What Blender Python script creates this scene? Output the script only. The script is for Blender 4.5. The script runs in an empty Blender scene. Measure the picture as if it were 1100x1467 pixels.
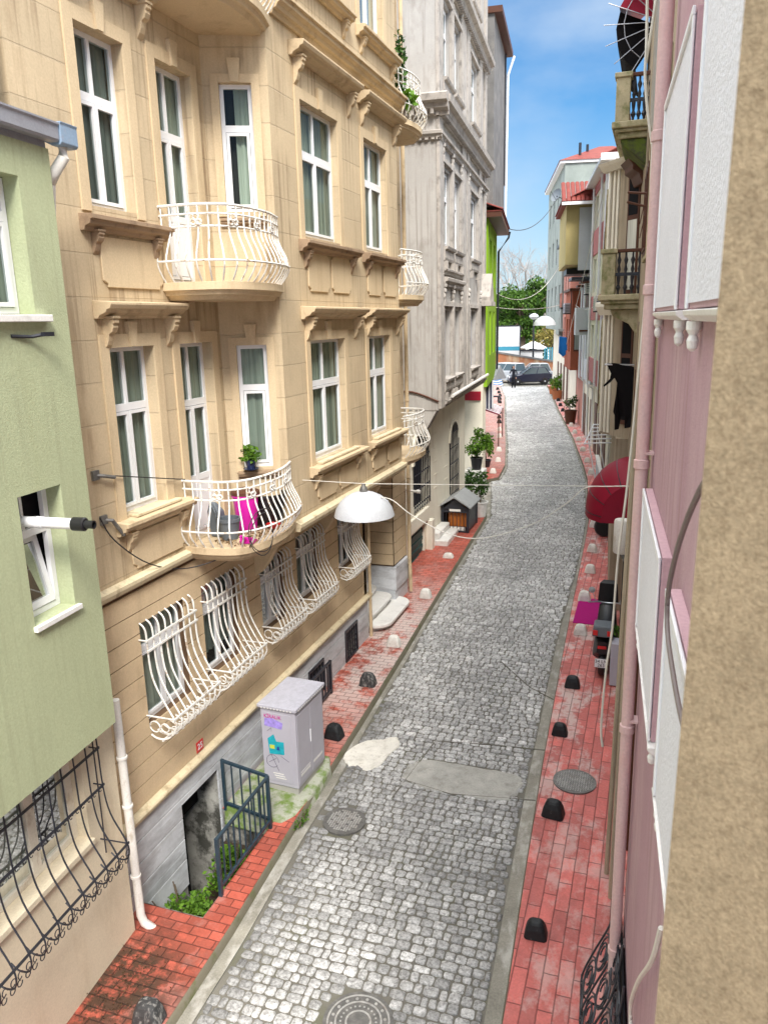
import bpy, bmesh, math, random
from mathutils import Vector, Matrix
random.seed(11)
R = random.Random(5)
scene = bpy.context.scene
col = scene.collection
# ------------------------------------------------------------------ camera frame (metres; street runs along +Y)
H = 7.0
FPX, CX, CY = 1111.0, 550.0, 733.5
def _ray(x, y): return Vector((x - CX, y - CY, FPX))
_dn = _ray(663, 5257).normalized()
_up = -_dn
def _hy(x): return CY - ((x - CX) * _dn.x + FPX * _dn.z) / _dn.y
_Y = _ray(945, _hy(945)).normalized()
_X = _Y.cross(_up).normalized()
ROT = Matrix((_X, _Y, _up))            # photo axes -> street axes
CAM = Vector((0, 0, H))
SL = 0.025
def g(y):                               # the street climbs gently away from the camera
    return SL * min(max(y, -20.0), 66.0)
def wr(x, y): return ROT @ _ray(x, y)
def onx(x, y, X0): d = wr(x, y); return CAM + d * (X0 / d.x)
def ony(x, y, Y0): d = wr(x, y); return CAM + d * (Y0 / d.y)
def ong(x, y): d = wr(x, y); return CAM + d * (-H / (d.z - SL * d.y))
def lerp(a, b, t): return a + (b - a) * t
def interp(x, xs, ys):
    if x <= xs[0]: return ys[0]
    for i in range(1, len(xs)):
        if x <= xs[i]: return lerp(ys[i-1], ys[i], (x - xs[i-1]) / (xs[i] - xs[i-1]))
    return ys[-1]

# ------------------------------------------------------------------ objects
OFF = {}
def _props(o, label=None, cat=None, group=None, kind=None):
    if label: o['label'] = label
    if cat: o['category'] = cat
    if group: o['group'] = group
    if kind: o['kind'] = kind
    return o
def thing(name, label, cat, loc, group=None):
    o = bpy.data.objects.new(name, None); col.objects.link(o)
    o.location = loc; o.empty_display_size = .2
    OFF[o] = Vector(loc)
    return _props(o, label, cat, group)
class Fr:                               # facade frame: u along the wall, d out of it, z up
    def __init__(s, o, u, side=1):
        s.o = Vector((o[0], o[1], 0)); s.u = Vector((u[0], u[1], 0)).normalized()
        s.d = Vector((s.u.y, -s.u.x, 0)) * side
    def p(s, u, d, z): return s.o + s.u * u + s.d * d + Vector((0, 0, z))
WF = Fr((0, 0), (1, 0), -1)             # plain world axes: u = x, d = y
class MB:
    def __init__(s): s.v = []; s.f = []
    def add(s, vs, fs):
        n = len(s.v); s.v += [Vector(v) for v in vs]; s.f += [tuple(i + n for i in f) for f in fs]; return s
    def quad(s, *p): return s.add(p, [tuple(range(len(p)))])
    def box(s, F, u0, u1, d0, d1, z0, z1):
        return s.add([F.p(u, d, z) for z in (z0, z1) for d in (d0, d1) for u in (u0, u1)],
                     [(0, 2, 3, 1), (4, 5, 7, 6), (0, 1, 5, 4), (2, 6, 7, 3), (0, 4, 6, 2), (1, 3, 7, 5)])
    def wbox(s, x0, x1, y0, y1, z0, z1): return s.box(WF, x0, x1, y0, y1, z0, z1)
    def loft(s, rings, close=True, caps=True):
        n = len(rings[0]); b = len(s.v)
        for r in rings: s.v += [Vector(p) for p in r]
        for i in range(len(rings) - 1):
            for j in range(n if close else n - 1):
                k = (j + 1) % n
                s.f.append((b + i*n + j, b + i*n + k, b + (i+1)*n + k, b + (i+1)*n + j))
        if caps and close:
            s.f.append(tuple(b + j for j in range(n))[::-1]); s.f.append(tuple(b + (len(rings)-1)*n + j for j in range(n)))
        return s
    def mould(s, F, u0, u1, prof): return s.loft([[F.p(u, d, z) for d, z in prof] for u in (u0, u1)])
    def prism(s, pts, z0, z1): return s.loft([[(x, y, z) for x, y in pts] for z in (z0, z1)])
    def tube(s, pts, r, n=6, closed=False, rr=None):
        pts = [Vector(p) for p in pts]; m = len(pts); rings = []
        up = Vector((.123, .214, .97)).normalized()
        for i, p in enumerate(pts):
            a = pts[(i-1) % m] if (i > 0 or closed) else p
            c = pts[(i+1) % m] if (i < m-1 or closed) else p
            t = (c - a)
            if t.length < 1e-9: t = Vector((0, 0, 1))
            t.normalize(); x = t.cross(up)
            if x.length < .05: x = t.cross(Vector((1, .2, 0)))
            x.normalize(); y = x.cross(t); q = rr[i] if rr else r
            rings.append([p + (x * math.cos(k*math.tau/n) + y * math.sin(k*math.tau/n)) * q for k in range(n)])
        if closed: rings.append(rings[0])
        return s.loft(rings, caps=not closed)
    def lathe(s, c, prof, n=16, axis=None):
        c = Vector(c)
        if axis is None: ax, ay, az = Vector((1,0,0)), Vector((0,1,0)), Vector((0,0,1))
        else:
            az = Vector(axis).normalized(); ax = az.orthogonal().normalized(); ay = az.cross(ax)
        return s.loft([[c + (ax * math.cos(k*math.tau/n) + ay * math.sin(k*math.tau/n)) * max(r, 1e-4) + az * z for k in range(n)] for r, z in prof])
    def wall(s, F, u0, u1, z0, z1, holes=(), d=0.0, reveal=.2, sides=True):
        us = sorted({u0, u1} | {h[i] for h in holes for i in (0, 1)}); zs = sorted({z0, z1} | {h[i] for h in holes for i in (2, 3)})
        us = [u for u in us if u0 <= u <= u1]; zs = [z for z in zs if z0 <= z <= z1]
        for i in range(len(us)-1):
            for j in range(len(zs)-1):
                cu, cz = (us[i]+us[i+1])/2, (zs[j]+zs[j+1])/2
                if any(h[0] < cu < h[1] and h[2] < cz < h[3] for h in holes): continue
                s.quad(F.p(us[i], d, zs[j]), F.p(us[i+1], d, zs[j]), F.p(us[i+1], d, zs[j+1]), F.p(us[i], d, zs[j+1]))
        for a, b, c, e in holes:
            for (ua, za), (ub, zb) in (((a, c), (b, c)), ((b, c), (b, e)), ((b, e), (a, e)), ((a, e), (a, c))):
                s.quad(F.p(ua, d, za), F.p(ub, d, zb), F.p(ub, d-reveal, zb), F.p(ua, d-reveal, za))
        return s
    def band(s, F, u0, u1, z0, z1, holes, d0, d1):
        zs = sorted({z0, z1} | {z for h in holes for z in (h[2], h[3]) if z0 < z < z1})
        for za, zb in zip(zs, zs[1:]):
            cz = (za + zb)/2; iv = [(u0, u1)]
            for h in holes:
                if h[2] < cz < h[3]:
                    nv = []
                    for a, b in iv:
                        if h[1] <= a or h[0] >= b: nv.append((a, b)); continue
                        if h[0] > a: nv.append((a, h[0]))
                        if h[1] < b: nv.append((h[1], b))
                    iv = nv
            for a, b in iv: s.box(F, a, b, d0, d1, za, zb)
        return s
    def build(s, name, m, parent=None, smooth=False, bevel=0, loc=None, seg=2, **kw):
        off = Vector((0, 0, 0))
        if parent is not None: off = OFF[parent]
        elif loc is not None: off = Vector(loc)
        me = bpy.data.meshes.new(name)
        me.from_pydata([v - off for v in s.v], [], s.f)
        bm = bmesh.new(); bm.from_mesh(me); bmesh.ops.recalc_face_normals(bm, faces=bm.faces); bm.to_mesh(me); bm.free()
        if smooth:
            me.polygons.foreach_set('use_smooth', [True]*len(me.polygons))
            if smooth != 'all': me.set_sharp_from_angle(angle=math.radians(40))
        me.materials.append(m)
        o = bpy.data.objects.new(name, me); col.objects.link(o)
        OFF[o] = off
        if parent is not None: o.parent = parent
        else: o.location = off
        if bevel:
            b = o.modifiers.new('bevel', 'BEVEL'); b.width = bevel; b.segments = seg; b.limit_method = 'ANGLE'; b.angle_limit = math.radians(35)
        return _props(o, **kw)
def copy_tree(o, parent=None):
    c = o.copy(); col.objects.link(c)
    if parent is not None: c.parent = parent
    OFF[c] = OFF.get(o, Vector((0, 0, 0)))
    for ch in list(o.children): copy_tree(ch, c)
    return c
def text(s, size, place, m, name, parent=None, extrude=.002, align='CENTER', font=None):
    cu = bpy.data.curves.new(name, 'FONT'); cu.body = s; cu.size = size; cu.extrude = extrude; cu.align_x = align; cu.align_y = 'CENTER'
    o = bpy.data.objects.new(name, cu); col.objects.link(o)
    bpy.context.view_layer.update()
    me = bpy.data.meshes.new_from_object(o); col.objects.unlink(o); bpy.data.objects.remove(o)
    off = OFF[parent] if parent is not None else Vector((0,0,0))
    me.transform(Matrix.Translation(-off) @ place); me.materials.clear(); me.materials.append(m)
    t = bpy.data.objects.new(name, me); col.objects.link(t); OFF[t] = off
    if parent is not None: t.parent = parent
    return t
def basis(x, y, z, o):                  # matrix with the given axes and origin
    return Matrix(((x[0], y[0], z[0], o[0]), (x[1], y[1], z[1], o[1]), (x[2], y[2], z[2], o[2]), (0, 0, 0, 1)))
def smoothpath(pts, n=6):               # Catmull-Rom through the points
    pts = [Vector(p) for p in pts]; out = []
    for i in range(len(pts)-1):
        p0, p1, p2, p3 = pts[max(i-1, 0)], pts[i], pts[i+1], pts[min(i+2, len(pts)-1)]
        for k in range(n):
            t = k/n; out.append(.5*((2*p1) + (p2-p0)*t + (2*p0-5*p1+4*p2-p3)*t*t + (3*p1-p0-3*p2+p3)*t**3))
    return out + [pts[-1]]
def sag(a, b, s, n=16):
    a, b = Vector(a), Vector(b)
    return [a.lerp(b, i/n) - Vector((0, 0, s*4*(i/n)*(1-i/n))) for i in range(n+1)]

# ------------------------------------------------------------------ materials
class NT:
    def __init__(s, name):
        s.m = bpy.data.materials.new(name); s.m.use_nodes = True; s.t = s.m.node_tree
        s.b = s.t.nodes['Principled BSDF']; s.n = s.t.nodes; s.l = s.t.links
        s.pos = s.n.new('ShaderNodeNewGeometry').outputs['Position']
    def val(s, sock, v):
        if isinstance(v, bpy.types.NodeSocket): s.l.new(v, sock)
        elif v is not None:
            if hasattr(sock.default_value, '__len__') and isinstance(v, (tuple, list)) and len(sock.default_value) == 4 and len(v) == 3: v = (*v, 1)
            sock.default_value = v
    def node(s, typ, out=0, props=None, **ins):
        n = s.n.new(typ)
        for k, v in (props or {}).items(): setattr(n, k, v)
        for k, v in ins.items(): s.val(n.inputs[k.replace('_', ' ')] if not k.startswith('i_') else n.inputs[int(k[2:])], v)
        return n.outputs[out]
    def scaled(s, sx, sy, sz, src=None): return s.node('ShaderNodeVectorMath', props={'operation': 'MULTIPLY'}, i_0=src or s.pos, i_1=(sx, sy, sz))
    def noise(s, scale, detail=4, rough=.6, vec=None, out=0, dist=0.0): return s.node('ShaderNodeTexNoise', out, Vector=vec or s.pos, Scale=scale, Detail=detail, Roughness=rough, Distortion=dist)
    def math(s, op, a, b=None, clamp=False): 
        n = s.n.new('ShaderNodeMath'); n.operation = op; n.use_clamp = clamp
        s.val(n.inputs[0], a); s.val(n.inputs[1], b); return n.outputs[0]
    def rng(s, v, a, b, c=0.0, d=1.0): return s.node('ShaderNodeMapRange', Value=v, From_Min=a, From_Max=b, To_Min=c, To_Max=d)
    def mix(s, f, a, b, mode='MIX'):
        n = s.n.new('ShaderNodeMix'); n.data_type = 'RGBA'; n.blend_type = mode
        s.val(n.inputs[0], f); s.val(n.inputs[6], a); s.val(n.inputs[7], b); return n.outputs[2]
    def scale(s, c, f): return s.node('ShaderNodeVectorMath', props={'operation': 'SCALE'}, i_0=c, Scale=f)
    def bump(s, h, strength, dist=.01, normal=None):
        n = s.n.new('ShaderNodeBump'); s.val(n.inputs['Height'], h); n.inputs['Strength'].default_value = strength; n.inputs['Distance'].default_value = dist
        if normal is not None: s.l.new(normal, n.inputs['Normal'])
        return n.outputs[0]
    def done(s, c, rough=.8, spec=.3, metal=0.0, normal=None):
        s.val(s.b.inputs['Base Color'], c); s.val(s.b.inputs['Roughness'], rough); s.val(s.b.inputs['Specular IOR Level'], spec); s.val(s.b.inputs['Metallic'], metal)
        if normal is not None: s.l.new(normal, s.b.inputs['Normal'])
        return s.m
def mat(name, c, rough=.85, var=.16, vs=1.2, fine=.12, fs=55, bump=.35, bs=90, bd=.004, spec=.25, metal=0.0,
        stain=None, sf=.5, ss=(5, 5, .5), thr=(.52, .72), joints=None, jt=.55, streak=None):
    t = NT(name)
    k = t.math('ADD', t.math('MULTIPLY', t.math('SUBTRACT', t.noise(vs, 5), .5), 3*var), t.math('MULTIPLY', t.math('SUBTRACT', t.noise(fs, 3), .5), 3*fine))
    k = t.math('ADD', k, 1.0)
    cc = t.scale(c, k)
    if stain is not None:
        f = t.math('MULTIPLY', t.rng(t.noise(1.0, 6, .65, t.scaled(*ss)), *thr), sf)
        cc = t.mix(f, cc, stain)
    if streak is not None:               # thin rain runs and a few dirty patches
        f = t.math('MULTIPLY', t.rng(t.noise(1.0, 4, .6, t.scaled(13, 13, .25)), .50, .68), t.rng(t.noise(.9, 3), .38, .6))
        cc = t.mix(t.math('MULTIPLY', f, .8), cc, streak)
    h = t.noise(bs, 3, .7)
    nrm = t.bump(h, bump, bd) if bump else None
    if joints:                           # shallow ashlar joints pressed in the render
        bw, bh, mo, ua = joints
        x = t.n.new('ShaderNodeSeparateXYZ'); t.l.new(t.pos, x.inputs[0])
        cx = t.n.new('ShaderNodeCombineXYZ'); t.l.new(x.outputs[ua], cx.inputs[0]); t.l.new(x.outputs[2], cx.inputs[1])
        br = t.n.new('ShaderNodeTexBrick'); t.l.new(cx.outputs[0], br.inputs['Vector']); br.inputs['Scale'].default_value = 1
        br.inputs['Brick Width'].default_value = bw; br.inputs['Row Height'].default_value = bh; br.inputs['Mortar Size'].default_value = mo; br.inputs['Mortar Smooth'].default_value = .25
        br.inputs['Color1'].default_value = (.93, .93, .93, 1); br.inputs['Color2'].default_value = (1.04, 1.03, 1.02, 1); br.inputs['Mortar'].default_value = (1, 1, 1, 1)
        cc = t.mix(1.0, cc, br.outputs['Color'], 'MULTIPLY')
        nrm = t.bump(t.math('SUBTRACT', 1.0, br.outputs['Fac']), .8, .012, nrm)
        cc = t.mix(t.math('MULTIPLY', br.outputs['Fac'], jt), cc, t.scale(c, .72))
    return t.done(cc, rough, spec, metal, nrm)
def plain(name, c, rough=.5, spec=.4, metal=0.0, var=.08, vs=9):
    t = NT(name)
    k = t.math('ADD', t.math('MULTIPLY', t.math('SUBTRACT', t.noise(vs, 4), .5), 3*var), 1.0)
    return t.done(t.scale(c, k), rough, spec, metal)
def glassmat(name, tint=(.75, .82, .8)):
    t = NT(name)
    tr = t.n.new('ShaderNodeBsdfTransparent'); tr.inputs[0].default_value = (*tint, 1)
    gl = t.n.new('ShaderNodeBsdfGlossy'); gl.inputs['Roughness'].default_value = .02
    fr = t.n.new('ShaderNodeFresnel'); fr.inputs[0].default_value = 1.45
    mx = t.n.new('ShaderNodeMixShader'); t.l.new(t.math('MULTIPLY', fr.outputs[0], .55), mx.inputs[0]); t.l.new(tr.outputs[0], mx.inputs[1]); t.l.new(gl.outputs[0], mx.inputs[2])
    t.l.new(mx.outputs[0], t.n['Material Output'].inputs[0]); return t.m
M = {}
CREAM = (.56, .45, .30)
M['cream'] = mat('cream_stucco', CREAM, stain=(.30, .20, .11), sf=.45, ss=(3, 3, .6), joints=(40, .43, .010, 1), jt=.35, var=.12, streak=(.26, .18, .11))
M['cream_smooth'] = mat('cream_render', (.60, .475, .31), var=.12, stain=(.30, .20, .11), sf=.35, bump=.2)
M['cream_trim'] = mat('cream_trim', (.56, .44, .285), var=.14, stain=(.2, .13, .075), sf=.55, ss=(4, 4, 3), bump=.25)
M['cream_ledge'] = mat('pale_ledge', (.62, .53, .36), var=.2, stain=(.25, .18, .1), sf=.7, ss=(6, 6, 6), bump=.5)
M['cream_dark'] = mat('sill_stone', (.33, .235, .155), var=.25, stain=(.12, .075, .05), sf=.7, ss=(5, 5, 5), bump=.5)
M['course'] = mat('course_render', (.62, .48, .31), var=.14, vs=2, stain=(.36, .26, .16), sf=.4, ss=(3, 3, 1), bump=.25); M['groove'] = mat('groove_render', (.14, .085, .05), var=.15)
M['marble'] = mat('grey_marble', (.55, .57, .60), rough=.5, var=.22, vs=2.2, fine=.1, fs=20, bump=.1, stain=(.27, .27, .28), sf=.75, ss=(1.6, 1.6, 6), thr=(.45, .7), spec=.4)
M['marble_white'] = mat('white_marble', (.74, .73, .70), rough=.45, var=.12, bump=.08, stain=(.45, .43, .40), sf=.5, ss=(5, 5, 5), spec=.4)
M['white'] = plain('white_pvc', (.80, .81, .83), .35, .45, var=.04)
M['white_iron'] = mat('white_painted_iron', (.74, .73, .69), rough=.45, var=.06, bump=0, stain=(.34, .22, .12), sf=.8, ss=(12, 12, 12), thr=(.55, .66))
M['black_iron'] = plain('black_painted_iron', (.018, .02, .028), .4, .5, var=.2)
M['glass'] = glassmat('window_glass')
M['curtain'] = None
def curtain(name, c):
    t = NT(name)
    v = t.noise(1, 3, .6, t.scaled(9, 9, .25)); k = t.rng(v, .3, .7, .55, 1.2)
    return t.done(t.scale(c, k), .95, .05)
M['curtain'] = curtain('net_curtain', (.60, .63, .54)); M['curtain_dark'] = curtain('dark_curtain', (.36, .39, .36)); M['curtain_pale'] = curtain('pale_curtain', (.66, .66, .58))
M['dark'] = plain('dark_interior', (.012, .012, .014), .9, .1)  # near-black colour stands in for the shade inside unlit openings
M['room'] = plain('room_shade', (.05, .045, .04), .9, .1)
M['green'] = mat('pistachio_stucco', (.40, .44, .275), var=.08, fine=.14, fs=45, bump=.7, bs=60, bd=.006, stain=(.33, .35, .2), sf=.4, ss=(2, 2, .5), streak=(.33, .35, .22))
M['greybeige'] = mat('grey_beige_stucco', (.34, .31, .27), var=.12, bump=.6, bs=60)
M['ivory'] = mat('ivory_plaster', (.64, .56, .42), var=.12, bump=.15, bs=25, stain=(.40, .30, .18), sf=.6, ss=(1.5, 1.5, .35), thr=(.5, .72))
M['zinc'] = mat('zinc_gutter', (.33, .34, .38), rough=.4, var=.2, bump=.1, metal=.3, stain=(.22, .16, .16), sf=.5, ss=(3, 3, 12))
M['pipe_white'] = mat('white_pipe', (.66, .64, .60), rough=.5, var=.12, bump=.1, stain=(.3, .24, .17), sf=.6, ss=(8, 8, 3), thr=(.55, .7))
M['grey'] = mat('weathered_grey_render', (.39, .372, .35), var=.2, vs=.9, fine=.1, bump=.5, bs=30, stain=(.22, .19, .165), sf=.6, ss=(2.2, 2.2, 1.0), thr=(.5, .68), streak=(.17, .145, .125))
M['grey_trim'] = mat('grey_stone_trim', (.40, .365, .33), var=.25, bump=.5, bs=30, stain=(.13, .12, .11), sf=.7, ss=(5, 5, 4), thr=(.5, .7))
M['carved'] = mat('carved_plaster', (.45, .42, .385), var=.25, bump=.5, bs=30, stain=(.2, .18, .16), sf=.7, ss=(9, 9, 9), thr=(.5, .65)); M['shutter'] = mat('grey_shutter', (.44, .44, .48), rough=.6, var=.12, bump=.1)
M['offwhite'] = mat('offwhite_render', (.72, .68, .57), var=.12, bump=.2, stain=(.5, .44, .34), sf=.5, ss=(2, 2, .5))
M['pink'] = mat('pink_stucco', (.42, .265, .305), var=.1, fine=.16, fs=70, bump=.7, bs=75, bd=.005, stain=(.60, .46, .47), sf=.45, ss=(1.6, 1.6, .5), thr=(.45, .7), streak=(.34, .2, .22))
M['pink_trim'] = mat('pink_trim', (.50, .33, .36), var=.1, bump=.2)
M['pink_pipe'] = mat('pink_pipe', (.58, .41, .40), rough=.5, var=.08, bump=.05, stain=(.6, .3, .27), sf=.4, ss=(6, 6, 2))
M['white_stucco'] = mat('white_stucco', (.72, .73, .79), var=.06, fine=.12, fs=60, bump=.9, bs=55, bd=.008)
M['tan'] = mat('tan_stucco', (.265, .205, .13), var=.25, vs=16, fine=.35, fs=190, bump=.6, bs=260, bd=.003, stain=(.12, .08, .045), sf=.55, ss=(130, 130, 130), thr=(.47, .68))
M['lime'] = mat('lime_render', (.21, .37, .018), var=.12, bump=.2, stain=(.3, .4, .06), sf=.5, ss=(1, 1, .3))
M['darkstone'] = mat('dark_old_render', (.17, .165, .16), var=.4, vs=1.5, bump=.5, bs=20, stain=(.32, .29, .26), sf=.6, ss=(2, 2, 2))
M['concrete'] = mat('concrete', (.40, .39, .36), var=.25, bump=.4, bs=50, stain=(.2, .19, .16), sf=.55, ss=(3, 3, 3))
M['gutter_conc'] = mat('gutter_concrete', (.26, .245, .205), rough=.7, var=.4, vs=2.2, fine=.3, bump=.7, bs=40, stain=(.55, .53, .49), sf=.65, ss=(4, 2.2, 3), thr=(.5, .66), spec=.3)
M['mossy'] = mat('mossy_concrete', (.36, .37, .30), var=.25, bump=.6, bs=30, stain=(.13, .21, .03), sf=.9, ss=(5, 5, 5), thr=(.44, .6))
M['kerb'] = mat('mossy_kerb', (.16, .145, .105), var=.3, bump=.6, bs=30, stain=(.08, .10, .025), sf=.8, ss=(4, 4, 4))
M['tile'] = mat('red_clay_tile', (.17, .032, .024), rough=.7, var=.3, vs=4, bump=.3, stain=(.2, .05, .04), sf=.5, ss=(6, 6, 6))
M['red_cloth'] = mat('crimson_canvas', (.22, .004, .022), rough=.55, var=.12, vs=3, fine=.1, bump=.15, bs=200)
M['black_cloth'] = plain('black_cloth', (.008, .007, .008), .9, .1)
M['metal_lamp'] = mat('galvanised_lamp', (.55, .57, .60), rough=.45, var=.12, vs=6, bump=.05, metal=.08)
M['cab'] = mat('cabinet_grey', (.45, .44, .50), rough=.5, var=.06, vs=3, fine=.03, bump=.03, stain=(.40, .38, .42), sf=.5, ss=(3, 3, 1))
M['cab_top'] = mat('cabinet_top', (.44, .44, .50), rough=.6, var=.18, vs=14, bump=.1)
M['black_paint'] = mat('black_bollard_paint', (.018, .02, .022), rough=.5, var=.5, vs=12, bump=.4, bs=40, stain=(.2, .19, .17), sf=.5, ss=(12, 12, 12), thr=(.62, .75))
M['white_paint'] = mat('white_bollard_paint', (.72, .70, .65), rough=.65, var=.15, vs=9, bump=.3, bs=40, stain=(.4, .36, .3), sf=.5, ss=(8, 8, 8))
M['tread'] = mat('worn_iron_tread', (.46, .45, .43), rough=.4, var=.35, vs=14, bump=.4, metal=.3, stain=(.2, .13, .08), sf=.6, ss=(9, 9, 9)); M['cast'] = mat('cast_iron', (.18, .175, .165), rough=.5, var=.4, vs=14, bump=.5, bs=60, stain=(.3, .28, .25), sf=.5, ss=(14, 14, 14), metal=.4)
M['wire'] = plain('black_cable', (.03, .028, .03), .6, .3); M['wire_grey'] = plain('grey_brown_cable', (.17, .14, .13), .5, .4); M['wire_white'] = plain('white_cable', (.66, .64, .58), .6, .3, var=.15)
M['wood'] = mat('orange_wood', (.42, .13, .025), rough=.5, var=.3, vs=5, bump=.1); M['brownwood'] = mat('brown_wood', (.09, .035, .02), rough=.5, var=.3, bump=.1)
M['magenta'] = plain('magenta_plastic', (.62, .015, .36), .4, .45); M['magenta_mat'] = plain('magenta_rubber_mat', (.36, .004, .15), .8, .2)
M['black_plastic'] = plain('black_plastic', (.014, .014, .016), .35, .5); M['grey_plastic'] = plain('grey_plastic', (.13, .15, .17), .5, .4)
M['terracotta'] = mat('terracotta', (.40, .14, .06), var=.2, bump=.2); M['sign_red'] = plain('faded_red_sign', (.30, .012, .03), .5, .3, var=.25, vs=5); M['red_plastic'] = plain('red_plastic', (.6, .02, .02), .4, .5)
M['soil'] = mat('soil', (.06, .045, .03), var=.4, bump=.8, bs=30)
M['beige'] = mat('beige_render', (.38, .32, .235), var=.15, bump=.2, streak=(.17, .13, .085), stain=(.3, .22, .13), sf=.6, ss=(2, 2, .6))
M['beige_old'] = mat('mossy_stone', (.42, .37, .24), var=.3, bump=.6, bs=30, stain=(.12, .14, .04), sf=.75, ss=(5, 5, 4), thr=(.46, .64))
M['palepink'] = mat('pale_pink_render', (.50, .19, .20), var=.12, bump=.15); M['palegrey'] = mat('pale_grey_panel', (.50, .52, .54), var=.1, bump=.1)
M['yellow'] = mat('yellow_render', (.42, .35, .16), var=.12, bump=.15); M['greengrey'] = mat('grey_green_render', (.25, .285, .265), var=.35, vs=.7, bump=.4, bs=20, stain=(.45, .5, .47), sf=.5, ss=(1.2, 1.2, .8))
M['rust'] = mat('terracotta_render', (.30, .085, .045), var=.25, vs=2, bump=.3, bs=20, stain=(.2, .06, .03), sf=.5, ss=(2, 2, 1))
M['salmon'] = mat('salmon_render', (.44, .21, .17), var=.15, bump=.2)
M['brickwall'] = mat('stained_brick_wall', (.42, .17, .085), var=.25, vs=.8, bump=.5, bs=12, stain=(.62, .48, .32), sf=.8, ss=(1.2, 1.2, .3), thr=(.47, .62))
M['steel'] = plain('steel', (.5, .52, .54), .35, .5, metal=.7)
M['blue_cloth'] = plain('blue_cloth', (.015, .17, .52), .8, .2, var=.15)
M['board'] = plain('white_hoarding', (.58, .59, .60), .5, .3); M['cyan'] = plain('cyan_band', (.05, .25, .36), .5, .3)
# ------------------------------------------------------------------ street surfaces
def cobblemat():
    t = NT('cobble_stone')
    a = t.n.new('ShaderNodeAttribute'); a.attribute_name = 'tone'
    tone = a.outputs['Fac']
    sp = t.rng(t.noise(26, 6, .75), .36, .62)
    big = t.rng(t.noise(.55, 4, .6), .3, .7)
    c = t.mix(sp, (.23, .225, .215), (.76, .755, .745))
    c = t.mix(t.math('MULTIPLY', t.rng(t.noise(90, 3, .6), .5, .75), .5), c, (.75, .74, .72))
    c = t.scale(c, t.math('MULTIPLY', tone, t.rng(big, 0, 1, .72, 1.12)))
    return t.done(c, t.rng(t.noise(20, 4), .3, .7, .45, .75), .3, 0, t.bump(t.noise(60, 4, .75), .6, .01))
M['cobble'] = cobblemat()
M['joint'] = mat('cobble_joint', (.17, .16, .135), var=.3, bump=.6, bs=80, stain=(.12, .13, .06), sf=.6, ss=(1.5, 1.5, 1))
def pavemat(name, base, left):
    t = NT(name)
    x = t.n.new('ShaderNodeSeparateXYZ'); t.l.new(t.pos, x.inputs[0])
    wob = t.math('MULTIPLY', t.math('SUBTRACT', t.noise(9, 2), .5), .012)
    cx = t.n.new('ShaderNodeCombineXYZ'); t.l.new(t.math('ADD', x.outputs[0 if left else 1], wob), cx.inputs[0]); t.l.new(t.math('ADD', x.outputs[1 if left else 0], wob), cx.inputs[1])
    br = t.n.new('ShaderNodeTexBrick'); t.l.new(cx.outputs[0], br.inputs['Vector'])
    for k, v in (('Scale', 1), ('Brick Width', .24 if left else .46), ('Row Height', .125 if left else .155), ('Mortar Size', .0085), ('Mortar Smooth', .3)): br.inputs[k].default_value = v
    br.offset = .5
    k = t.math('ADD', 1.0, t.math('MULTIPLY', t.math('SUBTRACT', t.noise(1.1, 5), .5), .5))
    k = t.math('ADD', k, t.math('MULTIPLY', t.math('SUBTRACT', t.noise(35, 4, .7), .5), .7))
    c = t.scale(base, k)
    br.inputs['Color1'].default_value = (.76, .77, .78, 1); br.inputs['Color2'].default_value = (1.2, 1.15, 1.15, 1); br.inputs['Mortar'].default_value = (1, 1, 1, 1); c = t.mix(1.0, c, br.outputs['Color'], 'MULTIPLY')
    c = t.mix(t.math('MULTIPLY', br.outputs['Color'] if False else t.rng(t.noise(4, 3), .45, .7), .45), c, tuple(v*.62 for v in base))
    wear = t.rng(t.noise(1.6, 7, .72, t.scaled(1.3, .9, 1)), .50, .60)
    if left: zone = t.math('MULTIPLY', t.rng(x.outputs[1], 9.5, 12.5), t.rng(x.outputs[1], 19, 15.5))
    else: zone = t.rng(x.outputs[1], 8.5, 13.0, .35, .9)
    far = t.rng(x.outputs[1], 30, 34)
    amt = t.math('ADD', t.math('MULTIPLY', wear, t.math('ADD', .2, t.math('MULTIPLY', zone, .75))), t.math('MULTIPLY', far, .45 if left else .15), True)
    if left: amt = t.math('MAXIMUM', amt, t.math('MULTIPLY', zone, t.rng(t.noise(3, 6, .7), .40, .52)))
    c = t.mix(t.math('MULTIPLY', amt, .8), c, (.62, .55, .51))
    c = t.mix(t.math('MULTIPLY', t.rng(t.noise(2.3, 7, .7, t.scaled(1, .7, 1)), .56, .70), .32), c, (.16, .07, .06))
    if left:                             # soil and moss washed out below the downpipe
        spot = t.n.new('ShaderNodeVectorMath'); spot.operation = 'DISTANCE'; t.l.new(t.pos, spot.inputs[0]); spot.inputs[1].default_value = (-5.05, 5.45, .25)
        f = t.math('MULTIPLY', t.rng(spot.outputs['Value'], 1.15, .4), t.rng(t.noise(7, 7, .75), .34, .52))
        c = t.mix(t.math('MULTIPLY', f, .92), c, (.035, .026, .014))
    c = t.mix(t.math('MULTIPLY', br.outputs['Fac'], .75), c, t.scale(c, .28))
    h = t.math('ADD', t.math('MULTIPLY', t.math('SUBTRACT', 1, br.outputs['Fac']), 1.0), t.math('MULTIPLY', t.noise(45, 4, .7), .5))
    return t.done(c, t.rng(t.noise(7, 4), .3, .7, .42, .75), .4, 0, t.bump(h, .7, .01))
M['pave_l'] = pavemat('red_stamped_paving', (.44, .10, .065), True)
M['pave_r'] = pavemat('rose_stamped_paving', (.57, .155, .135), False)
E = None
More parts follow.
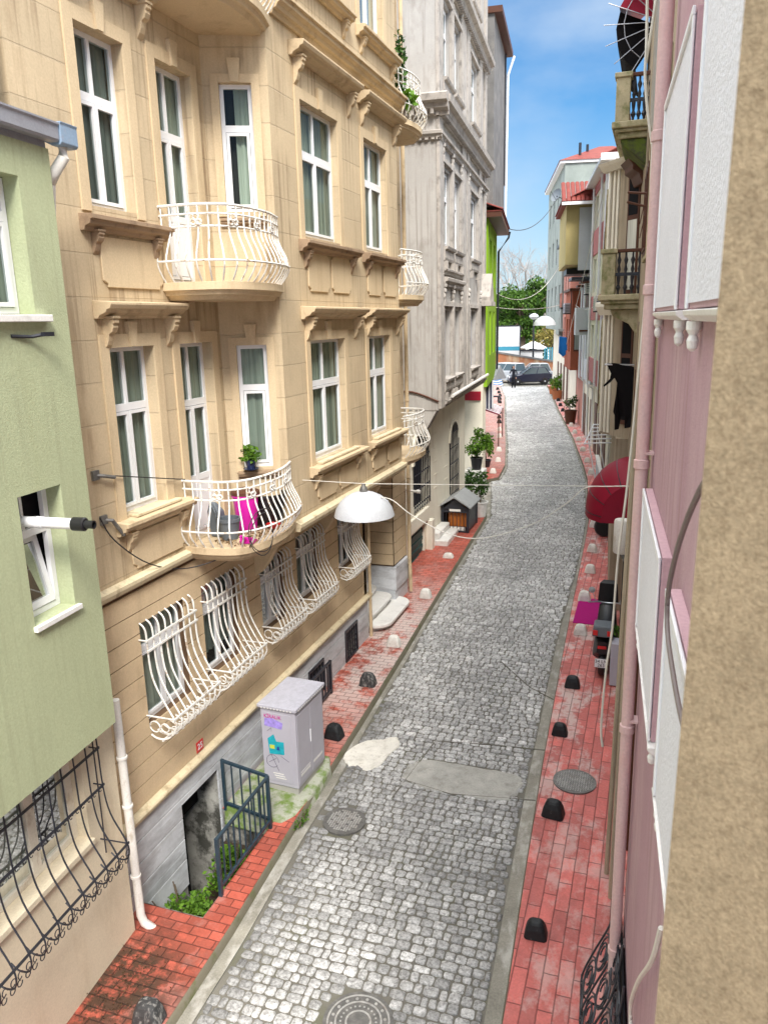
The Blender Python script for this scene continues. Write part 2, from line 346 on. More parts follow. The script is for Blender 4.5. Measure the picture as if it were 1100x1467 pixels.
KLY = [-6, 5.29, 6.4, 7.33, 8.33, 9.83, 13.08, 18.35, 23.6, 24.9]; KLX = [-4.0, -4.235, -4.245, -4.295, -4.345, -4.375, -4.495, -4.745, -4.965, -5.03]
KIY = [29.6, 30.1, 32.5, 37.3, 46.3, 56.35, 64.2]; KIX = [-6.1, -5.72, -5.9, -6.75, -8.48, -10.34, -12.2]
KRY = [-6, 6.18, 10.09, 13.09, 16.33, 19.57, 23.03, 24.6, 30.48, 33.06, 39.7, 49.57, 60.86, 64]; KRX = [-.5, -1.10, -1.31, -1.42, -1.54, -1.62, -1.73, -1.79, -2.33, -2.7, -3.8, -5.66, -7.63, -8.3]
def kl(y):
    if y <= 24.9: return interp(y, KLY, KLX)
    if y < 29.6: return lerp(-5.07, -6.0, (y-24.9)/4.7)
    return interp(y, KIY, KIX)
def kr(y): return interp(y, KRY, KRX)
WY = [-8, 0, 30.6, 36.5, 43.7, 49.6, 57.4, 63, 75]; WX = [.86, .35, -1.6, -2.6, -3.85, -5, -6.5, -7.8, -10.6]
def wx(y): return interp(y, WY, WX)     # building line on the right

gm = MB()
ys = [-40, -20, 0, 20, 40, 66, 90, 200, 800, 3000]; xs = [-3000, -400, -60, 0, 60, 400, 3000]
for i in range(len(ys)-1):
    for j in range(len(xs)-1):
        gm.quad(*[(x, y, g(y) - (1.4 if y < 40 else .12)) for x, y in ((xs[j], ys[i]), (xs[j+1], ys[i]), (xs[j+1], ys[i+1]), (xs[j], ys[i+1]))])
gm.build('ground', M['concrete'], kind='structure')
# road bed: concrete gutters and the bed the stones sit in
Y0, Y1 = -6.0, 64.0
st = [Y0 + i*.5 for i in range(int((Y1-Y0)/.5)+1)]
rb, rj = MB(), MB()
gl = lambda y: interp(y, [4, 9.3, 11.5, 30, 34], [.16, .16, .08, .08, .08])
gr = lambda y: interp(y, [4, 15, 20], [.17, .15, .06])
for a, b in zip(st, st[1:]):
    for f0, f1, mb, z in ((lambda y: kl(y)-.02, lambda y: kl(y)+gl(y), rb, 0.012), (lambda y: kl(y)+gl(y), lambda y: kr(y)-gr(y), rj, 0), (lambda y: kr(y)-gr(y), lambda y: kr(y)+.02, rb, 0.012)):
        mb.quad((f0(a), a, g(a)+z), (f1(a), a, g(a)+z), (f1(b), b, g(b)+z), (f0(b), b, g(b)+z))
rb.build('road_gutter', M['gutter_conc'], kind='structure')
# square at the far end and the lane leaving to the left
fe = MB()
for a, b in ((64, 66), (66, 95)): fe.quad((-30, a, g(a)+.004), (14, a, g(a)+.004), (14, b, g(b)+.004), (-30, b, g(b)+.004))
fe.quad((-14, 24.9, g(24.9)-.004), (kl(24.9)+.02, 24.9, g(24.9)-.004), (kl(29.6)+.02, 29.6, g(29.6)-.004), (-14, 29.6, g(29.6)-.004))
fe.build('road_square', M['gutter_conc'], kind='structure')
rj.build('road_bed', M['joint'], kind='structure')
SV, SF, ST = [], [], []
PATCH = []                               # cement patches: cx, cy, rx, ry
def inpatch(x, y):
    return ((x+2.42)/.80)**4 + ((y-10.12)/.37)**4 < 1
y = 3.6
while y < 63.8:
    rh = R.uniform(.098, .14)
    x = kl(y) + gl(y) + .01 + R.uniform(-.02, .06); end = kr(y) - gr(y) - .01
    slope = (kl(y+.5) - kl(y))/.5
    rowt = R.uniform(.9, 1.08)
    while x < end - .06:
        w = min(R.choice((.085, .11, .13, .15, .165, .19)) * R.uniform(.92, 1.08), end - x)
        if inpatch(x+w/2, y) and R.random() < .93: x += w; continue
        if any((x+w/2-mx)**2 + (y+rh/2-my)**2 < mr*mr for mx, my, mr in ((-3.77, 8.74, .33), (-2.47, 5.86, .39))): x += w; continue
        gp = .0075; zz = g(y) + R.uniform(-.008, .008)
        x0, x1, y0, y1 = x+gp, x+w-gp, y+gp, y+rh-gp; j = lambda s=.007: R.uniform(-s, s)
        b = len(SV); tx, ty = R.uniform(-.006, .006), R.uniform(-.005, .005)
        cs = [(x0+j(), y0+j()), (x1+j(), y0+j()), (x1+j(), y1+j()), (x0+j(), y1+j())]
        cx_, cy_ = (x0+x1)/2, (y0+y1)/2
        ring = []
        for k in range(4):               # octagonal plan: worn corners
            px, py = cs[k]; qx, qy = cs[(k+1) % 4]
            c = R.uniform(.1, .24); ring += [(lerp(px, qx, c), lerp(py, qy, c)), (lerp(px, qx, 1-c), lerp(py, qy, 1-c))]
        # order: along each side two points; corners are cut between sides
        for s_, dz in ((1.0, -.012), (.975, .011), (.88, .017)):
            for px, py in ring:
                q = (lerp(cx_, px, s_), lerp(cy_, py, s_))
                SV.append((q[0], q[1], zz + dz + (tx*(q[0]-cx_) + ty*(q[1]-cy_))*6))
        for lv in (0, 8):
            for k in range(8): SF.append((b+lv+k, b+lv+(k+1) % 8, b+lv+8+(k+1) % 8, b+lv+8+k))
        SF.append(tuple(b+16+k for k in range(8)))
        t_ = rowt * R.uniform(.72, 1.12) * (1.2 if R.random() < .2 else 1)
        e_ = min(x + w/2 - kl(y), (kr(y) - x - w/2)*1.6)
        if e_ < .55 and y < 12: t_ *= lerp(.50, .9, max(0, (e_-.15)/.4)); t_ = min(t_, .8)   # silt along the gutters
        ST += [t_]*24
        x += w
    y += rh
me = bpy.data.meshes.new('road'); me.from_pydata(SV, [], SF)
at = me.attributes.new('tone', 'FLOAT', 'POINT'); at.data.foreach_set('value', ST)
me.polygons.foreach_set('use_smooth', [True]*len(me.polygons)); me.materials.append(M['cobble'])
ro = bpy.data.objects.new('road', me); col.objects.link(ro); _props(ro, kind='structure')
# worn cement patches and the white cement spill
def blob(cx, cy, rx, ry, z, seed, n=46, jag=.16, rot=0.0, sq=1.0):
    r = random.Random(seed); ph = [r.uniform(0, 6.28) for _ in range(5)]; ring = []
    for k in range(n):
        a = k*math.tau/n; s = 1 + jag*sum(math.sin((i+2)*a + ph[i])/(i+1.3) for i in range(5)) + r.uniform(-.03, .03)
        ca, sa = math.cos(a), math.sin(a); ux, uy = rx*s*math.copysign(abs(ca)**sq, ca), ry*s*math.copysign(abs(sa)**sq, sa)
        ring.append((cx + ux*math.cos(rot) - uy*math.sin(rot), cy + ux*math.sin(rot) + uy*math.cos(rot)))
    return ring
def slab(ring, h0, h1):
    m = MB(); cx = sum(p[0] for p in ring)/len(ring); cy = sum(p[1] for p in ring)/len(ring)
    rings = [[(x, y, g(y)+h0) for x, y in ring], [(lerp(x, cx, .04), lerp(y, cy, .04), g(y)+h1) for x, y in ring], [(lerp(x, cx, .7), lerp(y, cy, .7), g(y)+h1+.002) for x, y in ring]]
    return m.loft(rings)
M['spill'] = mat('white_cement_spill', (.74, .71, .64), var=.15, vs=6, bump=.5, bs=35, stain=(.45, .42, .35), sf=.6, ss=(9, 9, 9), thr=(.52, .7))
M['patch'] = mat('worn_cement', (.42, .41, .375), var=.3, vs=4, fine=.25, bump=.8, bs=35, stain=(.24, .23, .2), sf=.7, ss=(6, 6, 6))
slab(blob(-3.98, 10.45, .27, .62, 0, 3, jag=.24, rot=-.45), .012, .030).build('cement_spill', M['spill'], kind='structure')
slab(blob(-2.42, 10.15, .82, .40, 0, 8, n=70, jag=.07, sq=.45), .004, .024).build('cement_patch', M['patch'], kind='structure')
# saw-cut slots across the stones
cr = MB()
for pts in ([(-3.15, 11.05), (-2.2, 11.2), (-1.35, 11.28)], [(-3.1, 11.0), (-3.3, 9.4)], [(-2.6, 14.2), (-1.9, 13.3), (-1.42, 12.95)], [(-3.3, 9.9), (-2.5, 9.75), (-1.3, 9.95)]):
    cr.tube([(x, yy, g(yy)+.014) for x, yy in pts], .013, 5)
cr.build('road_crack', M['joint'], kind='structure')

# ---- pavements: PZ above the road
PZ = .12
def pz(y): return g(y) + PZ
PIT = (-5.6, -4.65, 6.50, 8.37)
pl, kb = MB(), MB()
stl = sorted({-6, 0, 4, 5, 6, PIT[2], 7.2, 7.8, PIT[3], 9, 9.9, 12, 14, 16, 18.5, 21, 23.87, 24.4})
for a, b in zip(stl, stl[1:]):
    x0 = -6.6
    if PIT[2] - .01 < (a+b)/2 < PIT[3]: x0 = PIT[1]
    pl.quad((x0, a, pz(a)), (kl(a)-.035, a, pz(a)), (kl(b)-.035, b, pz(b)), (x0, b, pz(b)))
    kb.loft([[(kl(y_)-.05, y_, pz(y_)-.006), (kl(y_)-.035, y_, pz(y_)-.004), (kl(y_)-.01, y_, pz(y_)-.03), (kl(y_)+.015, y_, g(y_)-.05), (kl(y_)-.05, y_, g(y_)-.05)] for y_ in (a, b)])
nose = [(kl(24.4)-.1, 24.4), (kl(24.4)-.16, 24.75), (-5.5, 24.95), (-6.6, 24.95), (-6.6, 24.4)]
pl.quad(*[(x, y_, pz(y_)) for x, y_ in nose])
kb.loft([[(x, y_, pz(y_)-.002), (x+dx*.1, y_+dy*.1, pz(y_)-.01), (x+dx*.1, y_+dy*.1, g(y_)-.05), (x, y_, g(y_)-.05)] for (x, y_), (dx, dy) in zip(nose[:4], ((1, 0), (.8, .6), (.1, 1), (0, 1)))])
# far-left pavement strip
sti = [29.6, 30.1, 31, 32.5, 35, 37.3, 41, 46.3, 51, 56.35, 60, 64.2]
for a, b in zip(sti, sti[1:]):
    pl.quad((kl(a)-2.6, a, pz(a)), (kl(a), a, pz(a)), (kl(b), b, pz(b)), (kl(b)-2.6, b, pz(b)))
    kb.loft([[(kl(y_)-.08, y_, pz(y_)-.002), (kl(y_)+.01, y_, pz(y_)-.01), (kl(y_)+.02, y_, g(y_)-.05), (kl(y_)-.08, y_, g(y_)-.05)] for y_ in (a, b)])
kb.loft([[(x, 29.6, pz(29.6)-.002), (x, 29.52, pz(29.6)-.01), (x, 29.5, g(29.6)-.05), (x, 29.6, g(29.6)-.05)] for x in (-8.7, -6.1)])
pl.build('pavement', M['pave_l'], kind='structure'); kb.build('kerb', M['kerb'], kind='structure', smooth=True)
prr, kbr = MB(), MB()
str_ = [-6, 0, 3, 6.29, 8.5, 10.81, 14.17, 17.89, 22.37, 24.6, 27.5, 30.48, 33.06, 36.5, 39.7, 44.5, 49.57, 55, 60.86, 64]
for a, b in zip(str_, str_[1:]):
    prr.quad((kr(a)+.03, a, pz(a)), (wx(a)+.7, a, pz(a)), (wx(b)+.7, b, pz(b)), (kr(b)+.03, b, pz(b)))
    kbr.loft([[(kr(y_)+.04, y_, pz(y_)-.006), (kr(y_)+.025, y_, pz(y_)-.006), (kr(y_)-.01, y_, g(y_)-.05), (kr(y_)+.04, y_, g(y_)-.05)] for y_ in (a, b)])
prr.build('pavement', M['pave_r'], kind='structure'); kbr.build('kerb', M['kerb'], kind='structure', smooth=True)
# ------------------------------------------------------------------ building kit
def window(F, u0, u1, z0, z1, d, parent, tr=.66, leaves=2, cur='curtain', fw=.05, m='white', name='window', sash=True, label=None):
    f = MB(); p = MB(); T = .05
    f.box(F, u0, u0+fw, d-T, d, z0, z1); f.box(F, u1-fw, u1, d-T, d, z0, z1)
    f.box(F, u0+fw, u1-fw, d-T, d, z0, z0+fw); f.box(F, u0+fw, u1-fw, d-T, d, z1-fw, z1)
    zt = lerp(z0, z1, tr) if tr else z1 - fw
    if tr: f.box(F, u0+fw, u1-fw, d-T-.002, d+.008, zt-.04, zt+.04)
    n = leaves; W = u1 - u0 - 2*fw
    for k in range(n):
        a, b = u0+fw+W*k/n, u0+fw+W*(k+1)/n
        lo, hi = z0+fw, (zt-.04 if tr else zt)
        if sash:
            s = .042; e = .006
            f.box(F, a+e, a+s, d-.03, d+.016, lo+e, hi-e); f.box(F, b-s, b-e, d-.03, d+.016, lo+e, hi-e)
            f.box(F, a+s, b-s, d-.03, d+.016, lo+e, lo+s); f.box(F, a+s, b-s, d-.03, d+.016, hi-s, hi-e)
        p.quad(*[F.p(u, d-.012, z) for u, z in ((a, lo), (b, lo), (b, hi), (a, hi))])
        if tr:
            if k: f.box(F, a-.022, a+.022, d-T, d+.004, zt+.04, z1-fw)
            p.quad(*[F.p(u, d-.02, z) for u, z in ((a, zt+.04), (b, zt+.04), (b, z1-fw), (a, z1-fw))])
    w = f.build(name, M[m], parent)
    if label: w['label'] = label
    p.build('pane', M['glass'], w)
    c = MB(); ph = R.uniform(0, 6); style = R.choice((0, 0, 0, 0, 1, 2, 3))
    MB().box(F, u0+.01, u1-.01, d-.17, d-.15, z0+.01, z1-.01).build('room_shade_sheet', M['room'], w)  # flat dark sheet, its colour stands in for the unlit room
    ua, ub = (u0+.01, u1-.01) if style in (0, 3) else (u0+.01, lerp(u0, u1, .62)) if style == 1 else (lerp(u0, u1, .42), u1-.01)
    za_, zb_ = (z0+.01, z1-.01) if style < 3 else (lerp(z0, z1, .18), z1-.01)
    n = max(10, int((u1-u0)/.02))
    c.loft([[F.p(lerp(ua, ub, i/n), d-.085 + .016*math.sin(i*1.05+ph) + .008*math.sin(i*2.3), z) for i in range(n+1)] for z in (za_, zb_)], close=False)
    c.build('curtain', M[cur], w, smooth='all')
    return w
def fpoly(mb, F, pts, d0, d1): return mb.loft([[F.p(u, d, z) for u, z in pts] for d in (d0, d1)])
def notched(u0, u1, z0, z1, n=.07): return [(u0+n, z0), (u1-n, z0), (u1-n, z0+n*.5), (u1, z0+n), (u1, z1-n), (u1-n, z1-n*.5), (u1-n, z1), (u0+n, z1), (u0+n, z1-n*.5), (u0, z1-n), (u0, z0+n), (u0+n, z0+n*.5)]
CONS = [(0, 0), (.17, 0), (.175, -.05), (.15, -.065), (.155, -.10), (.13, -.15), (.085, -.18), (.07, -.25), (.05, -.30), (0, -.36)]
def console(mb, F, u, z, w=.09, s=.9):
    mb.loft([[F.p(uu, d*s, z+h*s) for d, h in CONS] for uu in (u-w/2, u+w/2)])
    mb.box(F, u-w/2-.015, u+w/2+.015, 0, .185*s, z-.002, z+.03*s)
HOOD = [(0, 0), (.05, 0), (.07, .03), (.15, .06), (.17, .09), (.21, .10), (.23, .14), (.23, .165), (0, .185)]
SILL = [(0, -.1), (.05, -.1), (.07, -.06), (.13, -.04), (.14, 0), (.17, .005), (.17, .05), (0, .065)]
def hood(F, u0, u1, z, par, m='cream_trim', cw=.13):
    mb = MB().mould(F, u0, u1, HOOD); mb.v = [v + Vector((0, 0, z)) for v in mb.v]
    console(mb, F, u0+cw+.03, z); console(mb, F, u1-cw-.03, z)
    return mb.build('window_hood', M[m], par, bevel=.004, seg=1)
def sill(F, u0, u1, z, par, m='cream_dark', top=None):
    mb = MB().mould(F, u0, u1, SILL); mb.v = [v + Vector((0, 0, z)) for v in mb.v]
    for u in (u0+.2, u1-.2): console(mb, F, u, z-.1, .09, .62)
    s = mb.build('window_sill', M[m], par, bevel=.004, seg=1)
    if top: MB().box(F, u0+.28, u1-.26, -.1, .1, z+.066, z+.10).build('sill_slab', M[top], s, bevel=.006)
    return s
def railing(plan, zs, par, m='white_iron', nb=17, off=None, r=.0108, ornaments=True, rails=(1, .88, .72, .27), name='balcony_railing'):
    z0, z1 = zs; h = z1 - z0
    prof = off or [(0, .0), (.1, .075), (.2, .125), (.3, .13), (.42, .09), (.56, .03), (.66, .0), (.72, -.005), (1, -.005)]
    P = smoothpath([(x, y, 0) for x, y in plan], 8)
    L = [0]
    for a, b in zip(P, P[1:]): L.append(L[-1] + (b-a).length)
    def at(s):
        s = max(0, min(L[-1], s))
        for i in range(1, len(P)):
            if s <= L[i] + 1e-9:
                t = (s-L[i-1])/max(1e-9, L[i]-L[i-1]); p = P[i-1].lerp(P[i], t); d = (P[i]-P[i-1]).normalized(); return p, Vector((d.y, -d.x, 0))
        return P[-1], Vector((1, 0, 0))
    ctr = sum(P, Vector((0,0,0)))/len(P)
    def out(s):
        p, n = at(s)
        return p, n
    pr_z = [a for a, _ in prof]; pr_o = [b for _, b in prof]
    mb = MB()
    for i in range(nb):
        p, n = out(L[-1]*(i+.25)/(nb-.5))
        mb.tube([p + n*interp(k/14, pr_z, pr_o) + Vector((0, 0, z0 + h*k/14)) for k in range(15)], r, 6)
    for q in rails:
        mb.tube([out(L[-1]*k/24)[0] + out(L[-1]*k/24)[1]*interp(q, pr_z, pr_o) + Vector((0, 0, z0+h*q)) for k in range(25)], r*(1.5 if q == 1 else 1.15), 6)
    if ornaments:
        for fr in (.22, .42, .62, .82):
            p, n = out(L[-1]*fr); t = Vector((-n.y, n.x, 0)); c = p + Vector((0, 0, z0+h*.775))
            for du, dz, rr in ((-.035, 0, .03), (.035, 0, .03), (0, .055, .035)):
                cc = c + t*du + Vector((0, 0, dz)) + n*.005
                mb.tube([cc + t*rr*math.cos(a*math.tau/10) + Vector((0, 0, rr*math.sin(a*math.tau/10))) for a in range(10)], .011, 5, closed=True)
    return mb.build(name, M[m], par, smooth=True)
def basket(F, u0, u1, z0, z1, par, nb=9, out=.36, m='white_iron', name='window_grille'):
    mb = MB(); H_ = z1 - z0
    prof = [(.02, 1.02), (.07, .99), (.095, .94), (.10, .84), (.105, .66), (.13, .50), (.2, .36), (.29, .23), (out, .12), (out+.015, .03), (out-.06, -.06), (out-.16, -.10), (.1, -.10), (.03, -.07)]
    P = smoothpath([(d, z, 0) for d, z in prof], 3)
    for i in range(nb):
        u = lerp(u0, u1, i/(nb-1))
        mb.tube([F.p(u, p.x, z0 + p.y*H_) for p in P], .0118, 5)
    for d, z in ((.11, .86), (.11, .76), (out+.012, .12), (out-.17, -.105)):
        mb.box(F, u0-.03, u1+.03, d-.004, d+.012, z0+z*H_-.012, z0+z*H_+.012)
    for u in (u0-.01, u1+.01):           # side scrolls and ties to the wall
        mb.tube([F.p(u, .0, z0+.12*H_), F.p(u, out, z0+.12*H_)], .012, 5)
        mb.tube([F.p(u, .0, z0+.86*H_), F.p(u, .11, z0+.86*H_)], .011, 5)
        mb.tube([F.p(u, .1+.07*math.cos(a*.55), z0 + .02*H_ + .07*math.sin(a*.55)) for a in range(12)], .009, 5)
        mb.tube([F.p(u, .24+.055*math.cos(a*.55), z0 + .02*H_ + .055*math.sin(a*.55)) for a in range(12)], .009, 5)
    for i in range(nb-1):                # rolled feet between the bars
        u = lerp(u0, u1, (i+.5)/(nb-1))
        mb.tube([F.p(u, out-.05+.05*math.cos(a*.7), z0 - .02*H_ + .05*math.sin(a*.7)) for a in range(10)], .006, 4)
    return mb.build(name, M[m], par, smooth=True)

# ------------------------------------------------------------------ cream apartment building
CB = thing('apartment_building', 'cream stone apartment building with white bulging balcony railings and jutting bay', 'building', (-6.2, 11.5, .3))
FW = Fr((-5.5, 0), (0, 1)); BX = -4.77; FB = Fr((BX, 0), (0, 1))
YA, YB = 6.02, 17.25; TOP = 13.7; BY0, BY1 = 9.62, 14.75; BZ = 4.10
A1 = (6.97, 7.76, 4.96, 6.80); A2 = (6.94, 7.70, 8.22, 9.90); A3 = (6.95, 7.70, 11.6, 13.2)
B1 = (8.28, 9.02, 4.31, 6.80); B2 = (8.26, 8.98, 7.51, 9.92); B3 = (8.26, 8.98, 10.66, 13.1)
D1 = (10.50, 11.84, 4.98, 6.76); D2 = (10.50, 11.84, 8.20, 9.95); E1 = (12.96, 14.12, 4.98, 6.76); E2 = (12.96, 14.12, 8.20, 9.95)
D3 = (10.50, 11.84, 11.62, 13.2); E3 = (12.96, 14.12, 11.62, 13.2)
YR = 15.10                                # far side of the bay meets the back wall
holesW = [A1, A2, A3, B1, B2, B3]
GF = 4.10
w = MB().wall(FW, YA, 9.27, GF, TOP, holesW, 0, .24); w.build('wall', M['cream'], CB); w = MB().wall(FW, YR, YB, GF, TOP, [(15.5, 16.2, 4.31, 6.8), (15.5, 16.2, 7.51, 9.9)], 0, .24)
w.build('wall', M['cream'], CB)
for y_ in (YA, YB): MB().quad((-5.5, y_, 0), (-11, y_, 0), (-11, y_, TOP), (-5.5, y_, TOP)).build('side_wall', M['cream'], CB)
# bay: front wall, two canted sides, underside
bw = MB().wall(FB, BY0, BY1, BZ, TOP, [D1, D2, D3, E1, E2, E3], 0, .24)
FC = Fr((-5.5, 9.27), (BX+5.5, BY0-9.27)); LC = math.hypot(BX+5.5, BY0-9.27); FC.d = FC.d if FC.d.y < 0 else -FC.d
C1 = (.20, .60, 5.08, 6.74); C2 = (.20, .60, 8.42, 9.92); C3 = (.20, .60, 11.6, 13.1)
bw.wall(FC, 0, LC, BZ, TOP, [C1, C2, C3], 0, .14)
bw.quad((BX, BY1, BZ), (-5.5, YR, BZ), (-5.5, YR, TOP), (BX, BY1, TOP))
bw.quad((BX, BY0, BZ), (BX, BY1, BZ), (-5.5, YR, BZ), (-5.5, 9.27, BZ))
bw.build('bay_wall', M['cream'], CB)
MB().wbox(-11, -5.5, YA, YB, TOP, TOP+.3).wbox(-5.6, BX+.15, 9.4, 15, TOP+.001, TOP+.3).build('roof', M['cream_trim'], CB)
MB().wbox(-10.9, -5.86, YA+.1, 14.3, .4, TOP-.1).wbox(-10.9, -6.9, 14.3, YB-.1, .4, GF).wbox(-5.8, -5.12, 9.9, 14.5, BZ+.1, TOP-.1).build('dark_core', M['dark'], CB)  # unseen dark core added to stop light leaking through the shell
# flat architraves round the openings, keystones
def arch(F, o, w_=.14, key=True, d=.022):
    a, b, c, e = o; tr = MB()
    tr.box(F, a-w_, a-.001, -.01, d, c-.06, e+w_); tr.box(F, b+.001, b+w_, -.01, d, c-.06, e+w_); tr.box(F, a, b, -.01, d, e+.001, e+w_)
    if key: m_ = (a+b)/2; fpoly(tr, F, [(m_-.05, e+.004), (m_+.05, e+.004), (m_+.08, e+.27), (m_-.08, e+.27)], 0, d+.03)
    tr.build('window_surround', M['cream_smooth'], CB)
for o in (A1, A2, B1, B2): arch(FW, o)
for o in (D1, D2, E1, E2, D3, E3): arch(FB, o)
for o in (C1, C2): arch(FC, o, .1)

for F, u0, u1, z0, z1 in ((FW, 7.0, 8.06, 7.42, 7.93), (FW, 7.0, 8.06, 4.32, 4.74), (FB, 10.55, 11.32, 7.45, 8.0), (FB, 11.42, 12.2, 7.45, 8.0), (FB, 13.0, 13.72, 7.45, 8.0), (FB, 13.85, 14.6, 7.45, 8.0),
                          (FB, 10.55, 11.32, 4.36, 4.72), (FB, 11.42, 12.2, 4.36, 4.72), (FB, 13.0, 13.72, 4.36, 4.72), (FB, 13.85, 14.6, 4.36, 4.72)):
    fpoly(MB(), F, notched(u0, u1, z0, z1), 0, .022).build('sill_panel', M['cream_smooth'], CB, bevel=.006, seg=1)
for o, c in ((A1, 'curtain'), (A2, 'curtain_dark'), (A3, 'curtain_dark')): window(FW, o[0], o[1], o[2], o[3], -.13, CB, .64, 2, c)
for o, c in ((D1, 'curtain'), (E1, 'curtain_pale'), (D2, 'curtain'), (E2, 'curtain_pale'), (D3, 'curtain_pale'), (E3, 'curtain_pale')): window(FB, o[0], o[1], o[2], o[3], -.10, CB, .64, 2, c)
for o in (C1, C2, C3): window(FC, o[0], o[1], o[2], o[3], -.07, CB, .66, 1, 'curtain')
for o in (B1, B2, B3, (15.5, 16.2, 4.31, 6.8), (15.5, 16.2, 7.51, 9.9)):
    a, b, c, e = o; dr = window(FW, a, b, c, e, -.13, CB, .70, 2, 'curtain', name='balcony_door')
    pp = MB(); W = (b-a-.1)/2
    for k in (0, 1): pp.box(FW, a+.05+W*k+.035, a+.05+W*(k+1)-.035, -.16, -.122, c+.1, c+.72); pp.box(FW, a+.05+W*k+.035, a+.05+W*(k+1)-.035, -.16, -.116, c+.72, c+.80)
    pp.build('door_panel', M['white'], dr)
hood(FW, 6.80, 8.24, 7.10, CB); hood(FW, 6.72, 8.2, 10.36, CB)
for z in (7.06, 10.42): hood(FB, 10.26, 12.5, z, CB); hood(FB, 12.76, 14.74, z, CB)
sill(FW, 6.78, 8.2, 4.87, CB, 'cream_trim', top='cream_ledge'); sill(FW, 6.74, 8.16, 8.06, CB); sill(FW, 6.74, 8.16, 11.45, CB)
for z, t_ in ((4.87, 'cream_ledge'), (8.08, None), (11.5, None)):
    k = 'cream_dark' if 6 < z < 11 else 'cream_trim'
    sill(FB, 10.3, 12.44, z, CB, k, t_); sill(FB, 12.8, 14.74, z, CB, k, t_)
for z in (5.0, 8.3): MB().mould(FC, .12, .70, [(d*.5, h*.7+z) for d, h in SILL]).build('window_sill', M['cream_dark'], CB)
CORN = [(0, 0), (.04, 0), (.06, .05), (.1, .06), (.12, .10), (.17, .13), (.18, .18), (.21, .185), (.21, .22), (0, .235)]
cm = MB()
cm.loft([[F_.p(u, d, 10.74+h) for d, h in CORN] for F_, u in ((FB, 9.75), (FB, 14.86))])
cm.build('cornice', M['cream_trim'], CB, bevel=.003, seg=1)
STR = [(0, 0), (.06, 0), (.08, .05), (.08, .09), (0, .12)]
sm = MB().loft([[FW.p(u, d, GF+.04+h) for d, h in STR] for u in (YA, 8.2)]).loft([[FB.p(u, d*1.2, BZ+h*1.2) for d, h in STR] for u in (9.72, 14.82)])
sm.build('string_course', M['cream_ledge'], CB)
# balconies: slab with moulded edge, bulging railing
PLAN = [(-5.5, 8.10), (-5.12, 8.10), (-4.80, 8.20), (-4.64, 8.52), (-4.62, 9.1), (-4.74, 9.62)]
MIR = [(x, 2*12.22 - y) for x, y in PLAN][::-1]
for plan, tag_ in ((PLAN, 0), (MIR, 1)):
    for k, z in enumerate((4.10, 7.30, 10.45)):
        P = [(p.x, p.y) for p in smoothpath([(x, y, 0) for x, y in plan], 5)]
        base = ([(-5.6, P[0][1])] if not tag_ else []) + P
        tail = [(-4.9, 9.8), (-5.6, 9.6)] if not tag_ else [(-5.6, P[-1][1]), (-5.6, 14.9), (-4.9, 14.6)]
        def ring(e, zz):
            cx, cy = -5.3, (9.0 if not tag_ else 15.44); out = []
            for x, y in base: dx, dy = x-cx, y-cy; L = math.hypot(dx, dy); out.append((x + dx/L*e, y + dy/L*e, zz))
            return out + [(x, y, zz) for x, y in tail]
        sl = MB().loft([ring(-.10, z), ring(-.06, z+.05), ring(-.02, z+.055), ring(.0, z+.10), ring(.035, z+.11), ring(.035, z+.20)])
        sl.build('balcony_slab', M['cream_smooth' if k else 'cream_trim'], CB, bevel=.004, seg=1)
        railing(plan, (z+.20, z+1.04), CB, nb=19 if not tag_ else 15)
# big corbels under the bay
for y in (9.85, 12.25, 14.5):
    MB().loft([[(x, y+e, z) for x, z in ((-5.5, 4.1), (-4.85, 4.1), (-4.9, 3.95), (-5.15, 3.8), (-5.3, 3.55), (-5.42, 3.4), (-5.5, 3.35))] for e in (-.08, .08)]).build('corbel', M['cream_smooth'], CB)
# ground floor: dark groove face with courses standing proud of it
G = [(7.0, 7.92, 2.36, 3.66), (8.32, 9.22, 2.36, 3.66), (9.92, 10.72, 2.36, 3.50), (11.19, 12.05, 2.36, 3.55), (13.0, 13.75, 2.36, 3.45)]
ME = 14.45; LZ = 1.40
MB().wall(FW, YA, ME, LZ, GF, G, -.016, .16).build('groove_wall', M['groove'], CB)
cs = MB(); z = LZ + .06
while z < GF - .02:
    z1 = min(z + .262, GF+.02); cs.band(FW, YA, ME, z, z1 - .014, G, -.016, 0); z = z1
cs.build('course_wall', M['course'], CB)
for a, b, c, e in G: MB().box(FW, a, b, -.5, -.30, c, e).build('window_shade_sheet', M['dark'], CB)  # dark sheets paint in the shade behind the windows
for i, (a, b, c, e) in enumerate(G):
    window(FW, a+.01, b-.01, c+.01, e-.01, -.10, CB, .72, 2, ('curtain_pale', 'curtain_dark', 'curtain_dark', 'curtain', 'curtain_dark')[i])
    basket(FW, a-.02, b+.06, c, e, CB, nb=(9, 9, 9, 9, 9)[i], out=.37 if i < 2 else .33)
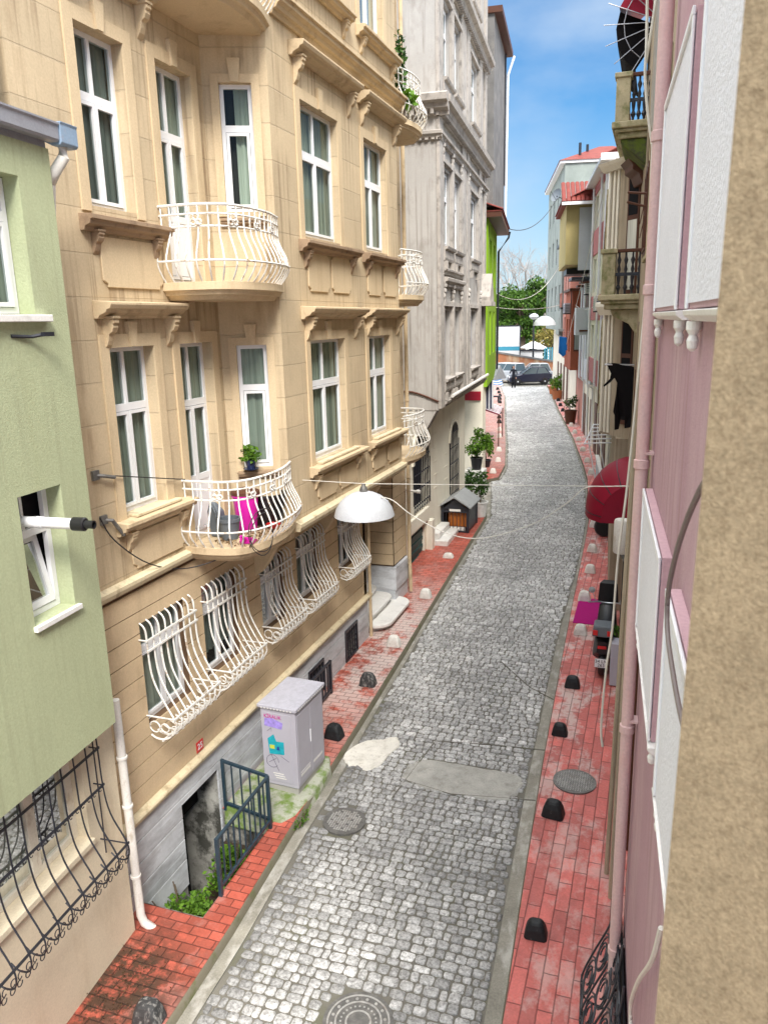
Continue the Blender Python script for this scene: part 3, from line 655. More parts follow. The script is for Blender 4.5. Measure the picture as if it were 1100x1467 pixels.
# ledge and marble base
MB().mould(FW, YA, ME+.12, [(-.02, 0+LZ-.09), (.03, LZ-.09), (.07, LZ-.05), (.085, LZ), (.07, LZ+.03), (0, LZ+.055), (-.02, LZ+.055)]).build('base_ledge', M['cream_ledge'], CB, bevel=.006)
M['dampwall'] = mat('damp_cellar_wall', (.30, .295, .27), var=.6, vs=3, bump=.8, bs=20, stain=(.03, .03, .025), sf=.9, ss=(4, 4, 3), thr=(.45, .58))
BD = (7.45, 8.34, -1.2, .98); BG = [(11.42, 12.02, .32, 1.0), (13.15, 13.75, .5, 1.08)]
MB().wall(FW, YA, ME, -1.2, LZ-.085, [BD]+BG, -.015, .35).build('base_backing', M['dampwall'], CB)
mc = MB(); zz = [-.2, .2, .50, .80, 1.08, LZ-.087]
for za, zb in zip(zz, zz[1:]): mc.band(FW, YA, ME, za, zb-.012, [BD]+BG, -.015, .012)
mc.build('marble_base', M['marble'], CB, bevel=.003, seg=1)
MB().box(FW, BD[0]-.05, BD[1]+.1, -.66, -.62, -1.2, 1.1).build('cellar_shade_sheet', M['dark'], CB)  # black sheet stands in for the shade inside the cellar opening
MB().box(FW, BD[1]+.001, BD[1]+.1, -1.2, -.02, -1.2, 1.0).box(FW, BD[0]-.1, BD[0]-.001, -1.2, -.02, -1.2, 1.0).build('cellar_wall', M['dampwall'], CB)
for a, b, c, e in BG:
    MB().box(FW, a, b, -.34, -.2, c, e).build('window_shade_sheet', M['dark'], CB)  # dark sheet painted as shade behind the cellar light
    q = MB().box(FW, a-.03, a+.02, .0, .035, c-.04, e+.04).box(FW, b-.02, b+.03, .0, .035, c-.04, e+.04).box(FW, a+.02, b-.02, .0, .035, e-.01, e+.04).box(FW, a+.02, b-.02, .0, .035, c-.04, c+.01)
    for k in range(1, 5): q.box(FW, lerp(a, b, k/5)-.009, lerp(a, b, k/5)+.009, .006, .026, c+.01, e-.01)
    for k in range(1, 5): q.box(FW, a+.02, b-.02, .003, .012, lerp(c, e, k/5)-.007, lerp(c, e, k/5)+.007)
    q.build('cellar_grille', M['black_iron'], CB)
# black iron gate leaf standing open beside the cabinet
gt = thing('iron_gate', 'black iron bar gate fixed upright on the marble base behind the grey cabinet', 'gate', (-5.36, 11.9, pz(11.9)))
q = MB(); FGt = Fr((-5.28, 11.0), (-.02, 1))
for u in (0, .92): q.box(FGt, u-.025, u+.025, -.025, .025, pz(11.5), 1.06)
q.box(FGt, 0, .92, -.02, .02, 1.02, 1.06).box(FGt, 0, .92, -.02, .02, pz(11.5)+.06, pz(11.5)+.1)
q.build('gate_frame', M['black_iron'], gt)
q = MB()
for k in range(1, 7): q.box(FGt, .92*k/7-.012, .92*k/7+.012, -.012, .012, pz(11.5)+.1, 1.02)
q.build('gate_bars', M['black_iron'], gt)
# house number
hp = thing('house_number_plate', 'small red house number plate with white 25 above the cellar doorway', 'number plate', (-5.49, 7.97, 1.55))
MB().box(FW, 7.89, 8.05, .004, .014, 1.475, 1.625).build('plate', M['red_plastic'], hp, bevel=.004)
text('25', .12, basis((0, 1, 0), (0, 0, 1), (1, 0, 0), (-5.484, 7.97, 1.55)), M['white'], 'number', hp)
# entrance: side pier with courses, back door, marble steps
FS = Fr((-5.5, 16.28), (-1, 0)); FS.d = Vector((0, -1, 0))
pr = MB(); pb = MB(); z = 1.5
pb.wbox(-6.8, -5.515, 16.295, 17.2, .3, GF).wbox(-6.8, -5.5, 14.3, 14.43, .3, GF)
while z < GF: z1 = min(z+.262, GF); pr.band(FS, -.0, 1.3, z, z1-.014, [], 0, .016); pr.band(FW, 16.264, 17.2, z, z1-.014, [], -.016, 0); z = z1
pb.build('entrance_pier', M['groove'], CB); pr.build('entrance_course', M['course'], CB)
MB().wbox(-6.82, -5.44, 16.22, 17.22, .9, 1.46).wbox(-6.8, -5.47, 16.24, 17.2, .2, .9).build('pier_base', M['marble'], CB, bevel=.01)
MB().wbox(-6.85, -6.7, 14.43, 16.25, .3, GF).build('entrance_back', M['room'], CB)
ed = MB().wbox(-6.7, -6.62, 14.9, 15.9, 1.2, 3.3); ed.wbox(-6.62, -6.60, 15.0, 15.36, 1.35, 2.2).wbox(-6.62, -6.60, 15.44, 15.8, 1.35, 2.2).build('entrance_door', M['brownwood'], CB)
MB().wbox(-6.6, -5.45, 14.43, 16.26, GF-.5, GF-.02).build('entrance_lintel', M['cream_smooth'], CB)
def roundslab(x0, x1, y0, y1, z0, z1):
    r = (x1-x0)*.48; ring = [(x0, y1), (x0, y0)] + [(x1 - r + r*math.sin(a*math.pi/12), y0 + r - r*math.cos(a*math.pi/12)) for a in range(7)] + [(x1 - r + r*math.cos(a*math.pi/12), y1 - r + r*math.sin(a*math.pi/12)) for a in range(7)]
    return ring, z0, z1
zb = pz(15.4)
stp = MB()
for x0, x1, y0, y1, z0, z1 in ((-5.9, -5.12, 14.58, 16.5, zb+.10, zb+.17), (-6.1, -5.48, 14.62, 16.22, zb+.29, zb+.35), (-6.5, -5.84, 14.5, 16.22, zb+.46, zb+.52)): stp.prism(roundslab(x0, x1, y0, y1, 0, 0)[0], z0, z1)
for x1, z0, z1, y0, y1 in ((-5.19, .2, zb+.10, 14.64, 16.44), (-5.54, zb+.17, zb+.29, 14.62, 16.2), (-5.9, zb+.35, zb+.46, 14.5, 16.2)): stp.prism(roundslab(-6.4, x1, y0, y1, 0, 0)[0], z0, z1)
stp.build('doorstep', M['marble_white'], CB, bevel=.012)
# rain pipe by the entrance and one at the far corner
MB().tube([(-5.44, 14.47, .42), (-5.44, 14.47, GF)], .035, 10).build('downpipe', M['cream_trim'], CB, smooth=True)
pp = MB().tube(smoothpath([(-5.40, 17.16, TOP), (-5.40, 17.16, 1.6), (-5.38, 17.12, 1.3), (-5.36, 17.1, .6)], 4), .045, 10)
for z in (2.2, 3.4, 5.2): pp.lathe((-5.40, 17.16, z), [(.045, 0), (.056, .005), (.056, .05), (.045, .055)], 10)
pp.build('downpipe', M['cream_trim'], CB, smooth=True)
# ------------------------------------------------------------------ pistachio house in the near left
GB = thing('corner_house', 'pistachio green house with ivory ground floor and grey gutter', 'house', (-6.2, 3.5, .1))
FG = Fr((-5.0, 5.84), (-.07, 1)); FL = Fr((-5.30, 6.0), (-.07, 1))
W1 = (-1.42, -.42, 7.13, 8.22); W2 = (-.93, -.38, 4.52, 5.66); W3 = (-1.95, -.42, 1.88, 2.95)
MB().wall(FG, -9, 0, 3.11, 8.50, [W1, W2], 0, .22).quad(FG.p(0, 0, 3.11), FG.p(0, -3, 3.11), FG.p(0, -3, 8.5), FG.p(0, 0, 8.5)).quad(FG.p(-9, 0, 3.11), FG.p(0, 0, 3.11), FG.p(0, -1, 3.11), FG.p(-9, -1, 3.11)).build('wall', M['green'], GB)
MB().wall(FL, -9, .12, -.1, 3.12, [W3], 0, .2).quad(FL.p(.12, 0, -.1), FL.p(.12, -2, -.1), FL.p(.12, -2, 3.1), FL.p(.12, 0, 3.1)).build('ground_floor_wall', M['ivory'], GB)
MB().box(FG, -9, .0, -2.5, -.60, 8.5, 13.5).build('attic_wall', M['greybeige'], GB)
MB().box(FG, -9, -.02, -3, -.01, 8.5, 8.56).build('roof', M['zinc'], GB)
MB().box(FG, -8.9, -.05, -2.6, -.9, .4, 8.4).build('dark_core', M['dark'], GB)  # hidden dark block added behind the walls against light leaks
window(FG, W1[0]+.01, W1[1]-.01, W1[2]+.01, W1[3]-.01, -.15, GB, .72, 2, 'curtain')
MB().box(FG, W1[0]-.1, W1[1]+.13, -.2, .07, W1[2]-.06, W1[2]-.002).build('window_sill', M['marble_white'], GB, bevel=.006)
# lower window: upper light dark with the flue, lower sash tilted open
f = MB(); a, b, c, e = W2; D = -.16
f.box(FG, a, a+.06, D-.05, D, c, e).box(FG, b-.06, b, D-.05, D, c, e).box(FG, a+.06, b-.06, D-.05, D, c, c+.06).box(FG, a+.06, b-.06, D-.05, D, 5.24, 5.31).box(FG, a+.06, b-.06, D-.05, D, e-.04, e).box(FG, a+.2, a+.23, D-.05, D, 5.31, e-.04)
wn = f.build('window', M['white'], GB, bevel=.004)
q = MB().box(FG, a-.05, b+.05, D-.14, D-.12, c, e); q.build('room_shade_sheet', M['dark'], wn)  # dark sheet in place of the room's shade
s = MB(); ti = lambda z: -.004 - .13*(z - c - .07)/(5.24 - c - .07)     # the sash leans inwards at the top
def tilt(u0, u1, z0, z1): s.loft([[FG.p(u, D+.015+ti(z)+dd, z) for u, dd in ((u0, 0), (u1, 0), (u1, -.05), (u0, -.05))] for z in (z0, z1)])
tilt(a+.09, a+.15, c+.07, 5.22); tilt(b-.13, b-.07, c+.07, 5.22); tilt(a+.15, b-.13, c+.07, c+.13); tilt(a+.15, b-.13, 5.16, 5.22)
s.build('sash', M['white'], wn)
MB().quad(*[FG.p(u, D+ti(z)-.005, z) for u, z in ((a+.15, c+.13), (b-.13, c+.13), (b-.13, 5.16), (a+.15, 5.16))]).build('pane', M['glass'], wn)
MB().box(FG, a-.02, b+.05, -.2, .04, c-.05, c-.002).build('window_sill', M['marble_white'], GB, bevel=.005)
fl = thing('flue_pipe', 'white horizontal boiler flue with black cap sticking out of the green wall window', 'flue pipe', (-4.9, 5.15, 5.42))
ax = (FG.d + FG.u*.02).normalized(); p0 = FG.p(-.74, -.2, 5.40)
MB().lathe(p0, [(.048, 0), (.048, .2), (.052, .2), (.052, .26), (.048, .26), (.048, .56)], 20, ax).build('pipe', M['white'], fl, smooth=True)
MB().lathe(p0 + ax*.555, [(.05, 0), (.06, .005), (.06, .11), (.05, .12), (.036, .12), (.036, .2), (.026, .2), (.026, .13)], 20, ax).build('cap', M['black_plastic'], fl, smooth=True)
# gutter
gu = MB().loft([[FG.p(u, d, z) for d, z in ((-.05, 8.59), (.02, 8.55), (.09, 8.55), (.105, 8.57), (.105, 8.67), (.12, 8.685), (.12, 8.70), (-.05, 8.71))] for u in (-9, .02)])
gu.build('gutter', M['zinc'], GB)
M['blue_zinc'] = mat('painted_gutter_end', (.24, .33, .44), rough=.45, var=.2, bump=.1, stain=(.4, .3, .3), sf=.4, ss=(9, 9, 9))
MB().loft([[FG.p(u, d, z) for d, z in ((-.06, 8.57), (.02, 8.53), (.10, 8.53), (.12, 8.55), (.12, 8.69), (.13, 8.715), (-.06, 8.72))] for u in (.03, .26)]).build('gutter_end', M['blue_zinc'], GB, bevel=.006)
MB().tube([FG.p(.13, .05, 8.56), FG.p(.13, .05, 8.45), FG.p(.08, -.02, 8.33), FG.p(.10, -.1, 8.24), FG.p(.12, -.2, 7.6), FG.p(.14, -.28, 3.2)], .05, 12).build('gutter_outlet', M['pipe_white'], GB, smooth=True)
dp = MB().tube([FG.p(-.10, -.50, 13.5), FG.p(-.02, -.47, 8.62)], .055, 12)
dp.build('downpipe', M['pipe_white'], GB, smooth=True)
dp = MB().tube([FL.p(.17, .05, 3.15), FL.p(.17, .06, .45), FL.p(.19, .08, .33), FL.p(.22, .20, .22)], .048, 12)
for z in (2.45, 1.85, .95): dp.lathe(FL.p(.17, .055, z), [(.048, 0), (.06, .004), (.06, .03), (.048, .034)], 12)
dp.build('downpipe', M['pipe_white'], GB, smooth=True)
MB().tube([FG.p(-.75, .0, 6.96), FG.p(-.55, .03, 6.95), FG.p(-.44, .10, 6.97)], .016, 6).box(FG, -.50, -.38, .09, .13, 6.95, 6.985).build('cable_bracket', M['black_iron'], GB)
# ground floor window: pale timber frame, dark panes, stone sill, black scroll basket
f = MB(); a, b, c, e = W3; D = -.14
for u0, u1 in ((a, a+.09), (-1.09, -.97), (b-.10, b)): f.box(FL, u0, u1, D-.06, D, c, e)
f.box(FL, a+.09, -1.09, D-.06, D, c, c+.07).box(FL, -.97, b-.10, D-.06, D, c, c+.07).box(FL, a+.09, -1.09, D-.06, D, e-.07, e).box(FL, -.97, b-.10, D-.06, D, e-.07, e)
M['oldframe'] = mat('old_window_paint', (.72, .67, .57), rough=.6, var=.15, bump=.2, stain=(.33, .2, .09), sf=.6, ss=(8, 8, 4))
wn = f.build('window', M['oldframe'], GB, bevel=.004)
MB().quad(*[FL.p(u, D-.03, z) for u, z in ((a+.09, c+.07), (b-.1, c+.07), (b-.1, e-.07), (a+.09, e-.07))]).build('pane', M['glass'], wn)
MB().box(FL, a+.05, -1.05, D-.12, D-.1, c, e).build('curtain', M['curtain_pale'], wn)
MB().box(FL, -1.05, b-.02, D-.5, D-.46, c-.3, e+.3).build('room_shade_sheet', M['dark'], wn)  # black sheet painted as the shade of the room
MB().box(FL, a-.1, b+.02, -.19, .05, c-.07, c-.002).build('window_sill', M['ivory'], GB, bevel=.008)
q = MB(); ub = [lerp(-2.9, -.28, i/14) for i in range(15)]
prof = smoothpath([(.10, 3.10, 0), (.11, 2.85, 0), (.12, 2.40, 0), (.17, 2.10, 0), (.30, 1.84, 0), (.345, 1.70, 0), (.31, 1.58, 0), (.2, 1.56, 0), (.12, 1.62, 0)], 4)
for u in ub: q.tube([FL.p(u, p.x, p.y) for p in prof], .0085, 6)
for z, d in ((2.84, .112), (2.42, .12), (1.76, .335)): q.box(FL, -2.95, -.25, d-.012, d+.002, z-.012, z+.012)
for i in range(14):
    u = (ub[i]+ub[i+1])/2
    for k, (zz, dd, rr, sg) in enumerate(((2.40, .12, .035, 1), (1.68, .35, .045, 1), (1.60, .33, .042, -1))):
        for side in (-1, 1):
            q.tube([FL.p(u + side*.05 + rr*.8*math.cos(a_*.62)*(1-a_*.05), dd, zz + sg*rr*math.sin(a_*.62)*(1-a_*.05)) for a_ in range(10)], .005, 4)
for u in (-.27,):                          # end cheek back to the wall
    for z in (2.84, 2.42, 1.76): q.tube([FL.p(u, 0, z), FL.p(u, interp(-z, [-2.84, -2.42, -1.76], [.112, .12, .335]), z)], .008, 5)
    q.tube([FL.p(u, .05, 2.95), FL.p(u, .05, 1.6)], .008, 5)
q.build('window_grille', M['black_iron'], GB, smooth=True)

# ------------------------------------------------------------------ grey ornate building beyond the cream one
GY = thing('ornate_grey_building', 'weathered grey ornate building with overhanging upper floors and white ground floor', 'building', (-7, 23, .5))
FY = Fr((-5.3, 19.6), (-.08, 1)); FYG = Fr((-5.9, 17.3), (-.02, 1)); YL = 8.95
rows = [(5.50, 7.26), (8.85, 10.72), (12.75, 14.5), (16.0, 17.6)]
hol = []
for z0, z1 in rows: hol += [(.62, 1.72, z0, z1), (2.18, 3.28, z0, z1), (5.35, 6.75, z0, z1)]
w = MB().wall(FY, 0, YL, 4.72, 19.0, hol, 0, .22)
w.quad(FY.p(0, 0, 4.72), FY.p(0, -5, 4.72), FY.p(0, -5, 19), FY.p(0, 0, 19)).quad(FY.p(YL, 0, 4.72), FY.p(YL, -5, 4.72), FY.p(YL, -5, 19), FY.p(YL, 0, 19))
w.quad(FY.p(0, 0, 4.72), FY.p(YL, 0, 4.72), FY.p(YL, -2, 4.72), FY.p(0, -2, 4.72))
w.build('wall', M['grey'], GY)
MB().box(FY, .2, YL-.2, -4.8, -.45, 4.8, 18.9).build('dark_core', M['dark'], GY)  # dark block added inside the shell, keeps light out
MB().box(FY, -.15, YL+.15, -5, .15, 19.0, 19.3).build('roof', M['grey_trim'], GY)
for j, (z0, z1) in enumerate(rows):
    for u0, u1 in ((.62, 1.72), (2.18, 3.28), (5.35, 6.75)):
        if j == 0:
            q = MB()
            for k in range(4): q.box(FY, lerp(u0, u1, k/4)+.01, lerp(u0, u1, (k+1)/4)-.01, -.16, -.12, z0+.02, z1-.02)
            q.build('shutter', M['shutter'], GY)
        else: window(FY, u0+.02, u1-.02, z0+.01, z1-.01, -.07, GY, .66, 2, 'curtain_dark', fw=.09)
g_, ch = MB(), MB()
PIL = ((-.02, .48), (3.62, 4.35), (4.55, 5.02), (7.2, 7.75), (8.5, 8.97))
for u0, u1 in PIL: g_.box(FY, u0, u1, -.02, .07, 4.76, 19)
for u in (1.95,): g_.box(FY, u-.12, u+.12, -.02, .09, 5.2, 7.5).box(FY, u-.12, u+.12, -.02, .09, 8.6, 11).box(FY, u-.12, u+.12, -.02, .09, 12.5, 14.8)
g_.build('pilaster', M['grey_trim'], GY, bevel=.01, seg=1)
def gmould(z, s, u0=-.1, u1=None):
    u1 = u1 or YL+.1; m_ = MB(); pr_ = [(0, 0), (.06*s, 0), (.08*s, .08*s), (.2*s, .14*s), (.22*s, .24*s), (.34*s, .28*s), (.36*s, .42*s), (.3*s, .46*s), (0, .5*s)]
    m_.mould(FY, u0, u1, [(d, z+h) for d, h in pr_]); 
    n = int((u1-u0)/.16)
    for k in range(n): m_.box(FY, u0+.04+k*.16, u0+.12+k*.16, 0, .2*s, z+.02*s, z+.13*s)
    m_.mould(Fr(FY.p(u0, 0, 0).to_tuple()[:2], FY.d), -4, .0, [(-0, z)] + [(d, z+h) for d, h in pr_]) if False else None
    return m_
CSD = Fr(FY.p(0, 0, 0).to_tuple()[:2], -FY.d)    # the side wall facing down the street
def sidemould(m_, z, s):
    pr_ = [(0, 0), (.06*s, 0), (.08*s, .08*s), (.2*s, .14*s), (.22*s, .24*s), (.34*s, .28*s), (.36*s, .42*s), (.3*s, .46*s), (0, .5*s)]
    F_ = Fr(FY.p(0, 0, 0).to_tuple()[:2], -FY.d); F_.d = -FY.u
    m_.mould(F_, -.30*s, 3.5, [(d, z+h) for d, h in pr_])
    for k in range(20): m_.box(F_, .04+k*.16, .12+k*.16, 0, .2*s, z+.02*s, z+.13*s)
for z, s in ((11.75, 1.0), (11.22, .45), (15.0, .9), (7.85, .5), (8.15, .35), (4.74, .35)):
    m_ = gmould(z, s, -.1 if z > 9 else .5, YL+.1 if z > 9 or z < 5 else 3.6)
    if z > 9: sidemould(m_, z, s)
    m_.build('cornice', M['grey_trim'], GY)
for j, (z0, z1) in enumerate(rows):
    for u0, u1 in ((.5, 1.85), (2.05, 3.42), (5.15, 6.95)):
        q = MB()
        q.mould(FY, u0, u1, [(0, z0-.36), (.08, z0-.36), (.1, z0-.3), (.1, z0-.1), (.16, z0-.08), (.18, z0-.02), (0, z0-.001)])
        for u in (u0+.12, u1-.12): q.box(FY, u-.07, u+.07, 0, .15, z0-.58, z0-.37)
        for u in (u0+.02, u1-.02): q.box(FY, u-.06, u+.06, 0, .07, z0, z1+.1)
        q.box(FY, u0-.04, u1+.04, 0, .09, z1+.1, z1+.2)
        q.build('window_surround', M['grey_trim'], GY)
    for u in (.55, 1.95, 3.4, 4.8, 7.5, 8.7):   # carved corbels between lights and on the pilasters
        q = MB()
        for zc in (z1+.42,):
            for k in range(4): q.lathe(FY.p(u + R.uniform(-.04, .04), .055, zc - .13*k + .2), [(0.01, -.09), (.075-.012*k, -.04), (.08-.014*k, .02), (.02, .08)], 7)
        q.build('carved_ornament', M['carved'], GY, smooth=True)
# little pediment
q = MB(); fpoly(q, FY, [(7.9, 7.6), (9.05, 7.6), (9.05, 7.75), (8.5, 8.55), (7.9, 7.75)], 0, .35).box(FY, 7.8, 9.1, 0, .4, 7.45, 7.6)
q.build('pediment', M['grey_trim'], GY)
# curved corbel under the corner
q = MB(); q.loft([[FY.p(u, d, z) for d, z in ((-.05, 4.74), (-2.0, 4.74), (-2.0, 3.9), (-.75, 3.9), (-.35, 4.2))] for u in (.02, .6)])
q.build('corner_corbel', M['grey'], GY)
q = MB().tube(smoothpath([FY.p(-.03, -1.7, 4.9), FY.p(-.04, -1.3, 5.15), FY.p(-.04, -.7, 5.2), FY.p(-.03, .0, 4.95)], 5), .025, 5); q.build('cable', M['brownwood'], GY)
MB().tube([FY.p(1.2, .16, 4.98), FY.p(5, .16, 5.0), FY.p(8.95, .16, 5.02)], .05, 8).build('drain_pipe', M['pipe_white'], GY, smooth=True)
# ground floor
gh = [(2.0, 3.65, 1.95, 4.1), (6.2, 7.4, 1.35, 3.85), (1.52, 3.08, .52, 1.42)]
MB().wall(FYG, -.05, 8.5, .3, 4.74, gh, 0, .25).quad(FYG.p(8.5, 0, .3), FYG.p(8.5, -2.5, .3), FYG.p(8.5, -2.5, 4.7), FYG.p(8.5, 0, 4.7)).build('ground_floor_wall', M['offwhite'], GY)
MB().wbox(-8.6, -6.29, 29.72, 30.3, .4, 4.7).build('end_pier', M['offwhite'], GY)
for a, b, c, e in gh: MB().box(FYG, a, b, -.4, -.24, c, e).build('window_shade_sheet', M['dark'], GY)  # dark sheets painted as shade in the openings
def barred(F, o, n, archtop, nm='window_grille', d=.03):
    a, b, c, e = o; q = MB(); W = b-a
    for k in range(n+1):
        u = lerp(a, b, k/n); top = e - (W*.5*(1 - math.sqrt(max(0, 1-((u-(a+b)/2)/(W/2))**2))) if archtop else 0)
        q.tube([F.p(u, d, c), F.p(u, d, top)], .014, 5)
    for k in range(5): q.box(F, a, b, d-.012, d+.01, lerp(c, e, (k+.4)/5)-.014, lerp(c, e, (k+.4)/5)+.014)
    return q.build(nm, M['black_iron'], GY)
barred(FYG, gh[0], 9, True); barred(FYG, gh[1], 6, True)
for a, b, c, e in gh[:2]:                # arched heads
    q = MB()
    n = 12; ctr = (a+b)/2; r = (b-a)/2
    arc = [(ctr + r*math.cos(math.pi*k/n), e - r + r*math.sin(math.pi*k/n)) for k in range(n+1)]
    for k in range(n):
        (ua, za), (ub_, zb_) = arc[k], arc[k+1]
        q.quad(FYG.p(ua, -.03, za), FYG.p(ub_, -.03, zb_), FYG.p(ub_, -.03, e+.001), FYG.p(ua, -.03, e+.001))
        q.loft([[FYG.p(ua + (ua-ctr)*s_, d_, za + (za-e+r)*s_) for s_, d_ in ((0, -.03), (0, .05), (.16, .05), (.16, -.03))], [FYG.p(ub_ + (ub_-ctr)*s_, d_, zb_ + (zb_-e+r)*s_) for s_, d_ in ((0, -.03), (0, .05), (.16, .05), (.16, -.03))]])
    q.build('arch_moulding', M['offwhite'], GY)
q = MB()
for u, z in [(u, z) for u in (1.6, 4.4, 5.7) for z in (2.2, 2.6, 3.0, 3.4, 3.8)]: q.box(FYG, u-.16, u+.16, 0, .012, z-.018, z+.018)
q.build('rustication', M['offwhite'], GY)
q = MB()
for k in range(8): q.box(FYG, 1.52, 3.08, -.08, -.05-.02*(k % 2), .52+.9*k/8, .52+.9*(k+1)/8-.012)
M['teal'] = mat('dark_teal_shutter', (.012, .06, .06), rough=.5, var=.2, bump=.1)
q.build('cellar_shutter', M['teal'], GY)
MB().box(FYG, 1.35, 3.3, .002, .1, 1.52, 1.9).box(FYG, 3.2, 3.5, .002, .2, .5, 1.5).build('stone_ledge', M['offwhite'], GY, bevel=.02)
MB().box(FYG, 3.6, 5.1, .0, .55, pz(21)-.1, pz(21)+.16).box(FYG, 3.7, 5.0, .0, .28, pz(21)+.16, pz(21)+.36).build('doorstep', M['marble_white'], GY, bevel=.03)
MB().wbox(-7.0, -6.35, 29.64, 29.70, 3.95, 4.3).build('shop_sign', M['sign_red'], GY, bevel=.01)
MB().tube([FYG.p(.2, .02, 3.05), FYG.p(.2, .6, 3.0), FYG.p(.2, .62, 2.99)], .03, 8).lathe(FYG.p(.2, .6, 3.0), [(.045, 0), (.045, .09)], 10, FYG.d).build('vent_pipe', M['pipe_white'], GY, smooth=True)
# ------------------------------------------------------------------ lime house and dark old building behind it
LM = thing('lime_house', 'narrow lime green house with red tile eave past the grey building', 'house', (-7.6, 33, .8))
FM = Fr((-6.16, 29.9), (-.140, 1))
w = MB().wall(FM, 0, 6.05, 4.45, 10.9, [(1.2, 2.3, 5.6, 7.3), (3.7, 4.8, 5.6, 7.3), (1.2, 2.3, 8.3, 10), (3.7, 4.8, 8.3, 10)], 0, .18)
w.quad(FM.p(6.05, 0, 4.45), FM.p(6.05, -4, 4.45), FM.p(6.05, -4, 10.9), FM.p(6.05, 0, 10.9)).quad(FM.p(0, 0, 4.45), FM.p(0, -4, 4.45), FM.p(0, -4, 10.9), FM.p(0, 0, 10.9)).quad(FM.p(0, 0, 4.45), FM.p(6.05, 0, 4.45), FM.p(6.05, -1.4, 4.45), FM.p(0, -1.4, 4.45))
w.build('wall', M['lime'], LM)
MB().box(FM, .3, 5.9, -4, -1.0, .6, 4.5).build('ground_floor_wall', M['offwhite'], LM)
for u0 in (1.2, 3.7):
    for z0 in (5.6, 8.3): window(FM, u0+.02, u0+1.08, z0+.01, z0+1.69, -.1, LM, .66, 2, 'curtain_pale')
q = MB()
for k in range(34):                      # clay tile rows running down to the eave
    u = -.25 + k*.2
    q.loft([[FM.p(u + .1*math.cos(a*math.pi/5), d, z + .055*math.sin(a*math.pi/5)) for a in range(6)] for d, z in ((.55, 10.86), (-2.4, 11.9))], close=False)
q.box(FM, -.3, 6.6, -2.4, .52, 10.80, 10.84)
q.build('roof', M['tile'], LM)
MB().box(FM, -.28, 6.58, -.1, .50, 10.62, 10.79).build('eave_board', M['brownwood'], LM)
MB().tube([FM.p(6.4, .55, 10.75), FM.p(6.4, .5, 10.5), FM.p(6.05, .08, 9.9), FM.p(6.05, .06, 4.5)], .05, 8).build('downpipe', M['black_iron'], LM, smooth=True)
DK = thing('old_stone_building', 'tall dark stained building with white drainpipe rising behind the lime house', 'building', (-8.5, 33, .8))
FD = Fr((-6.02, 30.2), (-.10, 1))
MB().box(FD, 0, 4.35, -6, -.9, .6, 11).box(FD, -.3, 4.35, -6, 0, 11, 17.3).build('wall', M['darkstone'], DK)
MB().box(FD, -.4, 4.6, -6.2, .28, 17.3, 17.5).build('eave', M['brownwood'], DK)
q = MB().box(FD, 4.05, 4.34, .003, .05, 12.4, 17.28); q.build('side_board', M['black_iron'], DK)
MB().tube([FD.p(4.5, .34, 17.3), FD.p(4.45, .1, 16.6), FD.p(4.42, .06, 11)], .05, 8).build('downpipe', M['white'], DK, smooth=True)
# ------------------------------------------------------------------ near right: tan wall, pink building
UD = (-.064, 1)
FP = Fr((.35, 0), UD, -1)
TB = thing('tan_wall_building', 'rough tan stuccoed wall very close beside the pink wall', 'building', (.6, -2, .0))
FT = Fr((.115, 0), UD, -1)
def tanring(z, e): return [FT.p(u, d, z) for u, d in ((e, 0), (e-.26, -.45), (e-.26, -.9), (e+.03, -.9), (e+.03, -.04))]
MB().loft([tanring(z, e) for z, e in ((-.3, 1.04), (5.6, 1.04), (8.2, .80), (11.6, .80))]).build('wall', M['tan'], TB)
PB = thing('pink_building', 'pink stuccoed building with white window surrounds and pink drainpipe', 'building', (1.5, 3.6, .1))
MB().box(FP, .8, 5.50, -7, -.0001, -.2, 11.5).build('wall', M['pink'], PB)
MB().box(FP, 1.09, 5.50, -6, .035, -.2, .62).build('plinth', M['palegrey'], PB, bevel=.01)
MB().box(FP, 1.09, 5.50, -6, .016, .62, 1.75).build('lower_band', M['offwhite'], PB, bevel=.006)
def surround(u0, u1, z0, z1):
    s = MB().box(FP, u0, u1, 0, .045, z0, z1).build('window_surround', M['pink_trim'], PB, bevel=.004)
    MB().box(FP, u0+.02, u1-.02, .045, .052, z0+.02, z1-.02).build('white_panel', M['white_stucco'], s)
    q = MB().box(FP, u0, u1, .05, .064, z1-.035, z1).box(FP, u0, u0+.03, .05, .062, z0, z1-.035).box(FP, u1-.03, u1, .05, .062, z0, z1-.035)
    q.build('edge_moulding', M['white'], s, bevel=.004)
    q = MB().mould(FP, u0-.05, u1+.05, [(0, z0-.045), (.03, z0-.045), (.05, z0-.03), (.058, z0-.025), (.062, z0-.006), (0, z0)])
    for u in (u0+.06, u1-.06):
        q.lathe(FP.p(u, .03, z0-.155), [(.004, 0), (.018, .012), (.022, .04), (.014, .06), (.026, .08), (.026, .11)], 14)
    q.build('surround_sill', M['marble_white'], s, bevel=.003)
    return s
for a, b in ((3.63, 5.16), (1.2, 3.20)):
    surround(a, b, 7.02, 8.17); surround(a, b, 4.98, 5.92)
# recessed cream reveal of the nearer upper window
pi = MB().tube([FP.p(5.30, .07, 11.5), FP.p(5.30, .07, .4)], .042, 16)
for z in (8.0, 7.12, 6.02, 4.1, 2.2, 10.4): pi.lathe(FP.p(5.30, .07, z), [(.042, 0), (.051, .006), (.051, .06), (.042, .066)], 16).box(FP, 5.25, 5.35, 0, .05, z+.1, z+.115)
pi.build('downpipe', M['pink_pipe'], PB, smooth=True)
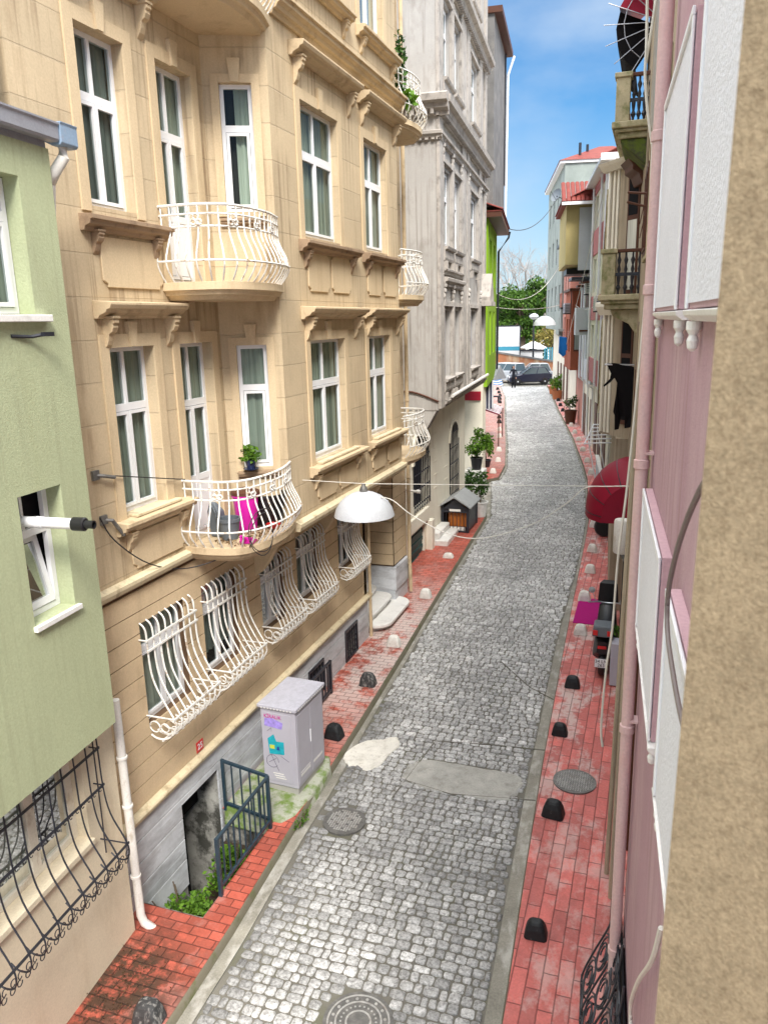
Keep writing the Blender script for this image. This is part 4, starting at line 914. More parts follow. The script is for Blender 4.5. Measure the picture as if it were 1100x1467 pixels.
# scroll basket over the ground floor window
q = MB(); prof = smoothpath([(.03, 2.55, 0), (.05, 2.3, 0), (.10, 2.05, 0), (.22, 1.75, 0), (.30, 1.5, 0), (.28, 1.3, 0), (.15, 1.22, 0), (.02, 1.2, 0)], 5)
UG = [lerp(3.9, 5.75, i/5) for i in range(6)]
for i, u in enumerate(UG):
    q.tube([FP.p(u, p.x, p.y) for p in prof], .009, 6)
    if i < 5:
        um = (UG[i]+UG[i+1])/2
        for k in range(4):
            for sg in (-1, 1):
                zc = lerp(2.18, 1.42, k/3); pts = []
                for a in range(22):
                    rr_ = .17*(1-a*.032); uu = um + sg*.005 + sg*rr_*math.cos(a*.46+.6); zz = zc + rr_*.9*math.sin(a*.46+.6)
                    pts.append(FP.p(uu, interp(-zz, [-p.y for p in prof[:28]], [p.x for p in prof[:28]]), zz))
                q.tube(pts, .008, 5)
for z, d in ((2.3, .05), (1.5, .30)): q.tube([FP.p(3.88, d, z), FP.p(5.77, d, z)], .01, 6)
q.build('window_grille', M['black_iron'], PB, smooth=True)
wn = MB().box(FP, 4.1, 5.6, .017, .03, 1.3, 2.4).build('window', M['dark'], PB)
c1 = thing('hanging_cable', 'thick dark cable bowing down across the pink wall beside the tan edge', 'cable', FP.p(2.5, .2, 6))
PC = Fr((.25, 0), UD, -1); ct = []
for x, y in ((1010, 690), (1001, 706), (984, 745), (968, 795), (957, 850), (956, 905), (964, 965), (974, 1020), (990, 1080)):
    d = wr(x, y); nn = PC.d; t = (PC.o - CAM).dot(nn)/d.dot(nn); ct.append(CAM + d*t)
MB().tube(smoothpath(ct, 6), .0085, 8).build('cable', M['wire_grey'], c1, smooth=True)
c2 = thing('wall_cable', 'white cable looping down low on the pink wall by the scroll grille', 'cable', FP.p(3.5, .06, 3.5))
MB().tube(smoothpath([FP.p(2.9, .02, 4.55), FP.p(3.05, .03, 4.25), FP.p(3.5, .04, 3.7), FP.p(4.0, .03, 3.05), FP.p(4.0, .02, 2.85)], 6), .012, 6).build('cable', M['wire_white'], c2, smooth=True)

# ------------------------------------------------------------------ old beige building with mossy balconies
OB = thing('old_beige_building', 'old beige building with mossy stone balconies and black balusters past the pink pipe', 'building', (.6, 15, .4))
FO = Fr((wx(5.6)+.26, 5.6), (-.064, 1), -1)
w = MB().box(FO, 0, 11.6, -6, 0, .1, 13.6)
w.prism([(-.40, 17.0), (-1.14, 18.0), (-1.93, 30.1), (2, 30.1), (2, 17.0)], 4.45, 10.05)
w.prism([(-.75, 17.2), (-1.5, 30.1), (2, 30.1), (2, 17.2)], .3, 4.45)
w.build('wall', M['beige'], OB)
FOB = Fr((-.40, 17.0), (-.74, 1.0), -1); LO = math.hypot(.74, 1.0)
for z0, z1 in ((7.42, 9.75), (4.75, 7.0)):
    f = MB().box(FOB, .10, .50, 0, .05, z0, z1).build('window', M['brownwood'], OB, bevel=.008)
    MB().box(FOB, .15, .45, .05, .056, z0+.1, lerp(z0, z1, .62)).build('pane', M['curtain_pale'] if z0 > 7 else M['dark'], f)
    MB().box(FOB, .15, .45, .05, .056, lerp(z0, z1, .66), z1-.08).build('pane', M['dark'], f)
for u in (1.6, 4.4, 7.2):                 # openings on the recessed front
    for z0, z1 in ((4.9, 6.9), (7.9, 9.8)):
        f = MB().box(FO, u-.08, u+1.08, 0, .05, z0-.08, z1+.08).build('window_surround', M['beige_old'], OB, bevel=.01)
        window(FO, u, u+1, z0, z1, .056, OB, .66, 2, 'curtain_dark', m='brownwood')
for u, w_ in ((1.4, 1.1), (3.6, 2.0), (7.9, 1.5)):
    f = MB().box(FO, u-.1, u+w_+.1, 0, .06, .3, 3.1).build('shop_front', M['brownwood'], OB, bevel=.01)
    MB().box(FO, u, u+w_, .06, .066, 1.1, 2.9).build('pane', M['dark'], f)
FOF = Fr((-1.14, 18.0), (-.79, 12.1), -1)
for u in (.9, 3.6, 6.3, 9.2):
    for z0, z1 in ((4.9, 6.8), (7.5, 9.6)):
        MB().box(FOF, u-.1, u+1.1, 0, .05, z0-.1, z1+.1).build('window_surround', M['beige_old'], OB, bevel=.01)
        window(FOF, u, u+1, z0, z1, .056, OB, .66, 2, 'curtain_dark', m='brownwood')
q = MB()
for u in (.86, 1.0, 1.14): q.box(FOB, u, u+.07, 0, .03+.02*(u > 1), 4.5, 10.0)
q.mould(FOB, -.05, LO+.05, [(0, 7.02), (.1, 7.02), (.16, 7.12), (.2, 7.2), (.2, 7.28), (0, 7.32)])
q.mould(FOB, -.1, LO+.1, [(0, 9.9), (.1, 9.9), (.2, 10.0), (.24, 10.06), (0, 10.06)])
q.build('pilaster', M['offwhite'], OB, bevel=.006)
MB().loft([[(x+.03*math.sin(z*37), y, z) for x, y in ((-.32, 16.5), (-.32-w_, 16.5), (-.50-w_, 17.2), (-.45, 17.3))] for z, w_ in ((9.45, .10), (9.55, .2), (9.62, .17), (9.7, .34), (9.78, .30), (9.9, .44))]).build('carved_bracket', M['brownwood'], OB, bevel=.02)
def obalcony(y0, y1, xo, xi, zb, zt, mossy=True):
    b = MB()
    for i, (e, za, zz) in enumerate(((-.06, zb, zb+.1), (0.0, zb+.1, zb+.16), (.05, zb+.16, zb+.27))): b.wbox(xo-e, xi, y0-e, y1, za, zz)
    b.build('balcony_slab', M['beige_old'], OB, bevel=.02)
    MB().wbox(xo, xo+.24, y0, y0+.24, zb+.27, zt-.08).wbox(xo-.03, xo+.27, y0-.03, y0+.27, zt-.08, zt).build('balcony_pier', M['beige_old'], OB, bevel=.012)
    r = MB().wbox(xo+.24, xi, y0+.04, y0+.12, zt-.07, zt-.01).wbox(xo+.05, xo+.13, y0+.24, y1, zt-.07, zt-.01)
    r.build('balcony_handrail', M['brownwood'], OB, bevel=.01)
    q = MB(); n = 5; H0 = zb+.27; HH = zt-.07-H0
    pts = [(lerp(xo+.30, xi-.03, k/(n-1)), y0+.08) for k in range(n)] + [(xo+.09, lerp(y0+.34, y1-.1, k/8)) for k in range(9)]
    for x, y in pts:
        q.lathe((x, y, H0), [(.02, 0), (.02, HH*.08), (.045, HH*.16), (.02, HH*.24), (.03, HH*.34), (.035, HH*.42), (.015, HH*.5), (.035, HH*.6), (.015, HH*.7), (.04, HH*.82), (.018, HH*.9), (.018, HH)], 8)
    q.wbox(xo+.24, xi, y0+.06, y0+.10, H0+HH*.44, H0+HH*.52)
    q.build('balusters', M['black_iron'], OB, smooth=True)
obalcony(15.5, 17.6, -1.06, -.25, 7.12, 8.2)
obalcony(15.5, 19.5, -.94, -.25, 10.06, 11.12)
cbk = MB().loft([[(x, y, z) for x, z in ((-.3, 10.06), (-.85, 10.06), (-.8, 9.95), (-.6, 9.8), (-.45, 9.65), (-.3, 9.55))] for y in (15.6, 17.2)])
M['moss'] = mat('moss', (.10, .14, .02), var=.45, vs=6, bump=.9, bs=30, stain=(.05, .05, .03), sf=.9, ss=(6, 6, 6), thr=(.45, .6))
cbk.build('mossy_corbel', M['moss'], OB, bevel=.03)
MB().loft([[(x, y, z) for x, z in ((-.3, 7.12), (-.9, 7.12), (-.85, 7.0), (-.55, 6.85), (-.3, 6.5))] for y in (15.7, 17.0)]).build('corbel', M['beige_old'], OB, bevel=.03)
dr = MB().wbox(-.34, -.27, 15.9, 16.9, 10.35, 13).build('balcony_door', M['brownwood'], OB)
MB().wbox(-.36, -.345, 16.0, 16.35, 10.5, 12.8).build('pane', M['dark'], dr)
MB().tube([(-.13, 7.25, 16), (-.12, 7.25, 8.55), (-.05, 7.35, 8.3)], .045, 10).build('downpipe', M['steel'], OB, smooth=True)
MB().tube([(-.10, 8.2, 8.6), (-.17, 8.2, .3)], .03, 8).tube([(-.16, 8.6, 7.2), (-.24, 8.6, .3)], .03, 8).build('service_pipe', M['beige'], OB, smooth=True)
# street terrace with grey panelled rail
MB().wbox(-1.25, .5, 23.9, 24.1, .5, 1.55).wbox(-1.45, -.2, 25.2, 30, .5, 1.2).build('terrace', M['offwhite'], OB, bevel=.02)
q = MB()
for k in range(7): 
    a, b = k/7, (k+1)/7
    q.loft([[(lerp(-1.2, -1.93, t)-e, lerp(24.0, 30.0, t), z) for e, z in ((0, lerp(.75, .9, t)+.1), (0.05, lerp(.75, .9, t)+.1), (.05, lerp(1.5, 1.85, t)), (0, lerp(1.5, 1.85, t)))] for t in (a+.012, b-.012)])
q.build('terrace_panel', M['palegrey'], OB)
q = MB().loft([[(lerp(-1.2, -1.93, t)+dx, lerp(24.0, 30.0, t), lerp(1.5, 1.85, t)+dz) for dx, dz in ((-.08, 0.0), (.05, 0.0), (.05, .07), (-.08, .07))] for t in (0, 1)])
q.loft([[(lerp(-1.2, -1.93, t)+dx, lerp(24.0, 30.0, t), lerp(.75, .9, t)+dz) for dx, dz in ((-.09, 0.0), (.05, 0.0), (.05, .09), (-.09, .09))] for t in (0, 1)])
for z in (1.35, 1.85, 2.3): q.wbox(-1.15, .3, 23.7+z*.3, 24.0+z*.3, z, z+.14)
q.build('terrace_coping', M['marble_white'], OB, bevel=.01)

# ------------------------------------------------------------------ row of houses further up on the right
def house(nm, lab, cat, y0, y1, out, z0, z1, m, roofm=None, windows=(), base='offwhite', inset=.0, spandrel=None, over=.25, d2=3.0):
    p0, p1 = (wx(y0)-out, y0), (wx(y1)-out, y1)
    t = thing(nm, lab, cat, ((p0[0]+p1[0])/2 + 1.5, (y0+y1)/2, g(y0)+.1))
    F = Fr(p0, (p1[0]-p0[0], p1[1]-p0[1]), -1); L = math.hypot(p1[0]-p0[0], p1[1]-p0[1])
    hs = [(a, b, c, e) for a, b, c, e in windows]
    w = MB().wall(F, 0, L, z0, z1, hs, 0, .15)
    w.quad(F.p(0, 0, z0), F.p(0, -5, z0), F.p(0, -5, z1), F.p(0, 0, z1)).quad(F.p(L, 0, z0), F.p(L, -5, z0), F.p(L, -5, z1), F.p(L, 0, z1)).quad(F.p(0, 0, z0), F.p(L, 0, z0), F.p(L, -5, z0), F.p(0, -5, z0)).quad(F.p(0, 0, z1), F.p(L, 0, z1), F.p(L, -5, z1), F.p(0, -5, z1))
    w.build('wall', M[m], t)
    if base: MB().box(F, .05, L-.02, -5, -out, g(y0)-.1, z0).build('ground_floor_wall', M[base], t)
    for o in hs: window(F, o[0]+.01, o[1]-.01, o[2]+.01, o[3]-.01, -.08, t, .66, 2, 'curtain_dark', fw=.07)
    return t, F, L
wins = lambda L, z0s, us, w_=.9, h=1.5: [(u, u+w_, z, z+h) for z in z0s for u in us]
t3, F3, L3 = house('pink_house', 'narrow house with pink spandrel panels and white corner strips past the beige building', 'house', 30.3, 36.3, .30, 4.3, 12.3, 'offwhite', None, wins(6, (5.3, 8.0, 10.5), (.7, 2.6, 4.4), 1.1, 1.35))
q = MB()
for z in (4.3, 6.85, 9.5, 11.95): q.box(F3, .02, L3-.02, .002, .05, z, z+.98 if z < 11 else z+.33)
q.quad(F3.p(-.003, -.02, 4.3), F3.p(-.003, -.9, 4.3), F3.p(-.003, -.9, 5.4), F3.p(-.003, -.02, 5.4)).box(F3, -.04, -.004, -.9, -.05, 6.8, 7.9).box(F3, -.04, -.004, -.9, -.05, 9.6, 12.2)
q.build('spandrel', M['palepink'], t3)
for b_ in ((-.08, .04, -.1, .09), (L3-.1, L3+.02, -.1, .09), (-.08, -.005, -1.05, -.92)): MB().box(F3, *b_, 4.2, 12.3).build('corner_strip', M['white'], t3)
q = MB()
for k in range(34): q.loft([[F3.p(-.2+k*.2+.09*math.cos(a*math.pi/4), d, z+.05*math.sin(a*math.pi/4)) for a in range(5)] for d, z in ((.35, 12.42), (-2.2, 13.6))], close=False)
q.build('roof', M['tile'], t3)
MB().box(F3, -.3, L3+.2, -.1, .4, 12.28, 12.40).box(F3, -.3, -.25, -2, .4, 12.3, 12.5).build('eave_board', M['white'], t3)
MB().box(F3, 3, 4.6, -2.6, -1.2, 12.5, 14.2).build('roof_glazing', M['palegrey'], t3)
q = MB().box(F3, 4.7, 5.1, -2.4, -1.9, 12.4, 15.1).box(F3, 4.62, 5.18, -2.5, -1.8, 15.1, 15.25); q.tube([F3.p(4.9, -2.1, 15.2), F3.p(4.9, -2.1, 16.6)], .03, 5).build('chimney', M['brownwood'], t3)
q = MB()
for u, d in ((.4, .1), (2.0, .12), (5.6, .1)): q.tube([F3.p(u, d, 12.2), F3.p(u, d, 4.3)], .05, 8)
q.build('downpipe', M['white'], t3, smooth=True)
for u, z in ((.9, 1.0), (2.9, 1.0), (4.6, 1.0)): MB().box(F3, u, u+.95, -.34, -.26, z+.1, z+2.3).build('door', M['brownwood'], t3)
t5, F5, L5 = house('terracotta_house', 'terracotta rendered house with boxed bay and small framed window', 'house', 42.0, 46.0, .72, 4.3, 8.3, 'rust', None, [(.6, 1.5, 5.2, 6.9), (2.2, 3.2, 5.2, 6.9)], 'salmon')
t4, F4, L4 = house('grey_yellow_house', 'yellow and grey house with jutting top bay under a bright red tile roof', 'house', 36.5, 41.8, .20, 4.0, 9.2, 'palegrey', None, wins(5, (5.0, 7.2), (.5, 2.2, 3.8), .9, 1.3))
MB().box(F4, .3, L4-.1, -5, 1.25, 9.25, 11.75).build('bay_wall', M['yellow'], t4)
q = MB().box(F4, .22, .29, -5, .7, 9.0, 11.6); q.build('metal_cladding', M['palegrey'], t4)
q = MB(); q.loft([[F4.p(u, d, z) for d, z in ((1.45, 11.75), (1.45, 11.82), (-.6, 12.75), (-3.2, 11.9), (-3.2, 11.75))] for u in (.0, L4+.1)])
for k in range(27): q.loft([[F4.p(-.02+k*.2+.09*math.cos(a*math.pi/4), d, z+.05*math.sin(a*math.pi/4)) for a in range(5)] for d, z in ((1.5, 11.83), (-.6, 12.78))], close=False)
for k in range(24): q.tube([F4.p(-.05+.10, lerp(1.4, -3.1, k/23), 12.0), F4.p(0, lerp(1.4, -3.1, k/23), 11.9)], .02, 4)
q.build('roof', M['tile'], t4)
# clutter hung on the row: condensers, blinds, brackets
def hang(name, lab, cat, F, u, d, z, w_, dd, h, m, grille=None):
    c = F.p(u, d, z); t = thing(name, lab, cat, c); MB().box(F, u, u+w_, d, d+dd, z, z+h).build('case', M[m], t, bevel=.02)
    q = MB()
    for k in range(6): q.box(F, u+.05, u+w_-.05, d+dd, d+dd+.012, z+.06+k*(h-.12)/6, z+.08+k*(h-.12)/6)
    for k in range(5): q.box(F, u-.012, u, d+.05, d+dd-.05, z+.06+k*(h-.12)/5, z+.09+k*(h-.12)/5)
    q.build('fins', M[grille or 'grey_plastic'], t); MB().box(F, u+.05, u+.1, d-.12, d+dd, z-.05, z).box(F, u+w_-.1, u+w_-.05, d-.12, d+dd, z-.05, z).build('bracket', M['black_iron'], t)
hang('condenser_unit', 'white air conditioner box on the pink spandrel house', 'air conditioner', F3, .2, .06, 7.2, .8, .3, .55, 'pipe_white')
hang('condenser_unit', 'white air conditioner box high on the grey and yellow house side', 'air conditioner', F4, .5, .02, 8.0, .8, .3, .5, 'pipe_white')
hang('condenser_unit', 'grey air conditioner box on the salmon house', 'air conditioner', F5, .4, .05, 7.2, .8, .3, .5, 'cab')
for i, (F_, u, z, par) in enumerate(((F4, .25, 4.9, t4), (F4, 1.9, 6.9, t4), (F4, .25, 7.0, t4))): MB().box(F_, u, u+1.1, .0, .55, z+1.45, z+1.53).box(F_, u, u+1.1, .02, .06, z+.2, z+1.4).build('window_blind', M['brownwood'], par)
# tiled hip that faces down the street
q = MB()
for k in range(22):
    d = 1.4 - k*.2
    q.loft([[F4.p(u, d+.09*math.cos(a*math.pi/4), z+.05*math.sin(a*math.pi/4)) for a in range(5)] for u, z in ((-.35, 11.78), (.9, 12.72))], close=False)
q.build('roof_hip', M['tile'], t4)
MB().box(F4, -.4, -.3, -3.2, 1.5, 11.66, 11.78).build('eave_board', M['white'], t4)
q = MB().box(F4, .2, 2.2, .0, .95, 8.6, 8.72).box(F4, 2.4, 4.6, .05, 1.05, 8.95, 9.2); q.build('balcony_canopy', M['black_iron'], t4)
MB().box(F4, .3, 1.2, .01, .7, 6.2, 7.4).build('awning_panel', M['palegrey'], t4)
q = MB()
for u in (.2, 2.6, 4.8): q.tube([F4.p(u, .12, 9.0), F4.p(u, .12, 4.0), F4.p(u, -.14, 3.8), F4.p(u, -.14, 1.2)], .04, 8)
q.build('downpipe', M['white'], t4, smooth=True)
for u in (.7, 2.6, 3.9): MB().box(F4, u, u+.85, -.25, -.17, 1.1, 3.2).build('door', M['brownwood'], t4)
q = MB(); q.quad(*[F5.p(-.005, -d, z) for d, z in ((.18, 5.35), (.62, 5.35), (.62, 6.6), (.18, 6.6))]); q.build('side_window', M['curtain_dark'], t5)
q = MB().box(F5, -.03, -.004, -.66, -.14, 5.27, 5.34).box(F5, -.03, -.004, -.66, -.14, 6.61, 6.68).box(F5, -.03, -.004, -.18, -.14, 5.34, 6.61).box(F5, -.03, -.004, -.66, -.62, 5.34, 6.61); q.build('window_frame', M['brownwood'], t5)
q = MB().box(F5, -.2, L5, -.9, .15, 8.3, 8.42); q.tube([F5.p(-.1, .05, 8.3), F5.p(-.1, .05, 6.9)], .03, 5); q.build('eave_board', M['brownwood'], t5)
MB().box(F5, .2, L5, -4, -.75, 8.4, 11).build('upper_wall', M['salmon'], t5)
t6, F6, L6 = house('salmon_house', 'salmon pink house with grille windows between the terracotta bay and the grey tower', 'house', 46.2, 50.4, .50, 4.6, 11.0, 'salmon', None, [(.6, 1.5, 5.4, 7.0), (2.4, 3.3, 5.4, 7.0), (.6, 1.5, 8.3, 9.9), (2.4, 3.3, 8.3, 9.9)])
MB().box(F6, -.1, L6, -4, .5, 11.0, 11.15).box(F6, .3, 1.6, .0, .45, 7.45, 7.55).build('eave_board', M['black_iron'], t6)
q = MB(); [q.box(F6, lerp(.3, 1.6, k/9), lerp(.3, 1.6, k/9)+.03, .4, .43, 7.55, 8.3) for k in range(10)]; q.box(F6, .28, 1.65, .39, .45, 8.3, 8.34); q.build('balcony_railing', M['salmon'], t6)
t7, F7, L7 = house('grey_tower_house', 'tall stained grey-green house with red roof closing the row past the salmon house', 'house', 50.6, 62.4, .62, 6.2, 15.9, 'greengrey', None, [(u, u+1.0, z, z+1.6) for z in (7.4, 10.4, 13.3) for u in (.8, 3.6, 6.6, 9.6)], 'offwhite')
MB().box(F7, -.08, 0, -5, .1, 13.6, 13.8).box(F7, -.12, L7+.2, -5, .3, 15.9, 16.05).build('eave_board', M['white'], t7)
q = MB(); q.loft([[F7.p(-.2, .35, 16.05), F7.p(L7, .35, 16.05), F7.p(L7, -5, 16.05), F7.p(-.2, -5, 16.05)], [F7.p(2, -2.2, 17.1), F7.p(L7-2, -2.2, 17.1), F7.p(L7-2, -3, 17.1), F7.p(2, -3, 17.1)]]); q.build('roof', M['tile'], t7)
q = MB()
for u, d in ((.6, -.9), (1.2, -1.4), (3, -1.7)): q.tube([F7.p(u, d, 16.2), F7.p(u, d, 17.1)], .09, 6)
q.build('chimney', M['black_iron'], t7)
q = MB(); q.loft([[F7.p(u, d, z) for d, z in ((-1.6, 6.2), (.1, 6.2), (.1, 5.95), (-.5, 5.5), (-1.6, 5.1))] for u in (-.02, 2.0)]); q.build('rounded_corbel', M['greengrey'], t7)
q = MB().box(F7, -.9, 0, -1.0, .2, 6.15, 6.3)
for k in range(8): q.box(F7, -.9, -.87, lerp(-1, .17, k/7), lerp(-1, .17, k/7)+.03, 6.3, 7.0)
q.build('balcony', M['greengrey'], t7)
for k in range(4): MB().box(F7, .5+k*2.2, 1.5+k*2.2, -.7, -.6, 1.6, 3.9).build('door', M['brownwood'], t7)
ds = thing('satellite_dish', 'grey satellite dish on the corner of the tall grey-green house', 'satellite dish', F7.p(.1, .25, 14.1))
MB().lathe(F7.p(.1, .45, 14.15), [(.001, -.09), (.2, -.06), (.36, .0), (.40, .05), (.36, .012), (.2, -.04), (.001, -.07)], 16, (-.6, -.7, .35)).build('dish', M['grey_plastic'], ds, smooth=True)
MB().tube([F7.p(.1, .0, 13.9), F7.p(.1, .45, 14.1)], .03, 6).tube([F7.p(.1, .45, 13.85), F7.p(-.1, .8, 14.35)], .015, 5).build('bracket', M['black_iron'], ds)
# ------------------------------------------------------------------ bollards
def bollard_mesh(m, s=1.0, seed=0):
    r = random.Random(seed); mb = MB()
    def ring(w, d, z, c): return [(sx*(w-cx*c), sy*(d-cy*c), z) for sx, sy, cx, cy in ((1, -1, 1, 0), (1, -1, 0, 0), (1, 1, 0, 0), (1, 1, 1, 0), (-1, 1, 1, 0), (-1, 1, 0, 0), (-1, -1, 0, 0), (-1, -1, 1, 0))]
    rg = []
    for w, d, z in ((.17, .13, 0), (.165, .125, .03), (.14, .11, .15), (.11, .085, .225), (.075, .06, .255)):
        w *= s; d *= s; c = .035*s
        rg.append([(w-c, -d, z*s), (w, -d+c, z*s), (w, d-c, z*s), (w-c, d, z*s), (-w+c, d, z*s), (-w, d-c, z*s), (-w, -d+c, z*s), (-w+c, -d, z*s)])
    mb.loft(rg)
    return mb
M['half_paint'] = mat('worn_black_white_paint', (.045, .045, .046), rough=.6, var=.3, bump=.4, bs=40, stain=(.34, .33, .31), sf=.7, ss=(22, 22, 10), thr=(.5, .64))
BL = [(-4.52, 5.26, 'half_paint', 'heavily scuffed dark bollard on the dirty red paving by the ivory wall'),
      (-4.75, 10.74, 'black_paint', 'black stone bollard on the cream side pavement just past the grey cabinet'),
      (-4.84, 12.62, 'half_paint', 'worn grey and black bollard on the pavement before the barred cellar window'),
      (-4.91, 14.39, 'white_paint', 'white stone bollard on the cream side pavement in front of the marble doorsteps'),
      (-5.02, 17.2, 'white_paint', 'white stone bollard on the cream side pavement beyond the marble doorsteps'),
      (-5.25, 20.3, 'white_paint', 'flat white stone bollard on the cream side pavement nearest the dog kennel')]
ords = 'first second third fourth fifth sixth seventh eighth ninth tenth eleventh twelfth thirteenth fourteenth'.split()
BR = [(-.94, 7.51, 'black_paint', 'large black bollard on the pink side pavement beside the black scroll grille'), (-1.02, 9.71, 'black_paint', 'black bollard on the pink side pavement next to the round paving manhole'),
      (-1.18, 11.85, 'black_paint', 'small mossy black bollard on the pink side pavement between manhole and scooter'), (-1.15, 13.56, 'black_paint', 'black bollard on the pink side pavement beside the scooter number plate'),
      (-1.23, 15.99, 'white_paint', 'white bollard on the pink side pavement at the near edge of the magenta mat'), (-1.32, 17.96, 'white_paint', 'white bollard on the pink side pavement at the far edge of the magenta mat'),
      (-1.35, 19.97, 'white_paint', 'white bollard on the pink side pavement below the white barrel'), (-1.44, 21.75, 'white_paint', 'white bollard on the pink side pavement beside the car wheel cover'), (-1.57, 24.24, 'white_paint', 'white bollard partly behind the lower red awning')]
RF = [(31.37, 'white_paint'), (33.65, 'white_paint'), (36.12, 'white_paint'), (38.78, 'white_paint'), (40.96, 'white_paint'), (43.17, 'white_paint'), (46.3, 'black_paint'), (49.0, 'black_paint'), (51.49, 'black_paint'), (53.91, 'black_paint'), (56.58, 'black_paint'), (58.9, 'black_paint')]
nw = nb_ = 0
for y, m in RF:
    if m[0] == 'w': nw += 1; l = f'white bollard along the pink side kerb, {ords[nw-1]} beyond the red awning'
    else: nb_ += 1; l = f'black bollard far along the pink side kerb, {ords[nb_-1]} after the white ones'
    BR.append((kr(y)+.22, y, m, l))
LFAR = [(30.82, 'white_paint'), (33.14, 'white_paint'), (35.51, 'white_paint'), (39.18, 'white_paint'), (41.3, 'white_paint'), (43.9, 'black_paint'), (45.72, 'black_paint'), (47.7, 'black_paint'), (49.85, 'black_paint'), (52.54, 'black_paint'), (54.4, 'black_paint'), (56.33, 'black_paint'), (58.2, 'black_paint'), (60.5, 'black_paint')]
nw = nb_ = 0
for y, m in LFAR:
    if m[0] == 'w': nw += 1; l = f'white bollard on the far lime house pavement, {ords[nw-1]} from the kennel'
    else: nb_ += 1; l = f'black bollard on the far lime house pavement, {ords[nb_-1]} after the white ones'
    BL.append((kl(y)-.3, y, m, l))
proto = {}
for i, (x, y, m, l) in enumerate(BL + BR):
    if y < 30: x, y = x*.983, y*.983
    rz = R.uniform(-.12, .12) + (math.atan2(-(kl(y+1)-kl(y-1)), 2) if y > 29 and x < -5.6 else 0) + math.pi/2*0
    if m not in proto:
        mb = bollard_mesh(m); o = mb.build('bollard', M[m], bevel=.014, loc=(0, 0, 0)); proto[m] = o
        o.location = (x, y, pz(y))
    else:
        o = proto[m].copy(); col.objects.link(o); o.location = (x, y, pz(y))
    o.rotation_euler = (0, 0, rz); s_ = R.uniform(.94, 1.05)*(.95 if m == 'half_paint' else .80 if y < 9 else .88)*(.85 if 'small' in l else 1)*(.9 if y > 28 else 1); o.scale = (s_, s_, s_*(.55 if 'flat' in l else 1))
    _props(o, l, 'bollard', 'stone bollards along the pavements')
# ------------------------------------------------------------------ manhole covers
def manhole(x, y, z, r, l, style):
    t = thing('manhole_cover', l, 'manhole cover', (x, y, z))
    MB().lathe((x, y, z), [(r*.93, -.03), (r, -.03), (r, .012), (r*.93, .012)], 40).build('rim', M['cast'], t)
    mb = MB().lathe((x, y, z), [(r*.925, -.03), (r*.925, .006), (r*.90, .010), (.001, .010)], 40)
    lid = mb.build('lid', M['cast'], t); mb = MB()
    if style == 'grid':
        n = 15
        for i in range(n):
            for j in range(n):
                px, py = (i-(n-1)/2)*r*.115, (j-(n-1)/2)*r*.115
                if math.hypot(px, py) < r*.8 and (i*7+j*5) % 11: mb.wbox(x+px-r*.04, x+px+r*.04, y+py-r*.04, y+py+r*.04, z+.010, z+.017)
    elif style == 'rings':
        for q in (.32, .62, .84): mb.lathe((x, y, z), [(r*q, .009), (r*q, .018), (r*(q+.05), .018), (r*(q+.05), .009)], 40)
        for k in range(16):
            a = k*math.tau/16; mb.lathe((x+r*.75*math.cos(a), y+r*.75*math.sin(a), z), [(r*.05, .009), (r*.045, .018), (.001, .018)], 8)
        for k in range(24):
            a = k*math.tau/24; mb.lathe((x+r*.5*math.cos(a), y+r*.5*math.sin(a), z), [(r*.035, .009), (r*.03, .016), (.001, .016)], 6)
    else:
        n = 17
        for i in range(n):
            for j in range(n):
                px, py = (i-(n-1)/2)*r*.11, (j-(n-1)/2)*r*.11
                if math.hypot(px, py) < r*.86:
                    a, b = (r*.05, r*.012) if (i+j) % 2 else (r*.012, r*.05)
                    mb.wbox(x+px-a, x+px+a, y+py-b, y+py+b, z+.009, z+.017)
    mb.build('tread', M['tread'], lid)
manhole(-3.77, 8.74, g(8.74)+.012, .30, 'brown rusty manhole cover in the cobbles near the mossy cabinet base', 'grid')
manhole(-2.47, 5.86, g(5.86)+.012, .36, 'grey manhole cover with raised concentric rings in the cobbles', 'rings')
M['rustc'] = M['cast']
manhole(-.80, 10.4, pz(10.4)+.003, .31, 'grey chequered round manhole cover set in the rose red paving', 'check')
# ------------------------------------------------------------------ cellar pit with railing and plants
PT = MB(); x0, x1, y0, y1 = -5.48, PIT[1], PIT[2], PIT[3]
zt = pz(7.2)-.006
PT.quad((x1, y0, zt), (x1, y1, pz(y1)-.006), (x1, y1, -1.1), (x1, y0, -1.1)).quad((x0, y0, zt), (x1, y0, zt), (x1, y0, -1.1), (x0, y0, -1.1)).quad((x0, y1, zt), (x1, y1, zt), (x1, y1, -1.1), (x0, y1, -1.1))
PT.build('pit_wall', M['dampwall'], kind='structure')
MB().quad((-5.6, y0, -.75), (x1, y0, -.75), (x1, y1, -.75), (-5.6, y1, -.75)).wbox(x0, x1, y1-.5, y1, -.75, -.55).wbox(x0, x1, y1-.25, y1, -.55, -.2).build('pit_soil', M['soil'], kind='structure')
rl = thing('pit_railing', 'dark blue-grey iron railing around the sunken cellar entrance on the cream side pavement', 'railing', (-4.63, 7.7, pz(7.7)))
RM = plain('dark_blue_iron', (.022, .045, .065), .4, .5, var=.3)
q = MB(); za, zb = pz(7.02), pz(8.3)
for y in (6.88, 8.18): q.wbox(-4.65, -4.605, y-.022, y+.022, pz(y)-.02, pz(y)+.80)
q.wbox(-5.44, -5.40, 8.34, 8.38, pz(8.4)-.0, pz(8.4)+.80)
